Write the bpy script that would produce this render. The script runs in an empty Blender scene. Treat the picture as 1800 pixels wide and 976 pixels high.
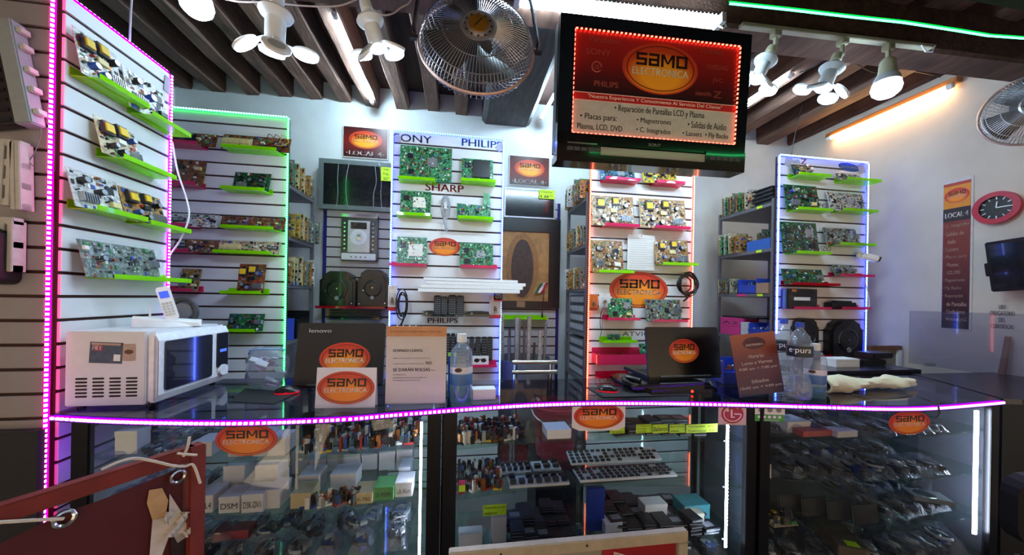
import bpy, bmesh, math, random
from mathutils import Matrix, Vector

# ------------------------------------------------------------------ camera / world / light / exposure
SC = bpy.context.scene
COL = SC.collection
F, CX, CY = 600.0, 900.0, 524.0
YAW, ROLL, EYE = math.radians(8.5), math.radians(1.0), 1.45
cam_d = bpy.data.cameras.new('camera'); cam = bpy.data.objects.new('camera', cam_d); COL.objects.link(cam)
cam_d.sensor_width = 36.0; cam_d.lens = 36.0 * F / 1800.0; cam_d.shift_y = (CY - 488.0) / 1800.0; cam_d.clip_start = .02
cam.matrix_world = Matrix.Translation((0, 0, EYE)) @ Matrix.Rotation(-YAW, 4, 'Z') @ Matrix.Rotation(math.pi/2, 4, 'X') @ Matrix.Rotation(ROLL, 4, 'Z')
SC.camera = cam
w = bpy.data.worlds.new('daylight'); SC.world = w; w.use_nodes = True
w.node_tree.nodes['Background'].inputs[0].default_value = (.62, .76, 1.0, 1)
w.node_tree.nodes['Background'].inputs[1].default_value = .35
sun_d = bpy.data.lights.new('sun', 'SUN'); sun_d.energy = 14.0; sun_d.angle = .01; sun_d.color = (1, .9, .75)
sun = bpy.data.objects.new('sun', sun_d); COL.objects.link(sun)
sun.rotation_euler = Vector((.3, -.1, -1.0)).to_track_quat('-Z', 'Y').to_euler()
vs = SC.view_settings
vs.view_transform = 'Standard'; vs.look = 'None'; vs.gamma = 1.0; vs.use_curve_mapping = False
vs.exposure = 1.05
cy = SC.cycles
cy.use_denoising = True; cy.max_bounces = 8; cy.transparent_max_bounces = 32; cy.diffuse_bounces = 3
cy.glossy_bounces = 4; cy.transmission_bounces = 6; cy.caustics_reflective = False; cy.caustics_refractive = False
cy.sample_clamp_indirect = 4.0

# ------------------------------------------------------------------ pixel -> place
def ray(px, py):
    a = px - CX; b = CY - py
    c, s = math.cos(ROLL), math.sin(ROLL)
    x = a*c - b*s; z = a*s + b*c
    return (x*math.cos(YAW) + F*math.sin(YAW), -x*math.sin(YAW) + F*math.cos(YAW), z)
def onY(px, py, Y):
    r = ray(px, py); t = Y/r[1]; return Vector((r[0]*t, Y, EYE + r[2]*t))
def onX(px, py, X):
    r = ray(px, py); t = X/r[0]; return Vector((X, r[1]*t, EYE + r[2]*t))
def onZ(px, py, Z):
    r = ray(px, py); t = (Z-EYE)/r[2]; return Vector((r[0]*t, r[1]*t, Z))

# ------------------------------------------------------------------ materials
def lin(c):
    if isinstance(c, str):
        c = [int(c[i:i+2], 16)/255 for i in (0, 2, 4)]
    return tuple((x/12.92 if x <= .04045 else ((x+.055)/1.055)**2.4) for x in c) + (1,)
MATS = {}
def mat(name, col='808080', rough=.5, metal=0., noise=.08, nscale=40., bump=0., bscale=60., emit=None, estr=0., spec=.5, coat=0., stretch=None, dirt=None, dirt_amt=.5, dscale=4.):
    if name in MATS: return MATS[name]
    m = bpy.data.materials.new(name); m.use_nodes = True; MATS[name] = m
    nt = m.node_tree; N = nt.nodes; L = nt.links; b = N['Principled BSDF']
    b.inputs['Roughness'].default_value = rough; b.inputs['Metallic'].default_value = metal
    b.inputs['Specular IOR Level'].default_value = spec; b.inputs['Coat Weight'].default_value = coat
    tc = N.new('ShaderNodeTexCoord'); mp = N.new('ShaderNodeMapping'); L.new(tc.outputs['Object'], mp.inputs[0])
    if stretch: mp.inputs['Scale'].default_value = stretch
    nz = N.new('ShaderNodeTexNoise'); nz.inputs['Scale'].default_value = nscale; nz.inputs['Detail'].default_value = 4
    L.new(mp.outputs[0], nz.inputs['Vector'])
    mr = N.new('ShaderNodeMapRange'); mr.inputs['From Min'].default_value = .3; mr.inputs['From Max'].default_value = .7
    mr.inputs['To Min'].default_value = 1-noise; mr.inputs['To Max'].default_value = 1+noise
    L.new(nz.outputs['Fac'], mr.inputs['Value'])
    hs = N.new('ShaderNodeHueSaturation'); hs.inputs['Color'].default_value = lin(col); L.new(mr.outputs[0], hs.inputs['Value'])
    out = hs.outputs[0]
    if dirt:
        n2 = N.new('ShaderNodeTexNoise'); n2.inputs['Scale'].default_value = dscale; n2.inputs['Detail'].default_value = 6
        L.new(tc.outputs['Object'], n2.inputs['Vector'])
        m2 = N.new('ShaderNodeMapRange'); m2.inputs['From Min'].default_value = .5; m2.inputs['From Max'].default_value = .75; m2.inputs['To Max'].default_value = dirt_amt
        L.new(n2.outputs['Fac'], m2.inputs['Value'])
        mx = N.new('ShaderNodeMix'); mx.data_type = 'RGBA'; L.new(m2.outputs[0], mx.inputs['Factor'])
        L.new(out, mx.inputs['A']); mx.inputs['B'].default_value = lin(dirt); out = mx.outputs['Result']
    L.new(out, b.inputs['Base Color'])
    if bump:
        bp = N.new('ShaderNodeBump'); bp.inputs['Strength'].default_value = bump; bp.inputs['Distance'].default_value = .004
        n3 = N.new('ShaderNodeTexNoise'); n3.inputs['Scale'].default_value = bscale; n3.inputs['Detail'].default_value = 5
        L.new(mp.outputs[0], n3.inputs['Vector']); L.new(n3.outputs['Fac'], bp.inputs['Height']); L.new(bp.outputs[0], b.inputs['Normal'])
    if emit:
        b.inputs['Emission Color'].default_value = lin(emit); b.inputs['Emission Strength'].default_value = estr
    return m
def clear(name, tint='ffffff', rough=.03, ior=1.45, bump=0., bscale=25., body=None, bodyfac=0.):
    """thin clear sheet: transparent with fresnel gloss, optional coloured body"""
    if name in MATS: return MATS[name]
    m = bpy.data.materials.new(name); m.use_nodes = True; MATS[name] = m
    nt = m.node_tree; N = nt.nodes; L = nt.links; N.remove(N['Principled BSDF']); o = N['Material Output']
    tr = N.new('ShaderNodeBsdfTransparent'); tr.inputs[0].default_value = lin(tint)
    gl = N.new('ShaderNodeBsdfGlossy'); gl.inputs['Roughness'].default_value = rough
    fr = N.new('ShaderNodeFresnel'); ge = N.new('ShaderNodeNewGeometry'); ir = N.new('ShaderNodeMapRange'); ir.inputs['To Min'].default_value = ior; ir.inputs['To Max'].default_value = 1/ior
    L.new(ge.outputs['Backfacing'], ir.inputs['Value']); L.new(ir.outputs[0], fr.inputs['IOR'])
    if bump:
        tc = N.new('ShaderNodeTexCoord'); nz = N.new('ShaderNodeTexNoise'); nz.inputs['Scale'].default_value = bscale; nz.inputs['Detail'].default_value = 3
        L.new(tc.outputs['Object'], nz.inputs['Vector'])
        bp = N.new('ShaderNodeBump'); bp.inputs['Strength'].default_value = bump; bp.inputs['Distance'].default_value = .01
        L.new(nz.outputs['Fac'], bp.inputs['Height']); L.new(bp.outputs[0], gl.inputs['Normal']); L.new(bp.outputs[0], fr.inputs['Normal'])
    base = tr.outputs[0]
    if body:
        df = N.new('ShaderNodeBsdfDiffuse'); df.inputs[0].default_value = lin(body)
        tl = N.new('ShaderNodeBsdfTranslucent'); tl.inputs[0].default_value = lin(body)
        a = N.new('ShaderNodeMixShader'); a.inputs[0].default_value = .5; L.new(df.outputs[0], a.inputs[1]); L.new(tl.outputs[0], a.inputs[2])
        c = N.new('ShaderNodeMixShader'); c.inputs[0].default_value = bodyfac; L.new(tr.outputs[0], c.inputs[1]); L.new(a.outputs[0], c.inputs[2]); base = c.outputs[0]
    mx = N.new('ShaderNodeMixShader'); L.new(fr.outputs[0], mx.inputs[0]); L.new(base, mx.inputs[1]); L.new(gl.outputs[0], mx.inputs[2]); L.new(mx.outputs[0], o.inputs[0])
    return m
def glow(name, col, st):
    if name in MATS: return MATS[name]
    m = bpy.data.materials.new(name); m.use_nodes = True; MATS[name] = m
    N = m.node_tree.nodes; N.remove(N['Principled BSDF']); e = N.new('ShaderNodeEmission')
    e.inputs[0].default_value = lin(col); e.inputs[1].default_value = st
    m.node_tree.links.new(e.outputs[0], N['Material Output'].inputs[0]); return m
def radial(name, c0, c1, rough=.35, mid=.5):
    """printed radial gradient over the object's own bounds"""
    if name in MATS: return MATS[name]
    m = bpy.data.materials.new(name); m.use_nodes = True; MATS[name] = m
    nt = m.node_tree; N = nt.nodes; L = nt.links; b = N['Principled BSDF']; b.inputs['Roughness'].default_value = rough
    tc = N.new('ShaderNodeTexCoord'); mp = N.new('ShaderNodeMapping'); mp.inputs['Location'].default_value = (-1, 0, -.7); mp.inputs['Scale'].default_value = (2, 0, 2)
    L.new(tc.outputs['Generated'], mp.inputs[0])
    g = N.new('ShaderNodeTexGradient'); g.gradient_type = 'SPHERICAL'; L.new(mp.outputs[0], g.inputs[0])
    r = N.new('ShaderNodeValToRGB'); r.color_ramp.elements[0].color = lin(c1); r.color_ramp.elements[0].position = .0; r.color_ramp.elements[1].color = lin(c0); r.color_ramp.elements[1].position = .5
    L.new(g.outputs['Fac'], r.inputs[0]); L.new(r.outputs[0], b.inputs['Base Color']); return m
def vgrad(name, stops, rough=.35, coat=0., axis=2):
    """printed vertical gradient over the object's own height"""
    if name in MATS: return MATS[name]
    m = bpy.data.materials.new(name); m.use_nodes = True; MATS[name] = m
    nt = m.node_tree; N = nt.nodes; L = nt.links; b = N['Principled BSDF']; b.inputs['Roughness'].default_value = rough; b.inputs['Coat Weight'].default_value = coat
    tc = N.new('ShaderNodeTexCoord'); sp = N.new('ShaderNodeSeparateXYZ'); L.new(tc.outputs['Generated'], sp.inputs[0])
    r = N.new('ShaderNodeValToRGB'); e = r.color_ramp.elements
    while len(e) < len(stops): e.new(.5)
    for k, (p, c) in enumerate(stops): e[k].position = p; e[k].color = lin(c)
    L.new(sp.outputs[axis], r.inputs[0]); L.new(r.outputs[0], b.inputs['Base Color']); return m
def pcb(name, c0, c1, scale=90.):
    """printed tracks: two tones of lacquer in small right-angled cells"""
    if name in MATS: return MATS[name]
    m = bpy.data.materials.new(name); m.use_nodes = True; MATS[name] = m
    nt = m.node_tree; N = nt.nodes; L = nt.links; b = N['Principled BSDF']; b.inputs['Roughness'].default_value = .35
    tc = N.new('ShaderNodeTexCoord'); v = N.new('ShaderNodeTexVoronoi'); v.distance = 'MANHATTAN'; v.inputs['Scale'].default_value = scale
    L.new(tc.outputs['Object'], v.inputs['Vector']); sp = N.new('ShaderNodeSeparateColor'); L.new(v.outputs['Color'], sp.inputs[0])
    mr = N.new('ShaderNodeMapRange'); mr.inputs['From Min'].default_value = .45; mr.inputs['From Max'].default_value = .8; L.new(sp.outputs[0], mr.inputs[0])
    mx = N.new('ShaderNodeMix'); mx.data_type = 'RGBA'; L.new(mr.outputs[0], mx.inputs['Factor']); mx.inputs['A'].default_value = lin(c0); mx.inputs['B'].default_value = lin(c1)
    L.new(mx.outputs['Result'], b.inputs['Base Color']); return m

# ------------------------------------------------------------------ mesh builder
class MB:
    def __init__(s): s.v = []; s.f = []; s.m = []; s.M = Matrix.Identity(4)
    def add(s, vs, fs, mi=0):
        o = len(s.v); s.v += [tuple(s.M @ Vector(p)) for p in vs]
        s.f += [tuple(o+i for i in q) for q in fs]; s.m += [mi]*len(fs); return s
    def box(s, cx, cy, cz, sx, sy, sz, mi=0, R=None):
        vs = [Vector((x*sx/2, y*sy/2, z*sz/2)) for x in (-1, 1) for y in (-1, 1) for z in (-1, 1)]
        if R is not None: vs = [R @ p for p in vs]
        vs = [p + Vector((cx, cy, cz)) for p in vs]
        return s.add(vs, [(0,1,3,2), (4,6,7,5), (0,4,5,1), (2,3,7,6), (0,2,6,4), (1,5,7,3)], mi)
    def bx(s, x0, x1, y0, y1, z0, z1, mi=0): return s.box((x0+x1)/2, (y0+y1)/2, (z0+z1)/2, x1-x0, y1-y0, z1-z0, mi)
    def cyl(s, p0, p1, r0, r1=None, n=12, mi=0, cap=True):
        p0 = Vector(p0); p1 = Vector(p1); r1 = r0 if r1 is None else r1
        d = (p1-p0).normalized(); u = d.orthogonal().normalized(); w_ = d.cross(u); vs = []
        for p, r in ((p0, r0), (p1, r1)):
            for k in range(n):
                a = 2*math.pi*k/n; vs.append(p + u*(r*math.cos(a)) + w_*(r*math.sin(a)))
        fs = [(k, (k+1) % n, n+(k+1) % n, n+k) for k in range(n)]
        if cap: fs += [tuple(range(n))[::-1], tuple(range(n, 2*n))]
        return s.add(vs, fs, mi)
    def tube(s, pts, r, n=6, mi=0, closed=False):
        pts = [Vector(p) for p in pts]; k = len(pts); vs = []; fs = []; u = None
        for i, p in enumerate(pts):
            a = pts[i-1] if (i or closed) else p; b = pts[(i+1) % k] if (i < k-1 or closed) else p
            d = (b-a).normalized()
            u = d.orthogonal().normalized() if u is None else (u - d*u.dot(d)).normalized()
            w_ = d.cross(u)
            for j in range(n):
                t = 2*math.pi*j/n; vs.append(p + u*(r*math.cos(t)) + w_*(r*math.sin(t)))
        for i in range(k if closed else k-1):
            for j in range(n):
                a = i*n+j; b = i*n+(j+1) % n; c = ((i+1) % k)*n+(j+1) % n; d = ((i+1) % k)*n+j; fs.append((a, b, c, d))
        if not closed: fs += [tuple(range(n))[::-1], tuple(range((k-1)*n, k*n))]
        return s.add(vs, fs, mi)
    def lathe(s, prof, n=20, mi=0, c=(0, 0, 0), R=None, ring0=0):
        vs = []; fs = []
        for (r, z) in prof:
            for k in range(n):
                a = 2*math.pi*k/n; p = Vector((r*math.cos(a), r*math.sin(a), z))
                if R is not None: p = R @ p
                vs.append(p + Vector(c))
        for i in range(len(prof)-1):
            for k in range(n): fs.append((i*n+k, i*n+(k+1) % n, (i+1)*n+(k+1) % n, (i+1)*n+k))
        return s.add(vs, fs, mi)
    def prism(s, poly, y0, y1, mi=0, side=None):
        """poly in x,z ; front face at y0 (towards the viewer)"""
        n = len(poly); vs = [(x, y0, z) for x, z in poly] + [(x, y1, z) for x, z in poly]
        s.add(vs, [tuple(range(n)), tuple(range(n, 2*n))[::-1]], mi)
        o = [(k, n+k, n+(k+1) % n, (k+1) % n) for k in range(n)]
        return s.add(vs, o, mi if side is None else side)
    def slab(s, poly, z0, z1, mi=0):
        n = len(poly); vs = [(x, y, z0) for x, y in poly] + [(x, y, z1) for x, y in poly]
        return s.add(vs, [tuple(range(n))[::-1], tuple(range(n, 2*n))] + [(k, (k+1) % n, n+(k+1) % n, n+k) for k in range(n)], mi)
    def grid(s, nx, ny, fn, mi=0):
        vs = [fn(i/nx, j/ny) for j in range(ny+1) for i in range(nx+1)]
        return s.add(vs, [(j*(nx+1)+i, j*(nx+1)+i+1, (j+1)*(nx+1)+i+1, (j+1)*(nx+1)+i) for j in range(ny) for i in range(nx)], mi)
    def mesh(s, name, mats, smooth=False, bevel=0.):
        me = bpy.data.meshes.new(name); me.from_pydata(s.v, [], s.f)
        for m in (mats if isinstance(mats, (list, tuple)) else [mats]): me.materials.append(m)
        me.polygons.foreach_set('material_index', s.m)
        bm = bmesh.new(); bm.from_mesh(me)
        bmesh.ops.recalc_face_normals(bm, faces=bm.faces)
        if bevel: bmesh.ops.bevel(bm, geom=[e for e in bm.edges if len(e.link_faces) == 2 and e.calc_face_angle(0) > .5], offset=bevel, segments=2, affect='EDGES', clamp_overlap=True)
        bm.to_mesh(me); bm.free()
        if smooth:
            me.polygons.foreach_set('use_smooth', [True]*len(me.polygons)); me.set_sharp_from_angle(angle=.7)
        return me
    def build(s, name, mats, parent=None, loc=None, rot=None, smooth=False, bevel=0.):
        return put(name, s.mesh(name, mats, smooth, bevel), parent, loc, rot)
def put(name, me, parent=None, loc=None, rot=None):
    o = bpy.data.objects.new(name, me); COL.objects.link(o)
    if parent is not None: o.parent = parent
    if loc is not None: o.location = loc
    if rot is not None: o.rotation_euler = rot
    return o
ORD = 'first second third fourth fifth sixth seventh eighth ninth tenth eleventh twelfth thirteenth fourteenth fifteenth'.split()
PLACE = [None]                               # words that place the next copies within their group
def tag(o, label, cat, group=None):
    if group and PLACE[0]: label = label + ', ' + PLACE[0]
    o['label'] = label; o['category'] = cat
    if group: o['group'] = group
    return o
def T(name, label, cat, loc=(0, 0, 0), rz=0., group=None):
    o = bpy.data.objects.new(name, None); COL.objects.link(o); o.location = loc; o.rotation_euler = (0, 0, rz); o.empty_display_size = .05
    return tag(o, label, cat, group)
def stuff(o): o['kind'] = 'stuff'; return o
def struct(o): o['kind'] = 'structure'; return o
def copy_tree(o, parent=None):
    c = o.copy(); COL.objects.link(c); c.parent = parent
    for ch in list(o.children): copy_tree(ch, c)
    return c
def ell(w_, h, n=40, cx=0, cz=0): return [(cx + w_/2*math.cos(2*math.pi*k/n), cz + h/2*math.sin(2*math.pi*k/n)) for k in range(n)]
def rrect(x0, x1, z0, z1, r, n=4):
    out = []
    for (cx, cz, a0) in ((x1-r, z0+r, -90), (x1-r, z1-r, 0), (x0+r, z1-r, 90), (x0+r, z0+r, 180)):
        for k in range(n+1):
            a = math.radians(a0 + 90*k/n); out.append((cx + r*math.cos(a), cz + r*math.sin(a)))
    return out
TXT = {}
def text_mesh(s, bold=0.):
    key = (s, bold)
    if key in TXT: return TXT[key]
    cu = bpy.data.curves.new('lettering', 'FONT'); cu.body = s; cu.size = 1; cu.resolution_u = 3
    o = bpy.data.objects.new('lettering', cu); me = bpy.data.meshes.new_from_object(o)
    vs = [Vector(v.co) for v in me.vertices]; fs = [tuple(p.vertices) for p in me.polygons]
    bpy.data.objects.remove(o); bpy.data.curves.remove(cu); bpy.data.meshes.remove(me)
    if not vs: vs = [Vector((0, 0, 0))]
    x0 = min(v.x for v in vs); x1 = max(v.x for v in vs); y0 = min(v.y for v in vs); y1 = max(v.y for v in vs)
    TXT[key] = (vs, fs, x0, x1, y0, y1); return TXT[key]
def text_into(mb, s, x0, x1, z0, z1, y, mi=0, bold=0., keep=False, flip=False):
    """letters fitted to a box in x,z at depth y (facing -y)"""
    vs, fs, a0, a1, b0, b1 = text_mesh(s)
    sx = (x1-x0)/max(a1-a0, 1e-6); sz = (z1-z0)/max(b1-b0, 1e-6)
    if keep: sx = sz = min(sx, sz)
    for k in ((-.5, .5) if bold else (0,)): mb.add([(x0 + (v.x-a0)*sx + k*bold*sz*1.6, y, z0 + (v.y-b0)*sz) for v in vs], fs, mi)
    return mb
def text(name, s, x0, x1, z0, z1, y, m, parent, bold=0., keep=False):
    return text_into(MB(), s, x0, x1, z0, z1, y, 0, bold, keep).build(name, m, parent)

# frames: planes that things hang on
LX = -1.5                                    # violet-lit side panel plane (faces +X)
XR, YB, XL = 3.6, 3.32, -2.45
def rect(fr, x0, y0, x1, y1, off=0.):
    """pixel box on a plane -> (loc of bottom centre, rot z, width, height)"""
    k, p = fr
    if k == 'Y':
        Y = p-off; ym = (y0+y1)/2; xm = (x0+x1)/2
        a = onY(x0, ym, Y).x; b = onY(x1, ym, Y).x; zt = onY(xm, y0, Y).z; zb = onY(xm, y1, Y).z
        return Vector(((a+b)/2, Y, zb)), 0., b-a, zt-zb
    if k == 'L':                             # y0,y1 measured at the near (left) edge
        X = p+off; ym = (y0+y1)/2
        a = onX(x0, ym, X).y; b = onX(x1, ym, X).y; zt = onX(x0, y0, X).z; zb = onX(x0, y1, X).z
        return Vector((X, (a+b)/2, zb)), math.pi/2, b-a, zt-zb
    X = p-off; ym = (y0+y1)/2; xm = (x0+x1)/2
    a = onX(x0, ym, X).y; b = onX(x1, ym, X).y; zt = onX(xm, y0, X).z; zb = onX(xm, y1, X).z
    return Vector((X, (a+b)/2, zb)), -math.pi/2, a-b, zt-zb
GREEN, BLUE, ORANGE, WHITE = ('Y', 2.62), ('Y', 2.62), ('Y', 2.55), ('Y', 2.42)
SIDE, BACK, RIGHT = ('L', LX), ('Y', YB-.04), ('R', XR)

# ------------------------------------------------------------------ the setting
PLASTER = mat('white plaster', 'cfd6d6', .85, noise=.05, nscale=6, bump=.35, bscale=14, dirt='aab0b0', dirt_amt=.35, dscale=2.2)
WARM = mat('right wall paint', 'cbbfb2', .8, noise=.05, nscale=5, bump=.2, bscale=10, dirt='a99a8c', dirt_amt=.35, dscale=1.6)
WOOD = mat('dark old timber', '6a4c3e', .75, noise=.35, nscale=9, bump=.9, bscale=26, stretch=(3, .5, 3), dirt='3a2821', dirt_amt=.6, dscale=5)
BOARD = mat('ceiling boarding', '402c26', .85, noise=.3, nscale=7, bump=.6, bscale=20, stretch=(4, .6, 4))
GREYWOOD = mat('grey weathered timber', '4c4a4a', .8, noise=.3, nscale=12, bump=.9, bscale=30, stretch=(3, .5, 3))
FLOORM = mat('shop floor tiles', '6a6866', .45, noise=.12, nscale=8, dirt='4a4644', dirt_amt=.5)
STREET = mat('sunlit pavement', 'b9ae9c', .9, noise=.2, nscale=3, bump=.4, bscale=40, dirt='8d8272', dirt_amt=.6, dscale=1.5)
FACADE = mat('street facade', 'c9b79d', .9, noise=.12, nscale=2, bump=.3)
BLACKM = mat('black plastic', '101012', .35, noise=.1)
BLACKMAT = mat('matt black', '0b0b0d', .7, noise=.1)
WHITEP = mat('white plastic', 'e9ebee', .35, noise=.03)
CHROME = mat('chrome', 'c8ccd0', .18, 1.0, noise=.05)
STEEL = mat('grey painted steel', '6f7076', .45, .3, noise=.12)
DKSTEEL = mat('dark steel', '2b2b30', .4, .5, noise=.15)
struct(MB().bx(XL-.1, XR+.1, .3, YB+.1, -.1, 0).build('floor', FLOORM))
struct(MB().bx(-9, 9, -7, .3, -.12, -.02).build('floor_street', STREET))
SUNMASK = mat('added sun mask', '6a5a50', .9, noise=.15)  # unseen slab added over the street, its holes cut the sun into patches
mb = MB()
for (x0, x1, y0, y1) in ((-9, 9, -4.5, -1.25), (-9, -2.75, -1.25, .61), (-1.95, -1.02, -1.25, .61), (-.72, 9, -1.25, .61), (-1.02, -.72, -.85, .61), (-2.75, -1.95, .25, .61)): mb.bx(x0, x1, y0, y1, 3.0, 3.04)
struct(mb.build('ceiling_sun_mask', SUNMASK))
struct(MB().bx(-9, 9, -7.3, -7, -.1, 7).build('wall_street', FACADE))
struct(MB().bx(XL-.2, XR+.2, YB, YB+.15, 0, 3.6).build('wall_back', PLASTER))
struct(MB().bx(XR, XR+.15, .6, YB, 0, 3.6).build('wall_right', WARM))
struct(MB().bx(XL-.15, XL, .6, YB, 0, 3.6).build('wall_left', PLASTER))
ceil = struct(MB().bx(XL-.2, XR+.2, .6, YB+.1, 3.38, 3.5).build('ceiling', BOARD))
LINT = mat('dark lintel', '14100f', .85, noise=.2, bump=.5)
struct(MB().bx(-4.5, 5.5, .62, .86, 2.42, 4.2).build('wall_front', LINT))
rng = random.Random(4)
def joist(px0, px1, m, zb=None, ymin=.9):
    a = onY(px0, 190, YB).x; b = onY(px1, 190, YB).x; w_ = b-a; zb = zb or 3.205+rng.uniform(-.015, .012)
    mb = MB(); n = 9
    for k in range(n):
        pass
    def fn(u, v):
        ang = [(-.5, 1), (-.5, .12), (-.42, 0), (.42, 0), (.5, .12), (.5, 1)]
        i = round(u*5); dx, dz = ang[i]
        wob = rng.uniform(-.006, .006)
        return ((a+b)/2 + dx*w_ + wob, ymin+(YB-ymin)*v, zb + dz*(3.4-zb) + wob)
    mb.grid(5, 10, fn)
    o = mb.build('beam', m, ceil); return o
for p in [(150, 176), (206, 232), (262, 286), (315, 338), (369, 396), (434, 456), (490, 515), (545, 567), (596, 618), (642, 668), (696, 720), (750, 773), (800, 823)]: joist(*p, WOOD)
joist(848, 932, GREYWOOD, 3.14)
for p in [(975, 1000), (1040, 1064), (1100, 1124), (1160, 1184), (1217, 1240), (1273, 1296), (1330, 1353), (1384, 1407)]: joist(*p, WOOD)
# cross beam carrying track and tube fixture (its right end stands a little nearer)
def beamY(px): return 1.69 - (px-905)*.0001
xb = [onY(-200, 0, 1.72).x, onY(1990, 0, 1.6).x]
mb = MB(); mb.grid(8, 5, lambda u, v: ((XL + (XR-XL)*u), 1.7 - .029*((XL + (XR-XL)*u)-.3) + [0, 0, .012, .16, .17, .17][round(v*5)], [3.205, 2.97, 2.952, 2.952, 2.97, 3.205][round(v*5)] + rng.uniform(-.003, .003)))
mb.build('cross_beam', WOOD, ceil)

# ------------------------------------------------------------------ slatwall panels
SLAT = mat('white slat laminate', 'dfe2e6', .4, noise=.03, nscale=5, dirt='b9bcc2', dirt_amt=.25, dscale=3)
SLATG = mat('grey white slat laminate', 'bdb9bb', .5, noise=.05, nscale=6, dirt='8f8a8c', dirt_amt=.45, dscale=3)
GROOVE = mat('brown fibreboard groove', '3a1f1c', .8, noise=.15)
BLUEFR = mat('navy blue frame paint', '1e2270', .4, noise=.08)
PITCH = .09
def slat_panel(label, fr, a0, a1, z0, z1, zg, m=SLAT, edge=None):
    k, p = fr
    loc, rz = ((a0, p, 0), 0.) if k == 'Y' else ((p, a0, 0), math.pi/2)
    w_ = a1-a0; t = T('slatwall_panel', label, 'wall panel', loc, rz, None)
    MB().bx(0, w_, .011, .03, z0, z1).build('backing', GROOVE, t)
    zs = [z0] + [z for z in [zg + PITCH*i for i in range(-40, 41)] if z0+.02 < z < z1-.02] + [z1]
    share = MB().bx(0, w_, 0, .012, .006, PITCH-.006).mesh('slat', m, bevel=.0015)
    for i in range(len(zs)-1):
        h = zs[i+1]-zs[i]
        if abs(h-PITCH) < .001: put('slat', share, t, (0, 0, zs[i]))
        else: MB().bx(0, w_, 0, .012, .006 if i else 0, h-.006).build('slat', m, t, (0, 0, zs[i]))
    if edge:
        for x in (-.03, w_):
            MB().bx(x, x+.03, 0, .03, z0, z1).build('side_frame', edge, t)
    return t
zgL = onX(97, 394, LX).z; zgG = onY(503, 226.7, 2.62).z; zgB = onY(689.7, 250.7, 2.62).z; zgO = onY(1040, 316.5, 2.55).z; zgW = onY(1373, 346.7, 2.42).z; zgK = onY(585, 381.5, YB-.04).z
def cz(px, py, Y): return onY(px, py, Y)
slat_panel('white slatted side panel edged with violet lights beside the microwave', SIDE, 1.532, 2.0, .02, 2.575, zgL)
slat_panel('greyish slatted panel at far left with old plastic parts hung on it', ('Y', 1.5), XL+.02, LX-.02, .02, 3.0, zgL, mat('aged grey laminate', '8f8a8d', .55, noise=.06, nscale=6, dirt='6c666a', dirt_amt=.5, dscale=3))
gx0, gx1 = -2.25, onY(507, 208, 2.62).x
slat_panel('white slatted panel with green lights along its top and right edge', GREEN, gx0, gx1, .02, 2.69, zgG)
bx0, bx1 = onY(692, 233, 2.62).x, onY(884, 247, 2.62).x
slat_panel('white slatted panel with blue edge lights in the middle of the shop', BLUE, bx0, bx1, .02, 2.665, zgB)
ox0, ox1 = onY(1036, 470, 2.55).x, onY(1215, 470, 2.55).x
slat_panel('white slatted panel between two orange light strips', ORANGE, ox0, ox1, .02, 2.63, zgO)
wx0, wx1 = onY(1369, 280, 2.42).x, onY(1527, 290, 2.42).x-.02
slat_panel('white slatted panel framed in blue-white lights near the right wall', WHITE, wx0, wx1, .02, 2.64, zgW)
k0, k1 = onY(573, 480, YB-.04).x, onY(720, 480, YB-.04).x
slat_panel('slatted back-wall panel with navy side frame left of the blue-lit panel', BACK, k0, k1, .02, onY(620, 368, YB).z, zgK, SLATG, BLUEFR)
q0, q1 = onY(850, 480, YB-.04).x, onY(978, 480, YB-.04).x
slat_panel('slatted back-wall panel with navy frame behind the framed picture', BACK, q0, q1, .02, onY(930, 357, YB).z, zgK, SLATG, BLUEFR)

# ------------------------------------------------------------------ light strips
def strip(label, pts, nrm, bead, tape, group=None, pitch=.0165, w_=.012, bs=.0065):
    t = T('led_strip', label, 'light strip', (0, 0, 0), 0, group); a = MB(); b = MB(); nrm = Vector(nrm).normalized()
    for p, q in zip(pts, pts[1:]):
        p = Vector(p); q = Vector(q); d = q-p; ln = d.length; d.normalize(); s = nrm.cross(d).normalized(); n2 = d.cross(s)
        R = Matrix((d, s, n2)).transposed()
        a.box(*((p+q)/2), ln, w_, .003, 0, R)
        k = max(1, int(ln/pitch))
        for i in range(k):
            c = p + d*(ln*(i+.5)/k) + n2*.004; b.box(*c, bs*1.25, bs, .005, 0, R)
    a.build('tape', tape, t); stuff(b.build('leds', bead, t)); return t
G_PINK = glow('pink diode light', 'ff78dc', 5); G_PINKT = glow('pink tape halo', 'ff0090', 3.5)  # tapes glow in strong colour to imitate the halo around the diodes
G_VIO = glow('violet diode light', 'e0a0ff', 5); G_VIOT = glow('violet tape halo', '8a00ff', 7)
G_BLUE = glow('blue white diode light', 'a4caff', 8); G_BLUET = glow('blue tape halo', '1430ff', 9)
G_GRN = glow('green diode light', '98ffd0', 5); G_GRNT = glow('green tape halo', '00ff58', 3.5)
G_GRN2 = glow('pure green diode light', '48ff98', 5); G_GRN2T = glow('pure green tape halo', '00c030', 2)
G_ORA = glow('orange red diode light', 'ffa878', 5); G_ORAT = glow('orange red tape halo', 'ff2406', 4.5)
G_RED = glow('red diode light', 'ff5844', 4); G_WHT = glow('white diode light', 'e6f0ff', 70); G_WHTT = glow('white tape halo', 'cfe0ff', 22)
strip('pink light strip up the near edge of the side panel', [(LX-.004, 1.497, .55), (LX-.004, 1.497, 2.6)], (.35, -1, 0), G_PINK, G_PINKT, bs=.008, w_=.014, pitch=.0185)
strip('magenta light strip down the far edge of the side panel', [(LX+.004, 2.004, 2.57), (LX+.004, 2.004, 1.32)], (1, -.3, 0), G_VIO, G_VIOT)
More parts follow.
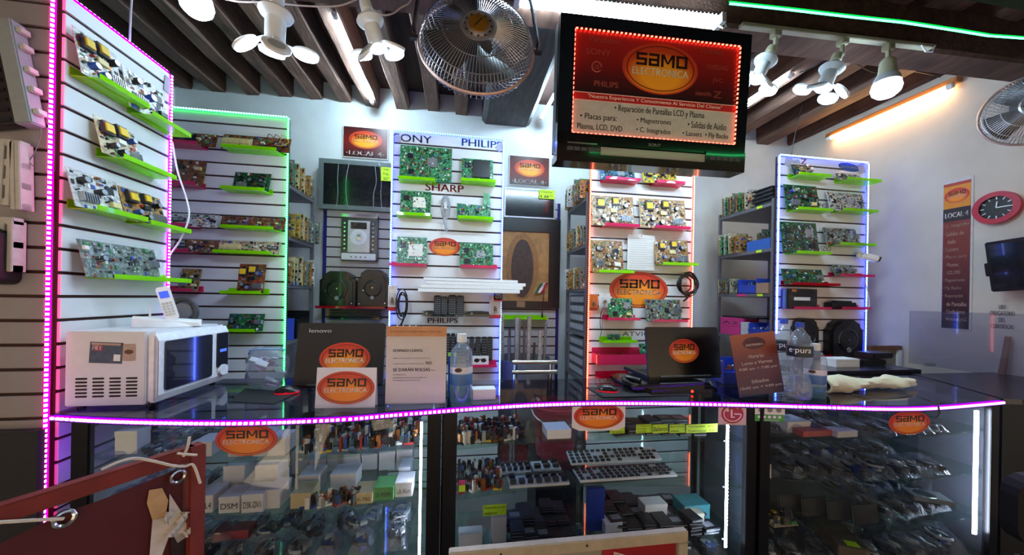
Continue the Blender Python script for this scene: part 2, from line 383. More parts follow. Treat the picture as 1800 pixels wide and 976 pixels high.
strip('violet light strip along the top of the side panel', [(LX-.01, 1.52, 2.58), (LX-.01, 2.0, 2.58)], (-.2, 0, 1), G_VIO, G_VIOT)
strip('green light strip along the top edge of the leftmost wall panel', [(gx0+.2, 2.612, 2.692), (gx1, 2.612, 2.692)], (0, -1, .5), G_GRN, G_GRNT)
strip('green light strip down the right edge of the leftmost wall panel', [(gx1+.004, 2.612, 2.69), (gx1+.004, 2.612, .9)], (.4, -1, 0), G_GRN, G_GRNT)
strip('blue light strip on the left edge of the middle panel', [(bx0-.004, 2.612, 2.66), (bx0-.004, 2.612, .72)], (-.4, -1, 0), G_BLUE, G_BLUET)
strip('blue light strip on the right edge of the middle panel', [(bx1+.004, 2.612, 2.66), (bx1+.004, 2.612, .72)], (.4, -1, 0), G_BLUE, G_BLUET)
strip('faint blue light strip along the top of the middle panel', [(bx0, 2.612, 2.668), (bx1, 2.612, 2.668)], (0, -1, .5), glow('weak blue diode light', '9cc4ff', 3), G_BLUET)
strip('orange light strip on the left edge of the panel below the hanging sign', [(ox0-.004, 2.542, 2.63), (ox0-.004, 2.542, .7)], (-.4, -1, 0), G_ORA, G_ORAT)
strip('orange light strip on the right edge of the panel below the hanging sign', [(ox1+.004, 2.542, 2.63), (ox1+.004, 2.542, .9)], (.4, -1, 0), G_ORA, G_ORAT)
strip('blue-white light strip on the left edge of the right-hand panel', [(wx0-.004, 2.412, 2.64), (wx0-.004, 2.412, 1.2)], (-.4, -1, 0), G_BLUE, G_BLUET, bs=.0085, w_=.016)
strip('blue-white light strip along the top of the right-hand panel', [(wx0, 2.412, 2.645), (wx1, 2.412, 2.645)], (0, -1, .4), G_BLUE, G_BLUET)
strip('blue-white light strip on the right edge of the right-hand panel', [(wx1+.004, 2.412, 2.64), (wx1+.004, 2.412, .93)], (.4, -1, 0), G_BLUE, G_BLUET)
gp = [onY(1290, -4, .855), onY(1400, 8, .855), onY(1500, 20, .855), onY(1600, 31, .855), onY(1690, 45, .855), onY(1750, 55, .855), onY(1830, 61, .855)]
strip('bright green light rope along the dark lintel at top right', [Vector((p.x, .868, p.z)) for p in gp], (0, 1, -1.2), G_GRN2, G_GRN2T, pitch=.0125, bs=.007)

# ------------------------------------------------------------------ tubes, fixture, track, lamps
G_TUBE = glow('cool white tube light', 'c6e6fa', 85); G_TUBEW = glow('warm white tube light', 'ffd08c', 22)
G_BULB = glow('cool bulb light', 'c8e4f8', 46); G_PETAL = glow('cool lamp disc light', 'c8e4f8', 46)
def tube_lamp(label, p, q, r=.013, g=G_TUBE, batten=None):
    p = Vector(p); q = Vector(q); d = (q-p).normalized(); t = T('tube_light', label, 'tube light', p)
    MB().cyl(d*.03, q-p-d*.03, r, n=10).build('tube', g, t, smooth=True)
    for c in (Vector(), q-p):
        e = d*.032 if c.length == 0 else -d*.032
        MB().cyl(c, c+e, r*1.25, n=10).build('end_cap', WHITEP, t)
    if batten:
        R = Matrix((d, Vector((0, 0, 1)).cross(d).normalized(), d.cross(Vector((0, 0, 1)).cross(d).normalized()))).transposed()
        c = (q-p)/2; MB().box(c.x+batten[1].x, c.y+batten[1].y, c.z+batten[1].z, (q-p).length+.04, batten[2], batten[3], 0, R).build('batten', batten[0], t, bevel=.002)
    else:
        for c in (d*.02, q-p-d*.02): MB().bx(c.x-.008, c.x+.008, c.y-.008, c.y+.008, c.z+r*.8, 3.21-p.z).build('bracket', WHITEP, t)
    return t
za = 3.17
tube_lamp('white tube light crossing the timber ceiling left of the round fan', onZ(587, 24, za), onZ(655, 182, za))
tube_lamp('white tube light on the ceiling between fan and hanging sign', onZ(996, 128, za), onZ(951, 209, za))
tube_lamp('white tube light on the ceiling right of the hanging sign', onZ(1394, 131, za), onZ(1300, 194, za))
OWOOD = mat('batten with warm light tint', 'b06a28', .5, noise=.2, nscale=20, stretch=(1, 8, 8))  # wood colour has the tube's warm light mixed into it
pa, pb = onX(1455, 250, XR-.05), onX(1676, 142, XR-.05); pb.z = pa.z = (pa.z+pb.z)/2
tube_lamp('warm white tube light on a wooden batten along the right wall', pa, pb, .016, G_TUBEW, (OWOOD, Vector((.02, 0, .035)), .05, .04))
# twin tube fixture under the cross beam
fa, fb = onY(905, 0, beamY(905)), onY(1268, 42, beamY(1268))
d = (fb-fa); t = T('tube_fixture', 'ribbed white tube fixture under the cross beam above the sign', 'light fixture', fa)
dn = d.normalized(); sx_ = Vector((0, 0, 1)).cross(dn).normalized(); R = Matrix((dn, sx_, dn.cross(sx_))).transposed()
MB().box(*(d/2 + Vector((0, .02, .03))), d.length, .06, .02, 0, R).build('housing', WHITEP, t, bevel=.003)
for k in (-1, 1): MB().cyl(dn*.03 + sx_*.02*k, d-dn*.03 + sx_*.02*k, .013, n=10).build('tube', G_TUBE, t, smooth=True)
mb = MB()
n = int(d.length/.022)
for k in range(n): mb.box(*(dn*(.03+k*.022) + Vector((0, -.012, .006))), .003, .05, .03, 0, R)
stuff(mb.build('louvre', WHITEP, t))
for c in (dn*.01, d-dn*.01): MB().box(*(c+Vector((0, 0, .01))), .025, .07, .05, 0, R).build('end_cap', WHITEP, t)
mb = MB(); mb.tube([d+Vector((.01, 0, .02)), d+Vector((.03, 0, -.01)), d+Vector((0, -.01, -.03)), d+Vector((-.03, 0, -.01))], .004); mb.build('power_cord', WHITEP, t, smooth=True)

IVORY = mat('ivory lamp plastic', 'd6d3b4', .4, noise=.04); LAMPW = mat('white lamp plastic', 'e4eaf0', .35, noise=.03); GRILLE = mat('grey lamp grille', '9aa0a4', .5)
def petal_lamp(label, top, tilt, s=1., spin=0., group=None, sock=LAMPW, opens=(62, 78, 100, 70)):
    """LED lamp with four hinged round heads; origin at the socket top, hanging along -z"""
    t = T('petal_lamp', label, 'lamp', top); t.rotation_euler = tilt; t.scale = (s, s, s)
    MB().lathe([(.0, 0), (.02, 0), (.022, -.012), (.022, -.03), (.017, -.035), (.017, -.06), (.0, -.06)], 16).build('socket', sock, t, smooth=True)
    MB().lathe([(.0, -.056), (.045, -.06), (.05, -.068), (.045, -.078), (.03, -.088), (.029, -.15), (.036, -.165), (.03, -.172), (0, -.172)], 20).build('body', LAMPW, t, smooth=True)
    for k in range(4):
        a = spin + math.pi/2*k; o = math.radians(opens[k])
        h = Matrix.Translation((.03*math.cos(a), .03*math.sin(a), -.16)) @ Matrix.Rotation(a, 4, 'Z') @ Matrix.Rotation(math.pi/2-o, 4, 'Y')
        mb = MB(); mb.M = h
        mb.lathe([(.0, -.004), (.036, -.004), (.04, 0), (.04, .006), (.034, .009), (.022, .009), (.0, .009)], 20, 0, (.058, 0, 0))
        mb.box(.012, 0, .002, .03, .016, .008)
        hd = mb.build('lamp_head', LAMPW, t, smooth=True)
        mb = MB(); mb.M = h; mb.lathe([(.0, .0098), (.024, .0098)], 20, 0, (.058, 0, 0)); 
        mb.build('grille', GRILLE, hd)
        mb = MB(); mb.M = h; mb.lathe([(.0, -.008), (.02, -.0075), (.037, -.0045)], 20, 0, (.058, 0, 0)); mb.build('lens', G_PETAL, hd, smooth=True)
    return t
def bulb_lamp(label, top, s=1., sock=LAMPW, tilt=(0, 0, 0)):
    t = T('bulb_lamp', label, 'lamp', top); t.scale = (s, s, s); t.rotation_euler = tilt
    MB().lathe([(.0, 0), (.016, 0), (.024, -.01), (.027, -.02), (.03, -.075), (.0, -.075)], 18).build('socket', sock, t, smooth=True)
    MB().lathe([(.0, -.07), (.034, -.072), (.042, -.09), (.044, -.105), (.0, -.105)], 20).build('collar', LAMPW, t, smooth=True)
    MB().lathe([(.043, -.106), (.048, -.125), (.044, -.145), (.03, -.16), (.0, -.166)], 20).build('bulb', G_BULB, t, smooth=True)
    return t
YL = 1.35
petal_lamp('four-headed white lamp over the left counter, left one of two', onY(487, -14, YL), (.05, .05, 0), 1.12, .55, opens=(92, 100, 48, 40))
petal_lamp('four-headed white lamp next to the round fan', onY(641, 2, YL), (.12, -.28, 0), 1.0, .9, opens=(92, 100, 42, 55))
bulb_lamp('round glowing bulb at top left of the ceiling', onY(347, -55, YL), 1.0)
# rail carrying those three lamps just under the ceiling line
ra, rb = onY(300, -62, YL), onY(700, -62, YL); ra.z = rb.z = 2.72
t = T('lamp_rail', 'slim white lamp rail above the left counter carrying lamps', 'lamp rail', ra)
MB().bx(0, rb.x-ra.x, -.018, .018, 0, .02).build('rail', WHITEP, t)
for u in (.15, .85): MB().cyl(((rb.x-ra.x)*u, 0, .02), ((rb.x-ra.x)*u, 0, 3.3-2.72), .006, n=8).build('hanger_rod', WHITEP, t)
for px, py in ((347, -55), (487, -14), (641, 2)):
    p = onY(px, py, YL); MB().cyl((p.x-ra.x, 0, 0), (p.x-ra.x, 0, p.z-2.72-.005), .012, n=8).build('drop_arm', WHITEP, t)
# track on the cross beam
YT = 1.648
tz = onY(1310, 48, YT).z; ta = onY(1302, 45, YT); tb = onY(1636, 84, YT-.034)
d = tb-ta; dn = d.normalized(); sx_ = Vector((0, 0, 1)).cross(dn).normalized(); R = Matrix((dn, sx_, dn.cross(sx_))).transposed()
t = T('lamp_track', 'white lamp track along the cross beam at upper right', 'lamp track', ta)
MB().box(*(d/2), d.length, .035, .022, 0, R).build('rail', IVORY, t, bevel=.003)
MB().tube([d+Vector((-.1, -.02, -.01)), d+Vector((-.07, -.02, -.045)), d+Vector((-.02, -.02, -.04)), d+Vector((0, -.02, 0))], .004).build('power_cord', WHITEP, t, smooth=True)
def track_arm(px, u_len, dx=0.):
    p = ta + d*((px-1302)/334.)
    a = T('track_adapter', 'ivory adapter clipped on the lamp track above the %s' % {1360: 'leftmost lamp', 1475: 'middle lamp', 1557: 'single bulb'}[px], 'lamp adapter', p)
    MB().bx(-.022, .022, -.02, .02, -.045, -.012).build('clip', IVORY, a, bevel=.003)
    MB().tube([(0, 0, -.04), (0, 0, -u_len*.75), (dx, 0, -u_len)], .011, 8).build('arm', IVORY, a, smooth=True); return p + Vector((dx, 0, -u_len+.03))
s1 = track_arm(1360, .13, -.02); s2 = track_arm(1475, .13, -.03); s3 = track_arm(1557, .12)
petal_lamp('four-headed lamp on the track right beside the hanging sign', s1, (.1, .42, 0), 1.15, .2, None, IVORY, (88, 100, 50, 40))
petal_lamp('four-headed lamp hanging tilted in the middle of the track', s2, (.1, .35, 0), 1.2, .5, None, IVORY, (90, 100, 45, 50))
bulb_lamp('single spot bulb hanging at the right end of the track', s3, 1.35, IVORY, (0, .05, 0))
# loose wires under the beams
WIRE = mat('pale wire', 'cbb4b0', .5); DKWIRE = mat('dark wire', '2a2326', .6)
def wire(label, pts, r=.003, m=WIRE, name='wire', cat='cable'):
    o = MB().tube(smooth_path(pts), r, 6).build(name, m, smooth=True); return tag(o, label, cat)
def smooth_path(pts, n=6):
    pts = [Vector(p) for p in pts]; out = []
    for i in range(len(pts)-1):
        p0 = pts[max(i-1, 0)]; p1 = pts[i]; p2 = pts[i+1]; p3 = pts[min(i+2, len(pts)-1)]
        for k in range(n):
            t = k/n; out.append(.5*((2*p1) + (p2-p0)*t + (2*p0-5*p1+4*p2-p3)*t*t + (3*p1-p0-3*p2+p3)*t**3))
    return out + [pts[-1]]
wire('pale wire sagging between the lamps under the ceiling', [onY(*p, 1.42) for p in ((380, -5), (420, 3), (470, 4), (530, 10), (590, 11), (625, 0), (640, -8))])
wire('short pale wire loop beside the lamp next to the fan', [onY(*p, 1.42) for p in ((636, 2), (652, 14), (672, 26), (690, 24), (704, 14), (718, 6), (724, -5))])
wire('thin white cable hanging from the ceiling above the side panel', [onX(232, -10, LX-.02), onX(230, 20, LX-.02), onX(228, 72, LX-.02)], .004, WHITEP)
wire('dark cable drooping along the ceiling near the right tube light', [onZ(*p, 3.2) for p in ((1405, 128), (1425, 120), (1470, 98), (1500, 110), (1540, 128), (1600, 125), (1660, 137))], .004, DKWIRE)
wire('thin dark cable dropping to the right-hand panel', [onY(1410, 185, 2.6), onY(1400, 225, 2.52), onY(1391, 272, 2.44)], .003, DKWIRE)

# ------------------------------------------------------------------ round fan on a yoke
def fan(label, c, R0, tilt, yoke=True, rz=0., bladecol=None):
    t = T('fan', label, 'fan', c); t.rotation_euler = (tilt, 0, rz)
    GUARD = mat('fan guard wire', 'a8a4aa', .35, .7, noise=.1); RIM = mat('fan rim', 'c9a79a', .35, .6, noise=.1)
    BL = bladecol or mat('smoky fan blade', '3c3d42', .3, .2, noise=.1)
    mb = MB(); n = 90
    for k in range(n):
        a = 2*math.pi*k/n; ca, sa = math.cos(a), math.sin(a)
        mb.tube([(R0*r*ca, y, R0*r*sa) for r, y in ((.3, -.085), (.6, -.08), (.85, -.06), (.97, -.025), (1.0, 0))], .0017, 3)
    for r, y in ((.6, -.082), (.86, -.062), (.94, -.04)):
        mb.tube([(R0*r*math.cos(2*math.pi*k/48), y, R0*r*math.sin(2*math.pi*k/48)) for k in range(48)], .002, 4, 0, True)
    stuff(mb.build('front_guard', GUARD, t))
    mb = MB()
    for k in range(60):
        a = 2*math.pi*k/60; ca, sa = math.cos(a), math.sin(a)
        mb.tube([(R0*r*ca, y, R0*r*sa) for r, y in ((.2, .09), (.7, .085), (.95, .04), (1.0, 0))], .0015, 3)
    stuff(mb.build('rear_guard', GUARD, t))
    MB().tube([(R0*math.cos(2*math.pi*k/64), 0, R0*math.sin(2*math.pi*k/64)) for k in range(64)], .007, 8, 0, True).build('rim', RIM, t, smooth=True)
    Ry = Matrix.Rotation(math.pi/2, 3, 'X')
    MB().lathe([(0, .0), (.3*R0, .0), (.31*R0, .006), (.27*R0, .01), (.25*R0, .006), (.19*R0, .006), (.185*R0, .012), (0, .012)], 32, 0, (0, -.083, 0), Ry).build('hub_ring', mat('fan hub metal', 'b5b0b4', .3, .7), t, smooth=True)
    bd = MB().lathe([(0, .0), (.17*R0, .0), (.165*R0, .006), (0, .008)], 28, 0, (0, -.094, 0), Ry).build('badge', mat('amber fan badge', 'a8762c', .35, .5), t, smooth=True)
    MB().box(0, -.1035, 0, .006, .001, .05, 0, Matrix.Rotation(.6, 3, 'Y')).build('badge_mark', mat('dark badge print', '3a2a14'), bd)
    mb = MB()
    for k in range(12):
        a = 2*math.pi*k/12; mb.cyl((.22*R0*math.cos(a), -.0905, .22*R0*math.sin(a)), (.22*R0*math.cos(a), -.088, .22*R0*math.sin(a)), .004, n=8)
    stuff(mb.build('hub_holes', BLACKMAT, t))
    for k in range(4):
        a = 2*math.pi*k/4 + .5
        def fn(u, v, a=a):
            r = R0*(.16+.74*v); b = a + (u-.5)*(1.15 - .2*v) ; return (r*math.cos(b), -.02 + .05*(u-.5) , r*math.sin(b))
        MB().grid(8, 6, fn).build('blade', BL, t, smooth=True)
    MB().cyl((0, .0, 0), (0, .16, 0), .065, .055, 20).build('motor', DKSTEEL, t, smooth=True)
    if yoke:
        for s in (-1, 1):
            MB().tube([(s*(R0+.012), .0, -.0), (s*(R0+.022), .0, .05), (s*(R0+.02), .06, .3), (s*(R0-.02), .1, .62)], .009, 8).build('yoke_arm', CHROME, t, smooth=True)
            MB().cyl((s*(R0+.002), 0, 0), (s*(R0+.035), 0, 0), .011, n=10).build('pivot_knob', DKSTEEL, t)
    return t
fan('large round wire-guard fan hanging from the ceiling', onY(839, 80, 1.46), .243, -.22)
fan('dark wall fan cut off at the right edge', onX(1822, 190, XR-.35), .2, 0., False, -1.1, mat('black fan blade', '0c0c10', .3))
t = T('fan_bracket', 'dark bracket holding the fan on the right wall', 'bracket', onX(1826, 195, XR-.02))
MB().bx(-.2, 0, -.02, .02, -.02, .02).build('arm', DKSTEEL, t); MB().bx(-.01, .02, -.05, .05, -.09, .09).build('plate', DKSTEEL, t)

# ------------------------------------------------------------------ circuit boards
CM = [mat('chip black', '121214', .4), mat('dark grey epoxy', '2e2f33', .5), mat('solder silver', 'b4b8bd', .3, .7), mat('white connector', 'e6e4da', .5), mat('cream film part', 'd9c88c', .5),
      mat('yellow tape part', 'e0b81e', .5), mat('blue capacitor', '2a4a9c', .4), mat('copper coil', 'a4622a', .35, .5), mat('tiny green part', '3f8a52', .5), mat('red part', 'a02828', .5)]
PCBS = {'green': pcb('green board print', '1c6a3c', '58a878', 120), 'dgreen': pcb('dark green board print', '123f26', '2c6e46', 120), 'tan': pcb('tan board print', '8a6636', 'b08a4e', 90), 'brown': pcb('brown board print', '6a3c1e', '8e5a30', 80),
        'white': pcb('white board print', 'd2d2cc', 'a8a8a8', 110), 'blue': pcb('blue board print', '1c4466', '3f7694', 110), 'yellow': pcb('yellow board print', 'a88a2a', 'cdb24a', 90), 'cream': pcb('cream board print', 'c9bb94', 'a3977a', 100), 'grey': pcb('grey green board print', '5c685e', '8c968a', 110)}
BAG = clear('clear plastic bag', 'fcfdff', .12, 1.5, .9, 30.)
def comp_fill(mb, w_, h, rg, dens=1., hmax=.014, cell=.014, pal=(1, 1, 2, 3, 4, 3, 2, 1, 9, 7, 8, 10)):
    nx = max(2, int(w_/cell)); nz = max(2, int(h/cell))
    for i in range(nx):
        for j in range(nz):
            if rg.random() > .62*dens: continue
            x = -w_/2 + (i+.5+rg.uniform(-.3, .3))*w_/nx; z = (j+.5+rg.uniform(-.3, .3))*h/nz
            sx = cell*rg.uniform(.3, 1.05); sz = cell*rg.uniform(.3, 1.05); d_ = rg.uniform(.002, hmax) if rg.random() < .4 else .003; mi = rg.choice(pal)
            x = min(max(x, -w_/2+sx/2), w_/2-sx/2); z = min(max(z, sz/2), h-sz/2)
            if d_ > .007 and rg.random() < .5: mb.cyl((x, -.0015, z), (x, -.0015-d_, z), min(sx, sz)/2, n=8, mi=mi)
            else: mb.box(x, -.0015-d_/2, z, sx, d_, sz, mi)
def big_part(t, kind, x, z, s, rg):
    if kind == 'chip':
        o = MB().bx(x-s/2, x+s/2, -.006, -.0015, z-s/2, z+s/2).build('chip', CM[0], t, bevel=.001)
        mb = MB()
        for k in range(8):
            u = -s/2 + s*(k+.5)/8
            mb.box(x+u, -.0025, z+s/2+.001, s/20, .001, .003); mb.box(x+u, -.0025, z-s/2-.001, s/20, .001, .003)
        stuff(mb.build('pins', CM[2], o))
    elif kind == 'transformer':
        o = MB().bx(x-s*.45, x+s*.45, -.02, -.0015, z-s*.5, z+s*.5).build('transformer', CM[1], t, bevel=.001); MB().bx(x-s*.34, x+s*.34, -.026, -.003, z-s*.34, z+s*.34).build('winding_tape', CM[5], o, bevel=.001)
    elif kind == 'capacitor':
        o = MB().cyl((x, -.0015, z), (x, -.03, z), s*.4, n=14).build('capacitor', CM[rg.choice((0, 6, 1))], t, smooth=True); MB().cyl((x, -.03, z), (x, -.0307, z), s*.33, n=14).build('cap_top', CM[2], o)
    elif kind == 'heatsink':
        mb = MB().bx(x-s*.5, x+s*.5, -.004, -.0015, z-s*.3, z+s*.3)
        for k in range(7): u = x - s*.47 + s*.94*k/6; mb.bx(u-.001, u+.001, -.022, -.003, z-s*.3, z+s*.3)
        mb.build('heatsink', CM[2], t)
    elif kind == 'darksink':
        MB().bx(x-s*.5, x+s*.5, -.018, -.0015, z-s*.55, z+s*.55).build('heatsink', CM[0], t, bevel=.002)
    elif kind == 'shield':
        MB().bx(x-s*.5, x+s*.5, -.006, -.0015, z-s*.5, z+s*.5).build('metal_shield', CM[2], t, bevel=.001)
    elif kind == 'plate':
        MB().bx(x-s*.5, x+s*.5, -.005, -.0015, z-s*.45, z+s*.45).build('white_plate', CM[3], t, bevel=.001)
    elif kind == 'relay':
        MB().bx(x-s*.5, x+s*.5, -.018, -.0015, z-s*.3, z+s*.3).build('relay', CM[rg.choice((0, 3, 4))], t, bevel=.001)
    elif kind == 'display':
        o = MB().bx(x-s*.9, x+s*.9, -.012, -.0015, z-s*.3, z+s*.3).build('display', CM[1], t, bevel=.001); text('digits', '88:88', x-s*.7, x+s*.7, z-s*.2, z+s*.2, -.0125, mat('pale segment', 'b8c0b8'), o)
    elif kind == 'blackbox':
        MB().bx(x-s*.95, x+s*.95, -.02, -.0015, z-s*.28, z+s*.28).build('black_cover', CM[0], t, bevel=.002)
    elif kind == 'keys':
        mb = MB().bx(x-s, x+s, -.008, -.0015, z-s*.3, z+s*.3)
        for k in range(5): mb.bx(x-s*.9+s*.37*k, x-s*.62+s*.37*k, -.014, -.008, z-s*.2, z+s*.2)
        mb.build('key_strip', CM[4], t, bevel=.001)
SETS = {'power': ['transformer', 'capacitor', 'capacitor', 'heatsink', 'relay', 'transformer', 'capacitor'], 'logic': ['chip', 'shield', 'chip', 'relay'], 'strip': ['display', 'relay', 'relay'], 'sink': ['darksink', 'chip'], 'plain': ['chip', 'relay'], 'plate': ['plate', 'chip'], 'shield': ['shield', 'chip', 'chip'], 'box': ['blackbox', 'relay'], 'keys': ['keys', 'relay', 'display'], 'dense': ['capacitor', 'chip', 'heatsink', 'relay', 'capacitor']}
def board(label, loc, rz, w_, h, col, style, seed, bag=False, lean=.13, name='circuit_board', group=None, dens=1., shape=None, wires=False):
    rg = random.Random(seed); t = T(name, label, 'circuit board', loc, rz, group); t.rotation_euler = (-lean, 0, 0) if rz == 0 else Matrix.Rotation(rz, 3, 'Z').to_4x4().to_3x3().__matmul__(Matrix.Rotation(-lean, 3, 'X')).to_euler()
    m = PCBS[col]
    if shape: MB().prism([(x*w_, z*h) for x, z in shape], -.0015, .0015).build('substrate', m, t)
    else: MB().bx(-w_/2, w_/2, -.0015, .0015, 0, h).build('substrate', m, t)
    mb = MB(); hh = h*.58 if shape else h
    comp_fill(mb, w_*.94, hh*.96, rg, dens, .016 if style in ('power', 'dense') else .008, .0125 if style in ('logic', 'shield', 'plate', 'sink') else .017)
    stuff(mb.build('small_components', [m]+CM, t))
    ks = SETS[style]; s0 = min(w_, hh)
    slots = [(-.3, .72), (.28, .66), (-.25, .28), (.3, .25), (0, .5), (.05, .8), (-.05, .18)]
    if s0 < .06*w_/.1: slots = [(-.32, .5), (.1, .5), (.38, .5)]
    if style in ('plate', 'shield', 'sink'): slots = [(.12, .55), (-.3, .7), (-.28, .25)]
    for k, (u, v) in zip(ks, slots):
        sz = {'chip': .2, 'transformer': .3, 'capacitor': .2, 'heatsink': .34, 'darksink': .62, 'shield': .34, 'plate': .42, 'relay': .22, 'display': .42, 'blackbox': .8, 'keys': .7}[k]
        sz = max(.014, sz*min(s0, .22)) * rg.uniform(.9, 1.15); x = min(max(u*w_, -w_/2+sz*.5), w_/2-sz*.5); z = min(max(v*hh, sz*.55), hh-sz*.55)
        if k in ('display', 'blackbox', 'keys'): x = min(max(x, -w_/2+sz), w_/2-sz)
        big_part(t, k, x, z, sz, rg)
    if wires:
        for k in range(3):
            x = w_*(.15+.1*k); MB().tube(smooth_path([(x, -.01, h*.5), (x+.03, -.05, h*.9), (x+.07, -.04, h*.5), (x+.02, -.03, h*.25), (x-.02, -.02, h*.4)]), .0022, 5).build('wire', CM[(0, 9, 5)[k]], t, smooth=True)
    if bag:
        a, b = w_*1.07, h*1.05
        def fn(u, v): return (-a/2 + a*u, -.022 - rg.uniform(0, .012)*(1 if .05 < u < .95 and .05 < v < .95 else .2), b*v)
        MB().grid(max(4, int(a/.025)), max(4, int(b/.025)), fn).build('plastic_bag', BAG, t)
    return t
LIME = clear('lime fluorescent acrylic', 'c8ff30', .06, 1.49, body='b4ff10', bodyfac=.78); PINKA = clear('pink fluorescent acrylic', 'ff6aa8', .06, 1.49, body='ff4a8c', bodyfac=.7); REDA = clear('red acrylic', 'ff5050', .06, 1.49, body='e02038', bodyfac=.6); CLEARA = clear('clear acrylic', 'e6eef0', .04)
LEDGE = {'lime': LIME, 'pink': PINKA, 'red': REDA, 'clear': CLEARA}
def ledge(label, fr, x0, x1, py, z, col, depth=.1):
    """bent acrylic ledge hooked in a groove"""
    loc, rz, w_, h = rect(fr, x0, py, x1, py+2, 0.)
    loc.z = z; t = MB(); d_ = depth
    t.bx(-w_/2, w_/2, -.003, -.0003, -.0, .035)
    t.add([(-w_/2, -.0003, -.003), (w_/2, -.0003, -.003), (w_/2-.004, -d_, -.003), (-w_/2+.004, -d_, -.003), (-w_/2, -.0003, 0), (w_/2, -.0003, 0), (w_/2-.004, -d_, 0), (-w_/2+.004, -d_, 0)], [(3, 2, 1, 0), (4, 5, 6, 7), (0, 1, 5, 4), (1, 2, 6, 5), (2, 3, 7, 6), (3, 0, 4, 7)])
    t.bx(-w_/2+.004, w_/2-.004, -d_, -d_+.003, 0, .018)
    o = t.build('acrylic_ledge', LEDGE[col], None, loc, (0, 0, rz)); return tag(o, label, 'ledge')
SEED = [100]
def item(fr, b, col, style, lab, led=None, ledc='lime', bag=False, **k):
    SEED[0] += 1
    loc, rz, w_, h = rect(fr, *b, off=.06)
    r = board(lab, loc, rz, w_, h, col, style, SEED[0], bag, lean=k.pop('lean', min(.3, .035/max(h, .05))), **k)
    if led: ledge('%s acrylic ledge under the %s' % (ledc, lab), fr, led[0], led[1], b[3], loc.z-.001, ledc)
    return r
# violet-lit side panel (boxes measured at their near edge)
item(SIDE, (144, 43, 219, 128), 'white', 'power', 'pale power board highest on the violet side panel', (121, 221))
item(SIDE, (228, 112, 300, 186), 'white', 'dense', 'pale board with blue coil near the side panel top corner', (223, 300))
item(SIDE, (180, 200, 250, 268), 'cream', 'power', 'small cream board with yellow transformer alone on side panel', (168, 272))
item(SIDE, (133, 291, 219, 362), 'white', 'dense', 'wide pale board with black and blue parts on side panel', (117, 218))
item(SIDE, (222, 325, 294, 386), 'tan', 'power', 'tan board with two yellow coils at side panel edge', (220, 300))
item(SIDE, (152, 418, 284, 487), 'grey', 'dense', 'bagged grey board lowest on the violet side panel', (150, 300), bag=True)
# green-lit panel
item(GREEN, (301, 230, 379, 256), 'brown', 'box', 'brown strip board with long black cover', (290, 366), 'pink', True)
item(GREEN, (388, 235, 508, 265), 'brown', 'keys', 'brown key board with loose wires and yellow keys', (405, 500), 'lime', True, wires=True)
item(GREEN, (303, 278, 357, 326), 'brown', 'relay' if 0 else 'plain', 'square orange-brown board above the white phone cord', (288, 362), 'pink', True, dens=.5)
item(GREEN, (408, 300, 472, 336), 'dgreen', 'dense', 'dark green boxed board in second row', (403, 480), 'lime')
item(GREEN, (298, 374, 381, 399), 'white', 'strip', 'white and black display strip board at left', (290, 354), 'pink', True)
item(GREEN, (386, 380, 500, 403), 'brown', 'strip', 'brown display board with digit window', (403, 495), 'lime', True)
item(GREEN, (303, 420, 381, 444), 'brown', 'strip', 'brown strip board with blue capacitor', (290, 352), 'pink', True)
item(GREEN, (383, 422, 491, 446), 'cream', 'keys', 'cream key strip board with round dial', (390, 490), 'lime', True)
item(GREEN, (313, 471, 348, 512), 'tan', 'dense', 'small tan bagged board left of tall brown board', (292, 358), 'pink', True)
item(GREEN, (416, 463, 463, 516), 'brown', 'power', 'tall brown board under the cream key strip', (402, 474), 'lime')
item(GREEN, (398, 551, 461, 582), 'dgreen', 'dense', 'dark green boxed board just right of the microwave top', (396, 463), 'lime')
# blue-lit panel
item(BLUE, (702, 254, 794, 319), 'green', 'shield', 'largest green board at the top of the blue-lit panel', (703, 768), 'lime')
item(BLUE, (811, 276, 867, 321), 'green', 'sink', 'green board with big black heatsink at the blue-lit panel top', (810, 870), 'lime')
item(BLUE, (703, 333, 757, 380), 'green', 'plate', 'green board with white plate left of bagged cable', (699, 759), 'lime')
item(BLUE, (803, 335, 863, 386), 'green', 'plain', 'L-shaped green board right of bagged cable', (804, 866), 'lime', shape=[(-.5, 0), (.5, 0), (.48, 1), (.28, 1), (.28, .52), (-.5, .56)])
item(BLUE, (697, 415, 750, 468), 'green', 'plate', 'green board in shiny bag left of the small oval logo', (688, 751), 'pink', True)
item(BLUE, (808, 426, 867, 471), 'green', 'shield', 'green board with silver shield right of the small oval logo', (809, 873), 'pink')
# orange-lit panel
item(ORANGE, (1056, 284, 1117, 318), 'blue', 'logic', 'blue board just under the hanging sign', (1055, 1116), 'pink')
item(ORANGE, (1131, 288, 1191, 323), 'yellow', 'power', 'yellow power board just under the hanging sign', (1142, 1193), 'pink')
item(ORANGE, (1042, 342, 1116, 398), 'tan', 'power', 'tan power board left in the second row between orange strips', (1055, 1115), 'pink', True)
item(ORANGE, (1126, 348, 1207, 402), 'tan', 'power', 'wide tan power board with pale blocks, second row', (1140, 1201), 'pink')
item(ORANGE, (1040, 421, 1097, 479), 'tan', 'dense', 'tan board with white heatsinks left of the paper list', (1044, 1105), 'lime', True)
item(ORANGE, (1153, 420, 1212, 466), 'tan', 'power', 'bagged tan board right of the paper list', (1153, 1214), 'lime', True)
item(ORANGE, (1071, 524, 1114, 562), 'green', 'logic', 'green board with tall pins below the big oval logo', (1058, 1116), 'pink')
item(ORANGE, (1137, 526, 1199, 565), 'grey', 'dense', 'pale grey board with white parts behind the black laptop', (1137, 1196), 'pink')
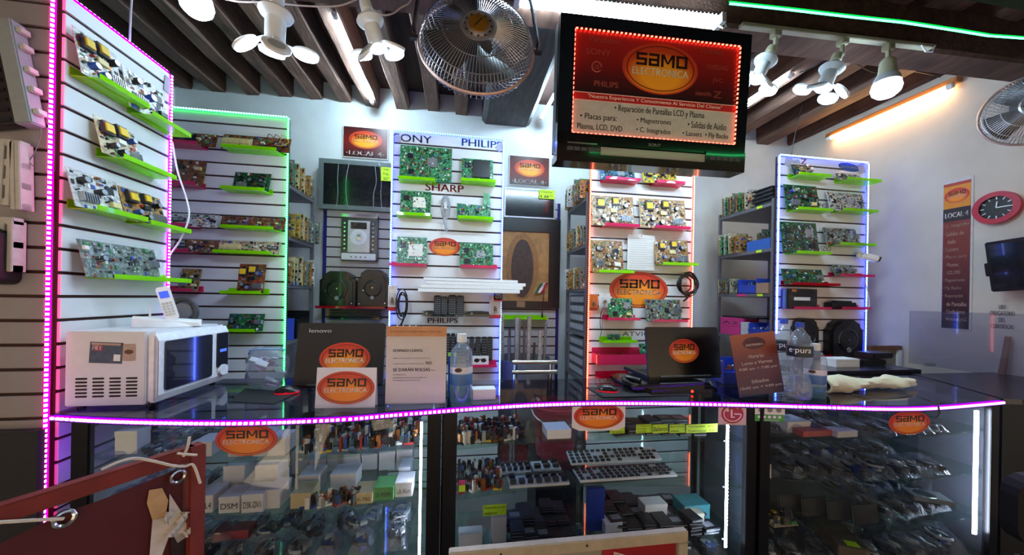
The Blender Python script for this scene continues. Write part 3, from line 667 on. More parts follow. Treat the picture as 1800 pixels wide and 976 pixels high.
item(ORANGE, (1068, 588, 1090, 601), 'dgreen', 'plain', 'tiny dark board on lime ledge under thin grey lettering', (1053, 1110), 'lime', lean=.1)
item(ORANGE, (1125, 604, 1139, 622), 'green', 'plain', 'tiny green board at the end of the pink tray', None)
# right-hand panel
item(WHITE, (1396, 289, 1429, 310), 'dgreen', 'dense', 'small dark board beside the magenta letter', (1384, 1440), 'lime', True)
item(WHITE, (1472, 304, 1511, 318), 'grey', 'dense', 'small bagged silver board under the blue oval logo', (1466, 1526), 'lime', True)
item(WHITE, (1383, 323, 1442, 370), 'dgreen', 'dense', 'cluttered green board with white box in second row', (1382, 1443), 'lime')
item(WHITE, (1459, 336, 1523, 372), 'white', 'logic', 'greyish white bagged board in second row', (1460, 1520), 'lime', True)
item(WHITE, (1377, 389, 1441, 446), 'dgreen', 'logic', 'large bagged green board in third row', (1379, 1441), 'lime', True)
item(WHITE, (1453, 399, 1511, 431), 'grey', 'dense', 'bagged grey green assembly in third row', (1455, 1516), 'lime', True)
item(WHITE, (1379, 472, 1451, 501), 'dgreen', 'dense', 'heap of green boards on the red ledge', (1372, 1455), 'red')
item(WHITE, (1468, 464, 1506, 486), 'grey', 'dense', 'small grey module beside the security camera', (1455, 1514), 'pink', True)
# lettering on the panels
def panel_text(fr, s, b, col, label, bold=0., name='lettering'):
    loc, rz, w_, h = rect(fr, *b, off=.0015); o = text_into(MB(), s, -w_/2, w_/2, 0, h, 0, 0, bold).build(name, mat('print '+col, col, .5), None, loc, (0, 0, rz)); return tag(o, label, 'lettering')
panel_text(BLUE, 'SONY', (692, 237, 759, 250), '4a6c98', 'grey-blue serif lettering at the middle panel top', .01)
panel_text(BLUE, 'PHILIPS', (812, 246, 882, 259), '1464b4', 'bold blue lettering at the middle panel top', .03)
panel_text(BLUE, 'SHARP', (748, 324, 815, 337), 'b02c24', 'red lettering under the largest green board', .03)
panel_text(BLUE, 'PHILIPS', (752, 559, 805, 568), '4a4a90', 'violet-blue lettering under the remote controls', .03)
panel_text(ORANGE, 'Panasonic', (1042, 284, 1100, 293), '30343c', 'dark lettering half hidden by the hanging sign', .02)
panel_text(ORANGE, 'ideas for life', (1047, 296, 1092, 302), '30343c', 'small dark slogan half hidden by the blue board')
panel_text(ORANGE, 'TOSHIBA', (1146, 295, 1207, 304), 'c0282c', 'red lettering half hidden by the yellow board', .02)
panel_text(ORANGE, 'ATVIO', (1094, 583, 1144, 591), '4a4c58', 'thin grey lettering left of the black laptop')
panel_text(WHITE, 'zenith', (1380, 279, 1406, 287), '585a66', 'grey lettering at the right-hand panel top')
panel_text(WHITE, 'Z', (1408, 279, 1418, 289), 'b01c60', 'magenta letter at the right-hand panel top', .05)
panel_text(WHITE, 'JVC', (1430, 358, 1454, 366), 'c02030', 'red lettering behind the right-hand panel\'s second row', .02)
panel_text(WHITE, 'VIZIO', (1437, 433, 1461, 441), '4a4c58', 'grey lettering under the right-hand panel\'s third row')
loc, rz, w_, h = rect(WHITE, 1473, 287, 1511, 301, .001)
t = T('oval_decal', 'blue oval decal with white letters at the right-hand panel top', 'decal', loc); MB().prism(ell(w_, h, 32, 0, h/2), -.001, 0).build('oval', mat('decal blue', '1a4aa0', .4), t, rot=(0, .1, 0)); text('decal_letters', 'SAMSUNG', -w_*.38, w_*.38, h*.36, h*.64, -.0015, mat('print white', 'f2f2f2', .4), t, .02)
TAPE = mat('grey adhesive tape', 'a9a9b6', .6)
for fr, b, r, lab in ((BLUE, (690, 238, 706, 250), .1, 'grey tape patch at the top left of the middle panel'), (BLUE, (866, 249, 881, 264), .7, 'grey tape patch at the top right of the middle panel'), (WHITE, (1377, 275, 1391, 292), .3, 'grey tape patch at the top left of the right-hand panel'), (WHITE, (1510, 287, 1524, 305), -.35, 'grey tape patch at the top right of the right-hand panel'), (SIDE, (286, 128, 303, 158), .1, 'grey tape patch at the top far corner of the side panel')):
    loc, rz, w_, h = rect(fr, *b, off=.003); tag(MB().box(0, 0, h/2, w_*.8, .001, h*.95).build('tape_patch', TAPE, None, loc, (0, r, rz)), lab, 'tape')

# ------------------------------------------------------------------ the oval logo
LOGO = radial('logo orange print', 'f08a1c', 'cc3422'); LOGOB = radial('logo amber print', 'f6a024', 'c8401c'); LRING = mat('logo ring red', '7c1410', .4); LRIM = mat('logo rim', 'c23a22', .4); LDARK = mat('logo dark letters', '2c0a08', .4); LWHITE = mat('logo white letters', 'f6ece4', .4)
def oval_logo(parent, w_, h, cx=0., cz=0., y=0., amber=False, rim=True):
    """saMO over ELECTRONICA in an oval with a thin inner ring"""
    M = Matrix.Translation((cx, y, cz))
    def mk(f, name, m): mb = MB(); f(mb); return put(name, mb.mesh(name, m), parent, (cx, y, cz))
    if rim: mk(lambda b: b.prism(ell(w_, h, 48), -.0008, 0), 'logo_rim', LRIM)
    f = .95 if rim else 1.; mk(lambda b: b.prism(ell(w_*f, h*f, 48), -.0014, 0), 'logo_oval', LOGOB if amber else LOGO)
    def ring(b):
        o = ell(w_*.9, h*.88, 48); i = ell(w_*.87, h*.84, 48); n = 48
        b.add([(x, -.0018, z) for x, z in o] + [(x, -.0018, z) for x, z in i], [(k, (k+1) % n, n+(k+1) % n, n+k) for k in range(n)])
    mk(ring, 'logo_ring', LRING)
    def name_(b):
        x = -.325*w_; z0, z1 = .04*h, .285*h
        for ch, wd in (('s', .14), ('a', .14), ('M', .18), ('O', .15)):
            t_ = .21
            bars = {'s': [(0, 1, .8, 1), (0, .24, .4, 1), (0, 1, .4, .6), (.76, 1, 0, .6), (0, 1, 0, .2)], 'a': [(0, 1, .8, 1), (.76, 1, 0, 1), (0, 1, .4, .6), (0, .24, 0, .6), (0, 1, 0, .2)], 'M': [(0, .19, 0, 1), (.81, 1, 0, 1)], 'O': [(0, 1, .8, 1), (0, 1, 0, .2), (0, .24, 0, 1), (.76, 1, 0, 1)]}[ch]
            W_ = wd*w_; H_ = z1-z0
            for a0, a1, c0, c1 in bars: b.add([(x+a0*W_, -.0021, z0+c0*H_), (x+a1*W_, -.0021, z0+c0*H_), (x+a1*W_, -.0021, z0+c1*H_), (x+a0*W_, -.0021, z0+c1*H_)], [(0, 1, 2, 3)])
            if ch == 'M':
                for q in ([(.0, 1), (.24, 1), (.56, .25), (.44, .25)], [(1, 1), (.76, 1), (.44, .25), (.56, .25)]): b.add([(x+u*W_, -.0021, z0+v*H_) for u, v in q], [(0, 1, 2, 3)])
            x += W_+.022*w_
    mk(name_, 'logo_name', LDARK); mk(lambda b: text_into(b, 'ELECTRONICA', -.37*w_, .37*w_, -.14*h, -.0*h, -.0021, 0, .012), 'logo_word', LWHITE)
def decal(fr, b, label, off=.002, amber=False):
    loc, rz, w_, h = rect(fr, *b, off=off); t = T('logo_decal', label, 'decal', loc, rz); oval_logo(t, w_, h, 0, h/2, 0, amber); return t
decal(BLUE, (754, 418, 809, 450), 'small oval shop logo among the green boards')
decal(ORANGE, (1071, 478, 1174, 541), 'big oval shop logo between the orange strips')

# ------------------------------------------------------------------ hanging television-shell sign
GLOSSB = mat('glossy black bezel', '08080b', .12, noise=.05, coat=.5)
YS = 1.45
tw = onY(1316, 185, YS).x - onY(990, 160, YS).x; th = onY(1155, 47, YS).z - onY(1155, 291, YS).z
tv = T('hanging_sign', 'black television shell used as a red lit shop sign, hung from the beam', 'sign', onY(1154, 169, YS)); tv.rotation_euler = (Matrix.Rotation(-.03, 3, 'Z') @ Matrix.Rotation(.06, 3, 'X')).to_euler()
def U(u): return -tw/2 + tw*u
def V(v): return th/2 - th*v
s0, s1, v0, v1 = .072, .945, .085, .80
MB().bx(U(0), U(1), .03, .11, V(.93), V(0)).build('back_shell', BLACKM, tv, bevel=.012)
mb = MB(); mb.bx(U(0), U(1), 0, .035, V(v0), V(0)); mb.bx(U(0), U(s0), 0, .035, V(.86), V(v0)); mb.bx(U(s1), U(1), 0, .035, V(.86), V(v0)); mb.bx(U(s0), U(s1), 0, .035, V(.875), V(v1)); mb.build('bezel', GLOSSB, tv)
mb = MB(); mb.bx(U(0), U(1), -.005, .09, V(1), V(.945)); mb.bx(U(0), U(.22), -.005, .06, V(.945), V(.86)); mb.bx(U(.78), U(1), -.005, .06, V(.945), V(.86)); mb.build('speaker_bar', GLOSSB, tv)
MB().bx(U(.22), U(.78), .0, .008, V(.94), V(.885)).build('clear_strip', clear('frosted acrylic strip', 'ffffff', .15, 1.5, body='e8d8dc', bodyfac=.6), tv)
mb = MB()
for k in range(5): mb.bx(U(.05+.035*k), U(.08+.035*k), -.008, -.004, V(.925), V(.9)); mb.bx(U(.8+.035*k), U(.83+.035*k), -.008, -.004, V(.925), V(.9))
stuff(mb.build('speaker_slots', mat('grey grille', '3c3e44', .5), tv))
MB().bx(U(.05), U(.2), -.007, -.004, V(.877), V(.868)).build('trim_strip', CHROME, tv)
def SU(u): return U(s0 + (s1-s0)*u)
def SV(v): return V(v0 + (v1-v0)*v)
MB().bx(SU(0), SU(1), .012, .02, SV(.59), SV(0)).build('poster_top', vgrad('sign red print', [(0, '1c0606'), (.25, '4a0c0c'), (.7, '9c1c18'), (1, 'b42420')], .3), tv)
MB().bx(SU(0), SU(1), .012, .02, SV(.665), SV(.59)).build('poster_stripe', mat('sign stripe red', 'b01e22', .35), tv)
MB().bx(SU(0), SU(1), .012, .02, SV(1), SV(.665)).build('poster_bottom', mat('sign grey print', 'b6b2b2', .4), tv)
mb = MB(); mb.bx(SU(0), SU(1), .011, .0115, SV(.596), SV(.588)); mb.bx(SU(0), SU(1), .011, .0115, SV(.669), SV(.661)); mb.build('poster_lines', mat('sign pale line', 'e6b4ac', .4), tv)
oval_logo(tv, tw*(s1-s0)*.46, th*(v1-v0)*.5, SU(.515), SV(.30), .0115, True)
INK = mat('sign black ink', '141216', .45); FAINT = mat('sign faint print', 'b8584c', .45); CREAMI = mat('sign cream ink', 'f2dcd4', .45)
def st(s, u0, u1, va, vb, m, bold=0.): text('sign_text', s, SU(u0), SU(u1), SV(vb), SV(va), .0108, m, tv, bold)
st('"Nuestra Experiencia Y Conocimiento Al Servicio Del Cliente"', .09, .91, .605, .65, CREAMI)
st('• Reparación de Pantallas LCD y Plasma', .25, .80, .685, .765, INK, .008)
st('• Placas para:', .05, .265, .79, .865, INK, .008); st('Plasma, LCD, DVD', .035, .30, .89, .955, INK, .008)
st('• Magnetrones', .385, .595, .79, .855, INK, .008); st('• C. Integrados', .385, .595, .885, .95, INK, .008)
st('• Salidas de Audio', .70, .945, .785, .85, INK, .008); st('• Lassers  • Fly Backs', .67, .96, .885, .95, INK, .008)
for s, u0, u1, va, vb in (('Panasonic', .09, .27, .05, .105), ('SONY', .07, .215, .17, .225), ('PHILIPS', .125, .265, .47, .525), ('TOSHIBA', .75, .90, .05, .10), ('SAMSUNG', .80, .935, .2, .25), ('JVC', .84, .905, .335, .385), ('zenith', .735, .835, .475, .52), ('Z', .85, .9, .465, .53)): st(s, u0, u1, va, vb, FAINT, .01)
mb = MB(); mb.tube([(SU(.135)+.022*math.cos(a), .0108, SV(.34)+.022*math.sin(a)) for a in [2*math.pi*k/20 for k in range(19)]], .0025, 4); text_into(mb, 'LG', SU(.135)-.01, SU(.135)+.01, SV(.34)-.009, SV(.34)+.009, .0105); mb.build('faint_emblem', FAINT, tv)
text('brand_letters', 'SONY', U(.47), U(.535), V(.855), V(.835), -.001, mat('bezel silver print', 'a0a4aa', .4), tv, .01)
mb = MB(); bs = .0085
for a, b in (((0, 0), (1, 0)), ((1, 0), (1, 1)), ((1, 1), (0, 1)), ((0, 1), (0, 0))):
    pa = Vector((SU(a[0]), .004, SV(a[1]))); pb = Vector((SU(b[0]), .004, SV(b[1]))); n = int((pb-pa).length/.0205)
    for k in range(n): c = pa.lerp(pb, (k+.5)/n); mb.box(c.x, c.y, c.z, bs, .006, bs)
stuff(mb.build('red_leds', G_RED, tv))
HANG = mat('reddish hanging cord', '7a4038', .6)
for u, px in ((.27, 1083), (.77, 1247)):
    MB().tube([(U(u), .06, V(0)-.002), (U(u), .12, V(-.09)), (U(u)+.002, .24, V(-.28))], .005, 6).build('hanging_cord', HANG, tv); MB().lathe([(0, 0), (.016, .006), (.014, .018), (0, .022)], 10, 0, (U(u), .06, V(0)-.002)).build('knot', HANG, tv)

# ------------------------------------------------------------------ steel racks filed with boards
def card_mesh(seed):
    rg = random.Random(seed); w_, h = rg.uniform(.16, .24), rg.uniform(.14, .2); m = PCBS[rg.choice(('green', 'grey', 'cream', 'grey', 'dgreen', 'tan', 'white'))]
    mb = MB().bx(-w_/2, w_/2, -.0015, .0015, 0, h); comp_fill(mb, w_*.95, h*.95, rg, 1., .016, .021)
    return mb.mesh('circuit_board', [m]+CM), w_, h
CARDS = [card_mesh(700+i) for i in range(12)]
def filed(label, group, xf, sgn, y0, y1, z, n, seed, hs=1., fit=None):
    rg = random.Random(seed)
    for k in range(n):
        PLACE[0] = ORD[k]+' from front'
        me, w_, h = CARDS[rg.randrange(12)]; o = put('circuit_board', me, None, (xf + sgn*(w_/2*hs - rg.uniform(0, .03)), y0+.012 + (y1-y0-.02)*(k+.5)/n, z+.0005), (rg.uniform(-.05, -.02), 0, rg.uniform(-.03, .04)*sgn))
        o.scale = (hs, 1, hs if fit is None else min(hs, fit/h)); tag(o, label, 'circuit board', group); PLACE[0] = None
def rack(label, xf, xb, y0, y1, levels):
    t = T('steel_rack', label, 'rack', ((xf+xb)/2, (y0+y1)/2, 0)); x = abs(xb-xf)/2; y = (y1-y0)/2; top = levels[0]+.03
    for a in (-1, 1):
        for b in (-1, 1): MB().box(a*(x-.012), b*(y-.012), top/2, .024, .024, top).build('post', STEEL, t)
    for z in levels:
        MB().bx(-x+.001, x-.001, -y+.001, y-.001, z-.028, z).build('shelf', STEEL, t, bevel=.002)
    return t
fL = onY(505, 317, 2.67).x; fM = onY(1033, 347, 2.6).x; fR = onY(1363, 350, 2.47).x
def lv(px, X): return [onX(a, b, X).z for a, b in px]
zL = lv([(549, 350), (544, 428), (546, 503), (545, 590)], fL); zM = lv([(1003, 368), (1003, 440), (1002, 509), (1001, 579), (1001, 652)], fM); zR = lv([(1266, 383), (1267, 450), (1265, 517), (1265, 586), (1265, 650)], fR)
rack('grey steel rack behind the green-lit panel', fL, fL-.55, 2.68, 3.14, zL+[.5, .1]); rack('grey steel rack left behind the orange strips', fM, fM+.5, 2.61, 3.12, zM+[.45, .1]); rack('grey steel rack with blue bins by the right-hand panel', fR, fR+.6, 2.48, 3.1, zR+[.4, .1])
filed('loose circuit board filed upright on the top shelf behind the green lights', 'boards on the top shelf of the left rack', fL, -1, 2.7, 3.1, zL[0], 13, 1)
filed('loose circuit board filed upright on the second shelf behind the green lights', 'boards on the second shelf of the left rack', fL+.03, -1, 2.7, 3.12, zL[1], 13, 2)
filed('loose circuit board filed upright on the third shelf behind the green lights', 'boards on the third shelf of the left rack', fL, -1, 2.7, 3.12, zL[2], 13, 3, 1.15)
filed('loose circuit board on the top shelf left of the orange strip', 'boards on the top shelf of the middle rack', fM-.03, 1, 2.64, 3.1, zM[0], 12, 4)
filed('loose circuit board on the second shelf left of the orange strip', 'boards on the second shelf of the middle rack', fM, 1, 2.64, 3.1, zM[1], 12, 5)
filed('loose circuit board on the third shelf left of the orange strip', 'boards on the third shelf of the middle rack', fM, 1, 2.64, 3.1, zM[2], 12, 6)
filed('loose circuit board filed upright on the top shelf of the right rack', 'boards on the top shelf of the right rack', fR, 1, 2.72, 3.06, zR[0], 12, 7, 1.05)
filed('loose circuit board filed upright on the second shelf of the right rack', 'boards on the second shelf of the right rack', fR-.03, 1, 2.8, 3.08, zR[1], 9, 8, 1.05)
filed('loose circuit board packed behind the blue box on the second shelf', 'boards behind the blue box on the right rack', fR+.14, 1, 2.55, 2.8, zR[1], 8, 9, 1.1)
filed('dark circuit board stacked in the third shelf of the right rack', 'boards on the third shelf of the right rack', fR, 1, 2.86, 3.08, zR[2], 8, 10, .8)
BIN = mat('blue plastic bin', '2c48b8', .4, noise=.06); CARD = mat('brown cardboard', '9a7c62', .8, noise=.1); PINKB = mat('pink printed box', 'd43a86', .6, noise=.06); GREYC = mat('light grey carton', 'b8b6bc', .7, noise=.06); YEL = mat('fluorescent yellow label', 'c6f020', .6, noise=.03)
def abin(label, loc, w_, d_, h, m=BIN, rz=0.):
    t = T('parts_bin', label, 'bin', Vector(loc)+Vector((0, 0, .0015)), rz); mb = MB(); e = .004
    mb.bx(-w_/2, w_/2, -d_/2, d_/2, 0, e); mb.bx(-w_/2, -w_/2+e, -d_/2, d_/2, 0, h); mb.bx(w_/2-e, w_/2, -d_/2, d_/2, 0, h); mb.bx(-w_/2, w_/2, d_/2-e, d_/2, 0, h); mb.bx(-w_/2, w_/2, -d_/2, -d_/2+e, 0, h*.55)
    mb.build('bin_body', m, t); MB().bx(-w_/2-.004, w_/2+.004, -d_/2-.006, -d_/2+.002, h*.5, h*.58).build('bin_lip', m, t)
    mb = MB(); comp_fill(mb, w_*.85, d_*.85, random.Random(int(w_*1e4)), 1., .03, .02); o = mb.build('loose_parts', [m]+CM, t, (0, -d_*.42, h*.62), (-math.pi/2, 0, 0)); stuff(o); return t
def carton(label, loc, w_, d_, h, m=CARD, rz=0., name='carton', group=None, flap=True, mark=None, open_=False):
    t = T(name, label, 'box', Vector(loc)+Vector((0, 0, .001)), rz, group); MB().bx(-w_/2, w_/2, -d_/2, d_/2, 0, h-.002).build('box_body', m, t, bevel=.0012)
    MB().bx(-w_/2-.001, w_/2+.001, -d_/2-.001, d_/2+.001, h*.78, h).build('lid', m, t, bevel=.0012)
    if mark: text('marker_writing', mark, -w_*.4, w_*.4, h*.25, h*.6, -d_/2-.0012, INK, t)
    return t
rzl = math.pi/2
rzr = -math.pi/2
carton('flat blue box of boards on the second shelf of the right rack', (fR+.07, 2.64, zR[1]), .24, .12, .09, mat('blue cardboard', '2f5fb0', .6), rzr)
abin('blue open parts bin on the third shelf of the right rack', (fR+.1, 2.74, zR[2]), .2, .2, .13, BIN, rzr); carton('small brown carton beside the blue bin on the third shelf', (fR+.06, 2.572, zR[2]), .12, .14, .09, CARD, rzr)
carton('upper pink box on the lower shelf of the right rack', (fR+.1, 2.93, zR[3]+.0825), .24, .2, .08, PINKB, rzr, mark='A2'); carton('lower pink box beneath another pink box on the right rack', (fR+.1, 2.93, zR[3]), .24, .2, .08, PINKB, rzr)
carton('pale grey carton between pink boxes and blue bin', (fR+.1, 2.76, zR[3]), .08, .2, .13, GREYC, rzr); abin('blue parts bin on the lower shelf beside the horario stand', (fR+.09, 2.61, zR[3]), .2, .18, .13, BIN, rzr)
tag(MB().bx(-.25, .25, -.2, .2, 0, .012).build('black_tray', BLACKM, None, (fR+.28, 2.86, zR[3]+.165)), 'black sheet lying over the pink boxes', 'sheet')
for k in range(5):
    PLACE[0] = ORD[k]+' from bottom'
    tag(MB().prism([(-.1, 0), (.1, .0), (.1, .006), (-.1, .012)], -.09, .09).build('stacked_tray', DKSTEEL, None, (fR+.1, 2.612, zR[0]+.001+.034*k), (0, 0, rzr)), 'dark bagged tray in the stack beside the right-hand panel', 'tray', 'dark trays stacked on the right rack')
    if k: tag(MB().bx(-.09, .09, -.07, .07, -.021, 0).build('packed_bag', clear('dull bag film', 'c8ccd4', .2, 1.5, .6, 40, body='808490', bodyfac=.35), None, (fR+.1, 2.612, zR[0]+.001+.034*k-.0005), (0, 0, rzr)), 'padded bag between the stacked dark trays', 'bag', 'padded bags between dark trays')
PLACE[0] = None
for k, (z, y) in enumerate(((zR[0], 2.62), (zR[1], 2.62), (zR[2], 2.6))):
    tag(MB().bx(-.028, .028, -.0015, 0, -.024, -.002).build('shelf_label', YEL, None, (fR-.0005, y, z), (0, 0, rzr)), 'yellow label on the %s shelf edge of the right rack' % ('top', 'second', 'third')[k], 'label')
tag(MB().bx(-.05, .05, -.0015, 0, -.024, -.002).build('shelf_label', PINKB, None, (fR-.0005, 2.8, zR[2]), (0, 0, rzr)), 'pink label on the third shelf edge of the right rack', 'label')
DRAWER = mat('smoky drawer plastic', '55565c', .35, noise=.08); DRFRONT = mat('drawer paper front', 'a9aaae', .6, noise=.15, nscale=30)
for lev, n in ((3, 4), (4, 4)):
    ztop = zM[lev-1]-.05; zb = zM[lev]; hh = (ztop-zb)/n
    for k in range(n):
        t = T('drawer_box', '%s grey drawer on the %s shelf left of the orange strip' % (('lowest', 'second lowest', 'second highest', 'highest')[k], ('fourth', 'fifth')[lev-3]), 'drawer', (fM+.12, 2.87, zb+hh*k), -math.pi/2)
        MB().bx(-.2, .2, -.1, .14, .001, hh-.003).build('drawer_body', DRAWER, t, bevel=.003); MB().bx(-.17, .17, -.104, -.099, hh*.2, hh*.8).build('drawer_front', DRFRONT, t, bevel=.002)
carton('blue tub on the bottom shelf behind the green lights', (fL-.1, 2.77, zL[3]), .13, .18, .16, BIN, rzl); 
for k in range(4): carton('dark %s box on the lowest rack shelf behind the green lights' % ('narrow', 'yellow-labelled', 'tall', 'rearmost')[k], (fL-.09, 2.88+.056*k, zL[3]), .055, .18, .15+.02*k, BLACKM, rzl)
tag(MB().bx(-.022, .022, -.001, 0, 0, .045).build('price_label', YEL, None, (fL+.0015, 2.94, zL[3]+.06), (0, 0, rzl)), 'yellow label on a dark box behind the green lights', 'label')

# ------------------------------------------------------------------ back wall: signs, monitors, picture
BW = ('Y', YB)
def local4(b, lab):
    loc, rz, w_, h = rect(BW, *b, off=.012); t = T('shop_sign', lab, 'sign', loc)
    MB().bx(-w_/2-.008, w_/2+.008, 0, .008, -.008, h+.008).build('backing', mat('sign white edge', 'd8d4cc', .6), t)
    MB().bx(-w_/2, w_/2, -.003, .001, 0, h).build('sign_face', vgrad('sign maroon print', [(0, '2a0a0c'), (.45, '6e1814'), (1, '3a0c0e')], .35), t)
    oval_logo(t, w_*.76, h*.6, 0, h*.59, -.003, True); text('sign_text', 'LOCAL 4', -w_*.37, w_*.37, h*.06, h*.2, -.0045, LWHITE, t, .03); text('sign_dots', '·', -w_*.43, -w_*.41, h*.11, h*.14, -.0045, LWHITE, t); text('sign_dots', '·', w_*.41, w_*.43, h*.11, h*.14, -.0045, LWHITE, t)
local4((604, 225, 681, 277), 'maroon LOCAL 4 sign above the grey monitor'); local4((896, 276, 965, 326), 'maroon LOCAL 4 sign above the 18-inch monitor')
SCREEN = mat('dark glossy screen', '15171c', .15, noise=.1, coat=.3); GREYB = mat('grey green bezel', '6a7674', .5, noise=.06); SILVB = mat('silver bezel', 'a8a8b4', .35, .3)
def monitor(label, fr, b, bez, tagtxt, tagpos, off=.05, bw=.05, film=False, bh=None):
    loc, rz, w_, h = rect(fr, *b, off=off); t = T('monitor', label, 'monitor', loc, rz); e = bw*h; bh = (bh or bw)*h
    MB().bx(-w_/2, w_/2, .004, off-.001, 0, h).build('housing', bez, t, bevel=.004)
    mb = MB(); mb.bx(-w_/2, w_/2, -.006, .006, h-e, h); mb.bx(-w_/2, w_/2, -.006, .006, 0, bh); mb.bx(-w_/2, -w_/2+e, -.006, .006, bh, h-e); mb.bx(w_/2-e, w_/2, -.006, .006, bh, h-e); mb.build('bezel', bez, t)
    MB().bx(-w_/2+e, w_/2-e, -.001, .005, bh, h-e).build('screen', SCREEN, t)
    if film:
        rg = random.Random(3)
        for u in (.24, .36, .7, .78): MB().tube(smooth_path([(-w_/2+w_*(u+rg.uniform(-.02, .02)), -.008, h*v) for v in (.08, .35, .6, .92)]), .0016, 4).build('film_crease', mat('film crease', 'c8ccd0', .3), t)
        MB().grid(10, 6, lambda u, v: (-w_/2+w_*u, -.0065-rg.uniform(0, .005), h*v)).build('plastic_film', BAG, t)
    if tagtxt:
        (u0, u1, q0, q1) = tagpos; g = MB().bx(-w_/2+w_*u0, -w_/2+w_*u1, -.0155, -.0125, h*q0, h*q1).build('price_tag', YEL, t)
        for i, s in enumerate(tagtxt):
            n = len(tagtxt); hh = (q1-q0)*h/n; zt = h*q1-hh*i; text('tag_writing', s, -w_/2+w_*(u0+.03), -w_/2+w_*(u1-.05), zt-hh*.8, zt-hh*.2, -.0165, INK, g)
    return t
monitor('large grey-framed screen in film on the back wall, with yellow tag', BACK, (560, 283, 700, 370), GREYB, ['Display', 'Pulg.', '32"'], (.78, .93, .62, .9), film=True, bw=.09)
monitor('small black screen with yellow 18-inch tag on the back wall', BACK, (886, 332, 976, 384), SILVB, ['Display', '18"'], (.67, .98, .68, .98))
# silver player in a bag
loc, rz, w_, h = rect(BACK, 599, 377, 663, 459, .06); t = T('disc_player', 'silver disc player front in a clear bag on the back wall', 'player', loc)
MB().bx(-w_/2, w_/2, 0, .058, 0, h).build('case', mat('dark player case', '2a2a30', .4), t, bevel=.006); MB().bx(-w_*.47, w_*.47, -.012, .002, h*.02, h*.16).build('control_bar', WHITEP, t, bevel=.004); MB().bx(-w_*.3, w_*.3, -.014, .002, h*.18, h*.86).build('face_plate', mat('silver face plate', 'c6c9ce', .3, .4), t, bevel=.004)
MB().bx(-w_*.22, w_*.22, -.017, -.012, h*.68, h*.82).build('display', SCREEN, t); Ry = Matrix.Rotation(math.pi/2, 3, 'X')
MB().lathe([(0, .0), (w_*.23, 0), (w_*.23, .006), (w_*.16, .01), (w_*.1, .004), (0, .004)], 28, 0, (0, -.014, h*.5), Ry).build('dial', WHITEP, t, smooth=True); MB().lathe([(0, 0), (w_*.09, 0), (w_*.085, .006), (0, .008)], 20, 0, (0, -.02, h*.5), Ry).build('knob', CHROME, t, smooth=True)
for s in (-1, 1):
    for k in range(7): MB().cyl((s*w_*.39, .001, h*(.26+.09*k)), (s*w_*.39, -.01, h*(.26+.09*k)), .008, n=10).build('button', CHROME, t)
MB().bx(-w_/2, w_/2, -.008, .002, h*.93, h).build('top_trim', CHROME, t, bevel=.003); rg = random.Random(8); MB().grid(8, 10, lambda u, v: (-w_*.54+w_*1.08*u, -.026-rg.uniform(0, .008), -h*.02+h*1.05*v)).build('plastic_bag', BAG, t)
for k in range(4): MB().cyl((-w_*.2+w_*.13*k, -.012, h*.08), (-w_*.2+w_*.13*k, -.016, h*.08), .006, n=8).build('button', BLACKM, t)
HOUS = mat('black moulded housing', '07070a', .35, noise=.08, coat=.2)
def housing(label, fr, b, off=.045, bag=True, seed=1):
    loc, rz, w_, h = rect(fr, *b, off=off); t = T('moulded_housing', label, 'housing', loc, rz); P = [(-.5, .03), (-.38, 0), (.38, 0), (.5, .05), (.5, .75), (.42, .8), (.4, .9), (.22, 1), (-.22, 1), (-.4, .9), (-.42, .8), (-.5, .75)]
    MB().prism([(x*w_, z*h) for x, z in P], -.004, off-.006).build('shell', HOUS, t, bevel=.004); MB().prism([(x*w_*.86, h*.08+z*h*.86) for x, z in P], -.018, .0).build('raised_face', HOUS, t, bevel=.01)
    MB().lathe([(0, 0), (w_*.3, 0), (w_*.28, .008), (w_*.24, .01), (w_*.23, .006), (0, .006)], 28, 0, (0, -.017, h*.5), Ry).build('round_boss', HOUS, t, smooth=True)
    o = MB().lathe([(0, 0), (w_*.065, 0), (w_*.06, .006), (w_*.035, .006), (w_*.033, .003), (0, .003)], 18, 0, (0, -.024, h*.26), Ry).build('hub_cap', mat('grey emblem', '9a9aa0', .4, .4), t, smooth=True)
    for x, z in ((-.3, .45), (0, .52), (-.42, .1), (.42, .12)): MB().cyl((x*w_, -.016, z*h), (x*w_, -.027, z*h), .006, n=8).build('screw', CHROME, t)
    if bag:
        rg = random.Random(seed); MB().grid(7, 7, lambda u, v: (-w_*.5+w_*1.0*u, -.032-rg.uniform(0, .014), h*1.02*v)).build('plastic_bag', clear('thin glossy film', 'fcfdff', .08, 1.22, .5, 20.), t)
    return t
housing('bagged black moulded housing left of its twin on the back wall', BACK, (562, 477, 625, 541), .1); housing('bagged black moulded housing right against the blue light strip', BACK, (629, 474, 682, 541), .1, seed=5)
ledge('red acrylic ledge under the two black housings on the back wall', BACK, 566, 684, 541, rect(BACK, 562, 477, 625, 541, .1)[0].z-.002, 'red', .16)
loc, rz, w_, h = rect(BACK, 582, 546, 668, 561, .03)
for k in range(4):
    PLACE[0] = ORD[k]+' from bottom'
    tag(MB().bx(-w_/2, w_/2, -.036, .022, .021*k, .021*k+.013).build('flat_drive', DKSTEEL, None, loc+Vector((0, 0, .002*k))), 'thin black tray in the pile under the red ledge', 'tray', 'thin black trays under the red ledge')
PLACE[0] = None
ledge('clear acrylic ledge carrying thin black trays on the back wall', BACK, 578, 672, 562, loc.z-.001, 'clear', .08)
housing('large black moulded housing low on the right-hand panel', WHITE, (1457, 563, 1516, 633), .05, True, 9); housing('black moulded housing half hidden by the water bottles', WHITE, (1398, 560, 1438, 626), .05, False)
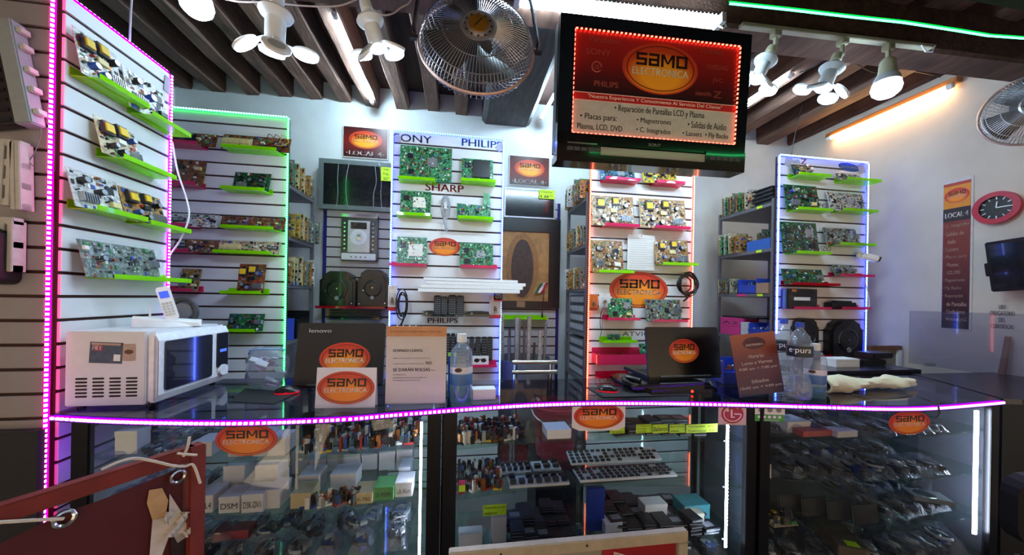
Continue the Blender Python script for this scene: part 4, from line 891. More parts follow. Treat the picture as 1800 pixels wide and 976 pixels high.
ledge('red acrylic ledge under the black housing on the right-hand panel', WHITE, 1447, 1510, 634, onY(1486, 633, 2.37).z-.001, 'red', .1); ledge('red acrylic ledge low behind the water bottles', WHITE, 1390, 1442, 627, onY(1418, 626, 2.37).z-.001, 'red', .1)
# framed picture: plain ochre panel with a dark oval
loc, rz, w_, h = rect(BACK, 858, 384, 984, 542, .035); t = T('framed_picture', 'ochre picture with a plain dark oval in a black frame', 'picture', loc)
e = .07
for (x0, x1, z0, z1) in ((-w_/2, w_/2, h-.13, h), (-w_/2, w_/2, 0, e), (-w_/2, -w_/2+e, e, h-.13), (w_/2-e*1.6, w_/2, e, h-.13)): MB().bx(x0, x1, -.012, .033, z0, z1).build('frame_rail', BLACKM, t, bevel=.003)
cx_ = -.0; cw = w_-2.6*e; chh = h-.13-e
MB().bx(-w_/2+e, w_/2-e*1.6, .0, .01, e, h-.13).build('canvas', mat('ochre canvas', 'a07440', .6, noise=.25, nscale=14, dirt='6e4a26', dirt_amt=.6, dscale=9), t)
MB().prism(ell(cw*.62, chh*.95, 40, -e*.3, e+chh*.5), -.001, .002).build('pale_oval', mat('dull gold paint', '8a5f30', .6, noise=.2, nscale=40), t); MB().prism(ell(cw*.42, chh*.84, 40, -e*.3, e+chh*.47), -.002, .002).build('dark_oval', mat('dark umber paint', '3e2a20', .6, noise=.3, nscale=25), t)
MB().bx(-.05-e*.3, .03-e*.3, -.016, -.011, .01, e*.95).build('caption_plate', mat('tan plate', '8c6a4a', .5), t)
ledge('long lime acrylic ledge under the ochre picture', BACK, 862, 960, 560, onY(910, 561, YB-.12).z, 'lime', .1)
p = onY(953, 559, YB-.1); t = T('small_flag', 'small green white red flag on a stick before the picture', 'flag', p)
MB().cyl((0, 0, 0), (0.0, 0, .06), .012, .004, 12).build('stand', BLACKM, t); MB().cyl((0, 0, .05), (.02, 0, .34), .0025, n=6).build('stick', BLACKM, t)
for k, c in enumerate(('1f5a34', 'd8d4d0', 'b02030')):
    MB().grid(3, 8, lambda u, v, k=k: (.018-.05*k*.0 - .1*v*.55 + .03*(u+k-1.5)*.9, -.006*math.sin(v*7+u+k), .335-.05*(u+k)*.55-.11*v*.9 + .03*(u+k))).build(('green_band', 'white_band', 'red_band')[k], mat('flag '+c, c, .8), t)

# ------------------------------------------------------------------ floor things behind the counter
t = T('step_stool', 'chrome step stool with two rails behind the counter', 'stool', onY(938, 690, 2.5) * 1); t.location.z = 0
xa, xb_ = onY(900, 650, 2.5).x-t.location.x, onY(979, 650, 2.5).x-t.location.x; za_, zb_ = onY(938, 637, 2.5).z, onY(938, 654, 2.5).z
for k, z in enumerate((za_, zb_)): MB().tube([(xa, -.0, z), (xb_, 0, z)], .018, 10).build('rail', CHROME, t, smooth=True)
for x in (xa+.03, xb_-.05):
    MB().tube([(x, 0, 0), (x, 0, za_)], .012, 8).build('leg', CHROME, t, smooth=True); MB().tube([(x, .25, 0), (x, .02, za_-.02)], .012, 8).build('leg', CHROME, t, smooth=True)
t = T('tool_bin', 'grey bin of sticks and tools behind the stool', 'bin', (onY(918, 660, 2.95).x, 2.95, 0))
MB().lathe([(0, .25), (.2, .25), (.25, onY(918, 628, 2.95).z-.0), (.24, onY(918, 628, 2.95).z), (.19, .27)], 16).build('tub', mat('grey tub', '6c6c74', .5), t, smooth=True); MB().bx(-.18, .18, -.18, .18, 0, .25).build('base', mat('red base', '8a2028', .5), t)
rg = random.Random(6); HND = [mat('pale wood handle', 'a89888', .6, noise=.2), mat('grey handle', '7c7878', .5), mat('rusty handle', '6a4c3c', .6)]
for k in range(11):
    PLACE[0] = ORD[k]+' from left'; a = -.19+.038*k; zt = rg.uniform(1.02, 1.36); yy = rg.uniform(-.1, .1); tag(MB().tube([(a*.85, yy, .3), (a*.95+rg.uniform(-.015, .015), yy, zt)], .011 if k % 3 else .018, 6).build('tool_stick', HND[k % 3], None, t.location+Vector((0, 0, 0))), 'stick or tool standing in the grey bin under the picture', 'tool', 'sticks in the grey bin')
PLACE[0] = None
t = T('bucket', 'red bucket behind the glass middle case', 'bucket', (onY(975, 780, 2.15).x, 2.15, 0)); MB().lathe([(0, .45), (.12, .45), (.155, .75), (.16, .75), (.16, .77), (.15, .77), (.115, .46)], 24).build('pail', mat('red pail', 'a82c48', .45), t, smooth=True); MB().tube([(.16*math.cos(a), -.02-.12*math.sin(a), .74-.07*math.sin(a)) for a in [math.pi*k/12 for k in range(13)]], .004, 6).build('handle', WHITEP, t, smooth=True); MB().bx(-.15, .15, -.13, .13, 0, .45).build('crate', BLACKM, t)

# ------------------------------------------------------------------ small goods on the panels
loc, rz, w_, h = rect(BLUE, 770, 341, 796, 411, .03); t = T('bagged_cable', 'grey coiled cable in a clear bag on the middle panel', 'cable', loc)
CAB = mat('grey cable', 'a2a6ac', .4)
for k in range(4): MB().tube([(w_*(.3-.03*k)*math.cos(a), -.006*k, h*.66+h*(.3-.025*k)*math.sin(a)) for a in [2*math.pi*i/28 for i in range(28)]], .004, 6, 0, True).build('cable_loop', CAB, t, smooth=True)
MB().tube(smooth_path([(-.01, 0, h*.4), (.0, -.01, h*.25), (.01, 0, h*.05)]), .009, 8).build('cable_tail', CAB, t, smooth=True); MB().bx(-.012, .012, -.01, .005, h*.62, h*.8).build('plug', WHITEP, t, bevel=.002)
rg = random.Random(2); MB().grid(6, 10, lambda u, v: (-w_*.5+w_*u, -.022-rg.uniform(0, .008), h*v)).build('plastic_bag', BAG, t)
# white strip bundle on prongs
loc, rz, w_, h = rect(BLUE, 737, 490, 921, 515, .07)
t = T('strip_bundle', 'bundle of long white strips lying across the middle panel', 'strips', loc)
for k, (dx, ww, z0, dz) in enumerate(((-.02, .96, 0, .26), (.0, .97, .28, .25), (.03, .95, .54, .22), (-.01, .9, .78, .2))):
    MB().bx(-w_*ww/2+dx, w_*ww/2+dx, -.03+.008*k, .035, h*z0, h*(z0+dz)).build('white_strip', WHITEP, t, rot=(0, .004*(k-1), 0), bevel=.002)
RB = mat('black remote rubber', '17171b', .45); RBTN = mat('grey remote key', '6e7078', .5)
def remote_mesh(w_, h, n):
    mb = MB(); mb.prism(rrect(-w_/2, w_/2, 0, h, w_*.28), -.012, .006)
    for i in range(n):
        for j in (-1, 0, 1): mb.box(j*w_*.27, -.0135, h*(.12+.76*i/(n-1)), w_*.17, .004, h*.035, 1)
    return mb.mesh('remote_control', [RB, RBTN])
REM = [remote_mesh(.048, .17, 9), remote_mesh(.042, .19, 10), remote_mesh(.054, .15, 8)]
fz = onY(790, 556, 2.55).z
for k, (px, py0, py1, lab) in enumerate(((769, 520, 556, 'leftmost remote control standing under the white strips'), (781, 521, 555, 'second remote control under the white strips, with pale keys'), (795, 519, 556, 'third remote control under the white strips, square topped'), (809, 520, 556, 'rightmost oval remote control under the white strips'))):
    a, rz, ww, hh = rect(BLUE, px-6, py0, px+6, py1, .05); o = put('remote_control', REM[k % 3], None, (a.x, a.y, fz+.001), (-.12, 0, 0)); o.scale = (1.1, 1, hh/(.17, .19, .15, .17)[k]); tag(o, lab, 'remote control')
for px0, px1, lab in ((745, 766, 'black gadget lying left on the clear ledge of remotes'), (818, 861, 'black gadget lying right on the clear ledge of remotes')):
    a, rz, ww, hh = rect(BLUE, px0, 547, px1, 556, .05); t = T('game_pad', lab, 'gadget', (a.x, a.y, fz+.001)); MB().prism([(-ww/2, .2*hh), (-ww*.4, 0), (ww*.4, 0), (ww/2, .2*hh), (ww*.42, .9*hh), (ww*.15, hh), (-ww*.15, hh), (-ww*.42, .9*hh)], -.03, .02).build('pad_body', RB, t, bevel=.004); MB().cyl((-ww*.25, -.03, hh*.5), (-ww*.25, -.036, hh*.5), .01, n=10).build('pad_key', RBTN, t)
ledge('clear acrylic ledge under the standing remote controls', BLUE, 742, 864, 556, fz, 'clear', .1)
def hang_pack(label, fr, b, c1, c2):
    loc, rz, w_, h = rect(fr, *b, off=.035); t = T('hanging_pack', label, 'package', loc, rz); MB().bx(-w_/2, w_/2, 0, .002, 0, h).build('card', mat('pack '+c1, c1, .5), t); MB().bx(-w_*.5, w_*.5, -.0012, -.0002, 0, h*.16).build('card_band', mat('pack '+c2, c2, .5), t)
    MB().prism(rrect(-w_*.32, w_*.32, h*.25, h*.7, w_*.1), -.02, -.0005).build('blister', BAG, t); MB().lathe([(0, 0), (w_*.16, 0), (w_*.12, h*.2), (0, h*.24)], 10, 0, (0, -.01, h*.32)).build('product', mat('dark bronze', '6a5040', .4), t); MB().cyl((0, .034, h*.95), (0, -.02, h*.95), .003, n=6).build('hook', CHROME, t); return t
hang_pack('white and red hanging pack at the left edge of the middle panel', BLUE, (682, 502, 698, 547), 'd8d0cc', 'c02038'); hang_pack('red white and blue hanging pack at the right edge of the middle panel', BLUE, (860, 520, 881, 560), 'c8b8b4', 'b81c34'); hang_pack('small pack with a red blob behind the right hanging pack', BLUE, (868, 511, 884, 530), '4a62c0', 'c02838')
def hang_cable(label, fr, b, m, n=6, r=.004):
    loc, rz, w_, h = rect(fr, *b, off=.05); rg = random.Random(len(label)); t = T('cable_coil', label, 'cable', loc)
    for k in range(n):
        a0 = rg.uniform(-.25, .25); ww = w_*rg.uniform(.2, .42); hh = h*rg.uniform(.24, .42)
        MB().tube([(ww*math.cos(a)*math.cos(a0) + a0*.05, rg.uniform(-.004, .004)-.006*k, h*.56+hh*math.sin(a)) for a in [2*math.pi*i/20 for i in range(20)]], r, 6, 0, True).build('loop', m, t, smooth=True)
    MB().tube(smooth_path([(0, -.01, h*.35), (w_*.1, -.02, h*.2), (-w_*.1, -.01, 0)]), r*1.5, 6).build('plug_end', m, t, smooth=True); MB().cyl((0, .049, h*.96), (0, -.04, h*.96), .003, n=6).build('hook', CHROME, t); return t
hang_cable('black cable coil beside the left hanging pack', BLUE, (694, 506, 722, 572), BLACKM, 4); hang_cable('black cable coil hung over the right orange strip', ORANGE, (1183, 477, 1226, 530), BLACKM, 9, .005)
def keystrip(label, px, py0, py1, group=None):
    a, rz, ww, hh = rect(BLUE, px-6, py0, px+6, py1, .03); o = put('remote_control', REM[int(px) % 3], None, (a.x, a.y, a.z), (0, 0, 0)); o.scale = (.8, 1, hh/(.17, .19, .15)[int(px) % 3]); tag(o, label, 'remote control', group)
for k, px in enumerate((787, 796, 806, 815)): PLACE[0] = ORD[k]+' from left'; keystrip('remote control in the row hung behind the tall notice', px, 586, 640, 'remotes hung behind the notice')
for k, px in enumerate((829, 840, 851, 861)): PLACE[0] = ORD[k]+' from left'; keystrip('remote control in the row above the sunglasses box', px, 592, 634, 'remotes hung right of the gel bottle')
PLACE[0] = None
a, rz, ww, hh = rect(BLUE, 829, 626, 859, 643, .05); t = T('sunglasses_box', 'white box with sunglasses pictured on it, on a pink ledge', 'box', a); MB().bx(-ww/2, ww/2, 0, .045, 0, hh).build('box_body', WHITEP, t, bevel=.001)
for s in (-1, 1): MB().prism(ell(ww*.32, hh*.42, 20, s*ww*.2, hh*.55), -.001, 0).build('printed_lens', INK, t)
MB().bx(-ww*.08, ww*.08, -.001, 0, hh*.62, hh*.7).build('printed_bridge', INK, t)
ledge('pink acrylic ledge under the sunglasses box', BLUE, 826, 872, 643, a.z-.001, 'pink', .1)
a, rz, ww, hh = rect(BLUE, 690, 572, 740, 583, .04); t = T('comb_rack', 'dark ribbed part on the middle panel above the notice', 'part', a); MB().bx(-ww/2, ww/2, -.01, .039, 0, hh*.5).build('bar', RB, t)
for k in range(9): MB().cyl((-ww*.45+ww*.11*k, 0, hh*.5), (-ww*.45+ww*.11*k, 0, hh), .007, n=8).build('knob', CHROME if k % 2 else RB, t)
# paper list, packets and trays between the orange strips
a, rz, ww, hh = rect(ORANGE, 1103, 413, 1151, 475, .03); t = T('paper_list', 'white printed list between two bagged boards', 'paper', a); MB().bx(-ww/2, ww/2, 0, .001, 0, hh).build('sheet', mat('paper', 'd4d2d0', .8, noise=.02), t)
for k in range(14): MB().bx(-ww*.44, ww*(.44 if k % 3 else .2), -.0006, -.0001, hh*(.06+.064*k), hh*(.066+.064*k)).build('printed_line', mat('grey ink', '86868a', .8), t)
MB().cyl((0, .029, hh*.97), (0, -.004, hh*.97), .004, n=8).build('pin', CHROME, t)
hang_pack('orange packet at the left edge of the orange-lit panel', ORANGE, (1036, 518, 1051, 546), 'd8641c', 'a03818'); hang_pack('white card hung left of the green pinned board', ORANGE, (1053, 516, 1073, 541), 'dcd8d8', 'b8b8c0')
wire('black earphone wire hanging left of the green pinned board', [onY(*p, 2.51) for p in ((1062, 540), (1056, 552), (1055, 570), (1057, 582), (1055, 592))], .0025, BLACKM); wire('thin dark wire hanging beside the earphone wire', [onY(*p, 2.515) for p in ((1066, 540), (1060, 555), (1058, 565), (1059, 578))], .0018, BLACKM)
def tray(label, b, depth, m, chips=0):
    a, rz, ww, hh = rect(ORANGE, *b, off=.0); t = T('acrylic_tray', label, 'tray', a); e = .003; mb = MB(); d_ = depth
    mb.bx(-ww/2, ww/2, -d_, -.001, 0, e); mb.bx(-ww/2, ww/2, -d_, -d_+e, 0, hh); mb.bx(-ww/2, -ww/2+e, -d_, -.001, 0, hh); mb.bx(ww/2-e, ww/2, -d_, -.001, 0, hh); mb.bx(-ww/2, ww/2, -e-.001, -.001, 0, hh*1.5); mb.build('tray_body', PINKA, t)
    if chips:
        mb = MB(); comp_fill(mb, ww*.92, d_*.8, random.Random(5), 1.4, .02, .02, (1, 2, 8, 8, 1)); stuff(mb.build('loose_chips', [PINKA]+CM, t, (0, -.01-d_*.82, hh*.72), (-math.pi/2, 0, 0)))
    return t
tray('long pink tray full of brown parts left of the laptop', (1040, 619, 1138, 636), .12, PINKA, 1); tray('short pink tray below the long tray', (1046, 660, 1104, 676), .12, PINKA)
# black box and module low on the right-hand panel
a, rz, ww, hh = rect(WHITE, 1384, 508, 1437, 543, .07); t = T('boxed_module', 'bagged black box with a white label under the red ledge', 'box', a); MB().bx(-ww/2, ww/2, 0, .06, 0, hh).build('case', BLACKM, t, bevel=.004); MB().bx(-ww*.28, ww*.25, -.001, .001, hh*.42, hh*.58).build('paper_label', WHITEP, t); MB().bx(-ww*.35, -ww*.2, -.001, .001, hh*.85, hh*.97).build('orange_label', mat('orange sticker', 'd87838', .5), t)
rg = random.Random(12); MB().grid(6, 5, lambda u, v: (-ww*.56+ww*1.1*u, -.012-rg.uniform(0, .01), hh*1.03*v)).build('plastic_bag', BAG, t); ledge('pink acrylic ledge under the bagged black box', WHITE, 1375, 1440, 543, a.z-.001, 'pink', .1)
a, rz, ww, hh = rect(WHITE, 1459, 529, 1504, 543, .06); t = T('black_module', 'flat black bagged module right of the bagged black box', 'part', a); MB().bx(-ww/2, ww/2, -.01, .05, 0, hh*.8).build('case', BLACKM, t, bevel=.005); MB().bx(-ww*.3, ww*.3, -.012, .03, hh*.6, hh).build('top_ridge', DKSTEEL, t, bevel=.003); ledge('pink acrylic ledge under the flat black module', WHITE, 1457, 1508, 543, a.z-.001, 'pink', .1)
a = onY(1508, 449, 2.40); t = T('security_camera', 'small white security camera on the right-hand panel edge', 'camera', a)
MB().lathe([(0, .02), (.03, .02), (.03, .008), (.018, 0), (0, 0)], 16, 0, (0, 0, 0), Ry).build('mount', WHITEP, t, smooth=True); R = Matrix.Rotation(-.5, 3, 'Z') @ Matrix.Rotation(.35, 3, 'Y'); MB().box(.06, -.04, -.02, .11, .055, .05, 0, R).build('camera_body', WHITEP, t, bevel=.01); MB().box(.112, -.066, -.038, .012, .045, .04, 0, R).build('lens_face', BLACKM, t, bevel=.003); MB().tube([(0, -.02, 0), (.03, -.03, -.01)], .008, 8).build('arm', WHITEP, t)
wire('thin white cable looping beside the right blue-white strip', [onY(*p, 2.39) for p in ((1516, 475), (1522, 500), (1528, 530), (1525, 545), (1514, 548))], .003, WHITEP)

# ------------------------------------------------------------------ counter top with wavy front edge
EDGE = [onZ(*p, 1.0) for p in ((92, 727), (180, 732), (300, 735.5), (440, 736), (600, 730), (700, 722), (850, 711), (950, 705.5), (1050, 703), (1180, 703.5), (1300, 706), (1450, 710), (1560, 713), (1650, 711), (1760, 702))]
EP = smooth_path(EDGE, 5)
def cY(x):
    for p, q in zip(EP, EP[1:]):
        if p.x <= x <= q.x: return p.y + (q.y-p.y)*(x-p.x)/max(q.x-p.x, 1e-6)
    return EP[0].y if x < EP[0].x else EP[-1].y
TOPG = clear('dark counter glass', 'c2c6d6', .03, 1.6)
poly = [(p.x, p.y) for p in EP] + [(2.84, 1.68), (2.9, 1.82), (-.1, 1.86), (-.25, 1.99), (-1.49, 1.99)]
ct = T('countertop', 'long glass countertop with a wavy front edge', 'countertop', (0, 0, 0)); MB().slab(poly, .99, 1.0).build('glass_sheet', TOPG, ct)
mb = MB(); n = len(EP); mb.add([(p.x, p.y-.004, .972) for p in EP] + [(p.x, p.y-.004, .99) for p in EP] + [(p.x, p.y+.022, .972) for p in EP] + [(p.x, p.y+.022, .99) for p in EP], [(k, k+1, n+k+1, n+k) for k in range(n-1)] + [(2*n+k+1, 2*n+k, 3*n+k, 3*n+k+1) for k in range(n-1)] + [(k+1, k, 2*n+k, 2*n+k+1) for k in range(n-1)] + [(n+k, n+k+1, 3*n+k+1, 3*n+k) for k in range(n-1)]); mb.build('edge_profile', DKSTEEL, ct)
strip('violet light strip along the front edge of the glass countertop', [(p.x, p.y-.0065, .986) for p in EP], (0, -1, 0), G_VIO, G_VIOT, pitch=.0155, w_=.015, bs=.0085)
DARKTOP = mat('dark laminate top', '1d1d2c', .25, noise=.1); NAVY = mat('dark navy cabinet', '07080f', .5, noise=.1)
t = T('side_counter', 'dark side counter along the right wall', 'counter', (0, 0, 0)); MB().slab([(2.625, 1.29), (2.86, 1.68), (2.92, 1.82), (XR-.002, 1.82), (XR-.002, 1.2), (2.7, 1.27)], .975, 1.0).build('top', DARKTOP, t); MB().slab([(2.72, 1.34), (2.95, 1.72), (XR-.004, 1.72), (XR-.004, 1.3)], 0, .975).build('cabinet', NAVY, t)

# ------------------------------------------------------------------ things on the counter
Z1 = 1.0005
# microwave: near side faces the camera, door faces right (+X)
mw = T('microwave', 'white microwave oven standing left on the counter', 'microwave', (-1.155, 1.512, Z1)); Dp, Wd, Hh = .31, .40, .295
MWW = mat('white enamel', 'dcdde2', .35, noise=.02, dirt='b4b0ae', dirt_amt=.25)
MB().bx(-Dp, -.045, 0, Wd, .012, Hh).build('body', MWW, mw, bevel=.004); MB().bx(-.045, -.012, .003, Wd-.003, .016, Hh-.004).build('front_frame', mat('white door plastic', 'eceef4', .25), mw, bevel=.008)
FRP = mat('white door plastic', 'eceef4', .25)
MB().grid(1, 10, lambda u, v: (-.013+.02*math.sin(math.pi*min(1, v*1.0))*0 + (.012 if 0 < v < 1 else 0), Wd*u, .02+(Hh-.03)*v)).build('door_skin', FRP, mw)
mb = MB(); mb.M = Matrix.Rotation(math.pi/2, 4, 'Z')
mb.prism(rrect(.025, Wd*.7, .06, Hh-.04, .01), -.006, .004); mb.build('door_window', mat('dark door glass', '141024', .08, coat=.5), mw)
mb = MB(); mb.M = Matrix.Rotation(math.pi/2, 4, 'Z'); mb.prism(rrect(Wd*.79, Wd*.97, .09, Hh-.04, .006), -.006, .004); cp = mb.build('control_panel', mat('dark control glass', '100c24', .1), mw)
mb = MB(); mb.M = Matrix.Rotation(math.pi/2, 4, 'Z')
[mb.box(Wd*(.835+.03*k), -.0075, Hh*.575, .006, .001, .014) for k in range(4)]; mb.build('clock_digits', glow('blue clock digits', '4060ff', 1.5), cp)
mb = MB(); mb.M = Matrix.Rotation(math.pi/2, 4, 'Z'); mb.prism(ell(Wd*.15, .05, 24, Wd*.88, .075), -.012, .0); mb.build('door_button', FRP, mw, bevel=.003)
for c in range(4):
    for r in range(6): x = -Dp+.055+.055*c; MB().prism(rrect(x-.019, x+.019, .045+.0135*r, .052+.0135*r, .003, 2), -.0012, .002).build('vent_slot', BLACKMAT, mw)
stk = MB().bx(-.24, -.132, -.0012, 0, .165, .245).build('picture_sticker', mat('sticker slate', '3a4a62', .4, noise=.25, nscale=50), mw, rot=(0, .05, 0)); text('sticker_letters', 'BIT', -.23, -.2, .215, .232, -.0018, mat('print white', 'f2f2f2', .4), stk, .03); MB().bx(-.235, -.14, -.0018, -.0013, .234, .242).build('sticker_title', mat('sticker tan', 'b89a8a', .5), stk); MB().prism(rrect(-.232, -.198, .212, .235, .004), -.0016, -.0012).build('sticker_badge', mat('sticker crimson', 'a03050', .5), stk)
MB().bx(-.16, -.138, -.0018, -.0013, .175, .2).build('sticker_block', WHITEP, stk)
s2 = MB().prism(rrect(-.122, -.078, .182, .248, .006), -.0012, 0).build('small_sticker', mat('beige sticker', 'b8a090', .6, noise=.1), mw); MB().prism(ell(.03, .018, 20, -.1, .217), -.0018, -.0012).build('sticker_emblem', mat('sticker brown', '5c4034', .6), s2)
for x in (-Dp+.03, -.05):
    for y in (.03, Wd-.03): MB().cyl((x, y, 0), (x, y, .014), .012, n=10).build('foot', BLACKM, mw)
# cordless phone on the microwave
pz = Z1+Hh; ph = T('cordless_phone', 'white cordless phone in its cradle on the microwave', 'phone', onZ(297, 574, pz)+Vector((0, 0, .001)), .5)
mb = MB(); mb.grid(10, 6, lambda u, v: ((u-.5)*.22, (v-.5)*.1*(1-.5*abs(2*u-1)**2), (.028+.02*(1-u))*math.sin(math.pi*v)**.3)); mb.grid(10, 6, lambda u, v: ((u-.5)*.22, (v-.5)*.1*(1-.5*abs(2*u-1)**2), 0.0)); mb.build('cradle', WHITEP, ph, smooth=True)
MB().prism([((u-.5)*.218, .0) for u in (0, 1)] + [((u-.5)*.2, .016+.02*(1-u)) for u in (1, .5, 0)], -.046*.8, .046*.8).build('cradle_core', WHITEP, ph, bevel=.004)
R = Matrix.Translation((.015, 0, .03)) @ Matrix.Rotation(-.25, 4, 'Y')
hs = MB(); hs.M = R @ Matrix.Rotation(0, 4, 'Z'); hs.prism(rrect(-.022, .022, 0, .15, .012), -.024, -.004); hd = hs.build('handset', WHITEP, ph, bevel=.002)
mb = MB(); mb.M = R; mb.prism(rrect(-.015, .015, .1, .13, .002), -.0255, -.0235); mb.build('phone_screen', glow('phone screen light', '4258d8', .8), hd)
mb = MB(); mb.M = R
for i in range(5):
    for j in range(3): mb.box(-.012+.012*j, -.025, .025+.013*i, .008, .003, .007)
stuff(mb.build('keys', mat('pale grey key', 'b4bab8', .5), hd)); MB().cyl((-.06, 0, .03), (-.06, 0, .09), .004, n=8).build('antenna', WHITEP, ph)
wire('white phone cord looping in front of the side panel edge', [onY(*p, 2.02) for p in ((303, 250), (312, 300), (328, 350), (332, 382), (318, 420), (298, 450), (288, 480), (286, 498))], .004, WHITEP)
t = T('round_headset', 'dark round headphone leaning behind the cordless phone', 'headphone', onY(322, 575, 1.86)); t.location.z = pz+.001
MB().tube([(.055*math.cos(a), 0, .06+.06*math.sin(a)) for a in [2*math.pi*k/24 for k in range(24)]], .012, 8, 0, True).build('ring', mat('charcoal rubber', '38383e', .5), t, smooth=True); MB().lathe([(0, 0), (.045, 0), (.04, .012), (0, .018)], 20, 0, (0, 0, .06), Ry).build('ear_pad', mat('grey pad', '6a6a70', .6), t, smooth=True)
# mouse pads and mice
PAD = mat('black mouse pad cloth', '0e1016', .7, noise=.1)
def mousepad(label, q):
    pts = [onZ(*p, Z1) for p in q]; tag(MB().slab([(p.x, p.y) for p in pts], Z1, Z1+.003).build('mouse_pad', PAD), label, 'mouse pad')
mousepad('black mouse pad left of the dark brown laptop', ((404, 707), (482, 711), (526, 690), (430, 684))); mousepad('black mouse pad left of the laptop on a stand', ((1030, 682), (1062, 699), (1150, 697), (1110, 681)))
def mouse(label, p, rz):
    t = T('computer_mouse', label, 'mouse', p, rz); prof = [(-.5, .05), (-.45, .6), (-.1, 1), (.3, .85), (.5, .3), (.5, 0)]
    MB().grid(10, 8, lambda u, v: ((u-.5)*.1, (v-.5)*.06*math.sqrt(max(.02, 1-(2*u-1)**4)), .006+.028*math.sin(math.pi*(.12+.8*u))*math.sin(math.pi*v)**.5)).build('shell', mat('black mouse shell', '1a1418', .3), t, smooth=True)
    MB().slab([(.05*math.cos(a), .03*math.sin(a)) for a in [2*math.pi*k/20 for k in range(20)]], 0, .008).build('red_base', mat('red glowing trim', 'c01830', .3, emit='ff1030', estr=.25), t); MB().cyl((.025, -.006, .03), (.025, .006, .03), .008, n=12).build('wheel', BLACKM, t); return t  # the red trim emits a weak red of its own
mouse('black and red mouse by the dark brown laptop', onZ(505, 692, Z1)+Vector((0, 0, .0035)), .2); mouse('black and red mouse near the laptop on a stand', onZ(1068, 689, Z1)+Vector((0, 0, .0035)), -.3)
# laptops (lids seen from behind)
LID = mat('dark brown laptop lid', '140f11', .5, noise=.06); LIDB = mat('black laptop lid', '050507', .25, noise=.06)
def laptop(label, ba, bb, hgt, lid, z, brand=None, lean=.18, logo=None):
    ba = Vector(ba); bb = Vector(bb); w_ = (bb-ba).length; rz = math.atan2(bb.y-ba.y, bb.x-ba.x); t = T('laptop', label, 'laptop', ((ba+bb)/2)*1.0, rz); t.location.z = z
    MB().bx(-w_/2, w_/2, .005, w_*.62, 0, .018).build('base', BLACKM, t, bevel=.004); mb = MB(); mb.M = Matrix.Translation((0, .01, .014)) @ Matrix.Rotation(lean, 4, 'X'); mb.prism(rrect(-w_/2, w_/2, 0, hgt, .012), -.006, .006); mb.build('lid', lid, t, bevel=.002)
    MB().cyl((-w_*.35, .008, .012), (w_*.35, .008, .012), .009, n=10).build('hinge', BLACKM, t); mb = MB(); mb.M = Matrix.Translation((0, .01, .014)) @ Matrix.Rotation(lean, 4, 'X'); mb.bx(-w_*.46, w_*.46, .0062, .007, hgt*.06, hgt*.95); mb.build('screen', SCREEN, t)
    h_ = bpy.data.objects.new('lid_decal', None)
    kb = MB()
    for i in range(12):
        for j in range(4): kb.box(-w_*.4+w_*.8*i/11, w_*(.12+.09*j), .019, w_*.055, w_*.07, .003)
    stuff(kb.build('keys', RB, t))
    def onlid(name, mb2, m): mb2.M = Matrix.Identity(4); o = mb2.build(name, m, t, (0, .01, .014), (lean, 0, 0)); return o
    if brand: onlid('brand_letters', text_into(MB(), brand, -w_*.38, -w_*.13, hgt*.84, hgt*.9, -.0068, 0, .02), mat('silver letters', 'c8c8cc', .35, .3))
    if logo:
        lw, lh, lx, lz = logo; d = bpy.data.objects.new('lid_logo', None); n0 = set(bpy.data.objects); oval_logo(t, lw, lh, lx, lz, 0)
        M2 = Matrix.Translation((0, .01, .014)) @ Matrix.Rotation(lean, 4, 'X')
        for o in set(bpy.data.objects)-n0:
            o.location = M2 @ Vector((lx, -.0062, lz)); o.rotation_euler = (lean, 0, 0)
        bpy.data.objects.remove(d)
    bpy.data.objects.remove(h_)
    return t
laptop('dark brown laptop with an oval logo sticker on its lid', onZ(514, 684, Z1), onZ(672, 680, Z1), .30, LID, Z1, 'lenovo', -.2, (.235, .155, .02, .125))
b0, b1 = onZ(1135, 681, Z1), onZ(1262, 677, Z1); sz = .045
st_ = T('laptop_stand', 'black slanted laptop stand on the counter', 'stand', onZ(1190, 690, Z1)+Vector((0, .02, 0))); MB().prism([(-.22, 0), (.22, 0), (.22, .012), (.17, .043), (-.2, .043), (-.24, .03)], -.02, .22).build('platform', GLOSSB, st_, bevel=.004); MB().prism([(-.16, 0), (.18, 0), (.17, .02), (-.15, .02)], -.05, -.0195).build('front_lip', GLOSSB, st_, bevel=.003); MB().lathe([(0, 0), (.006, 0), (.004, .004), (0, .005)], 10, 0, (.06, -.05, .012), Ry).build('power_light', glow('red standby light', 'ff2010', 6), st_)
MB().tube(smooth_path([(-.2, .0, .02), (-.25, .03, .05), (-.22, .08, .055), (-.17, .02, .05)]), .012, 8).build('cable_bundle', BLACKM, st_, smooth=True)
for s in (.12, .2): MB().tube([(s, -.02, .01), (s+.03, .06, .045)], .004, 6).build('wire_foot', CHROME, st_)
laptop('black laptop with an oval logo sticker raised on a stand', Vector((b0.x, b0.y-.03, 0)), Vector((b1.x, b1.y-.03, 0)), .255, LIDB, Z1+.0435, None, -.14, (.175, .125, .0, .13))
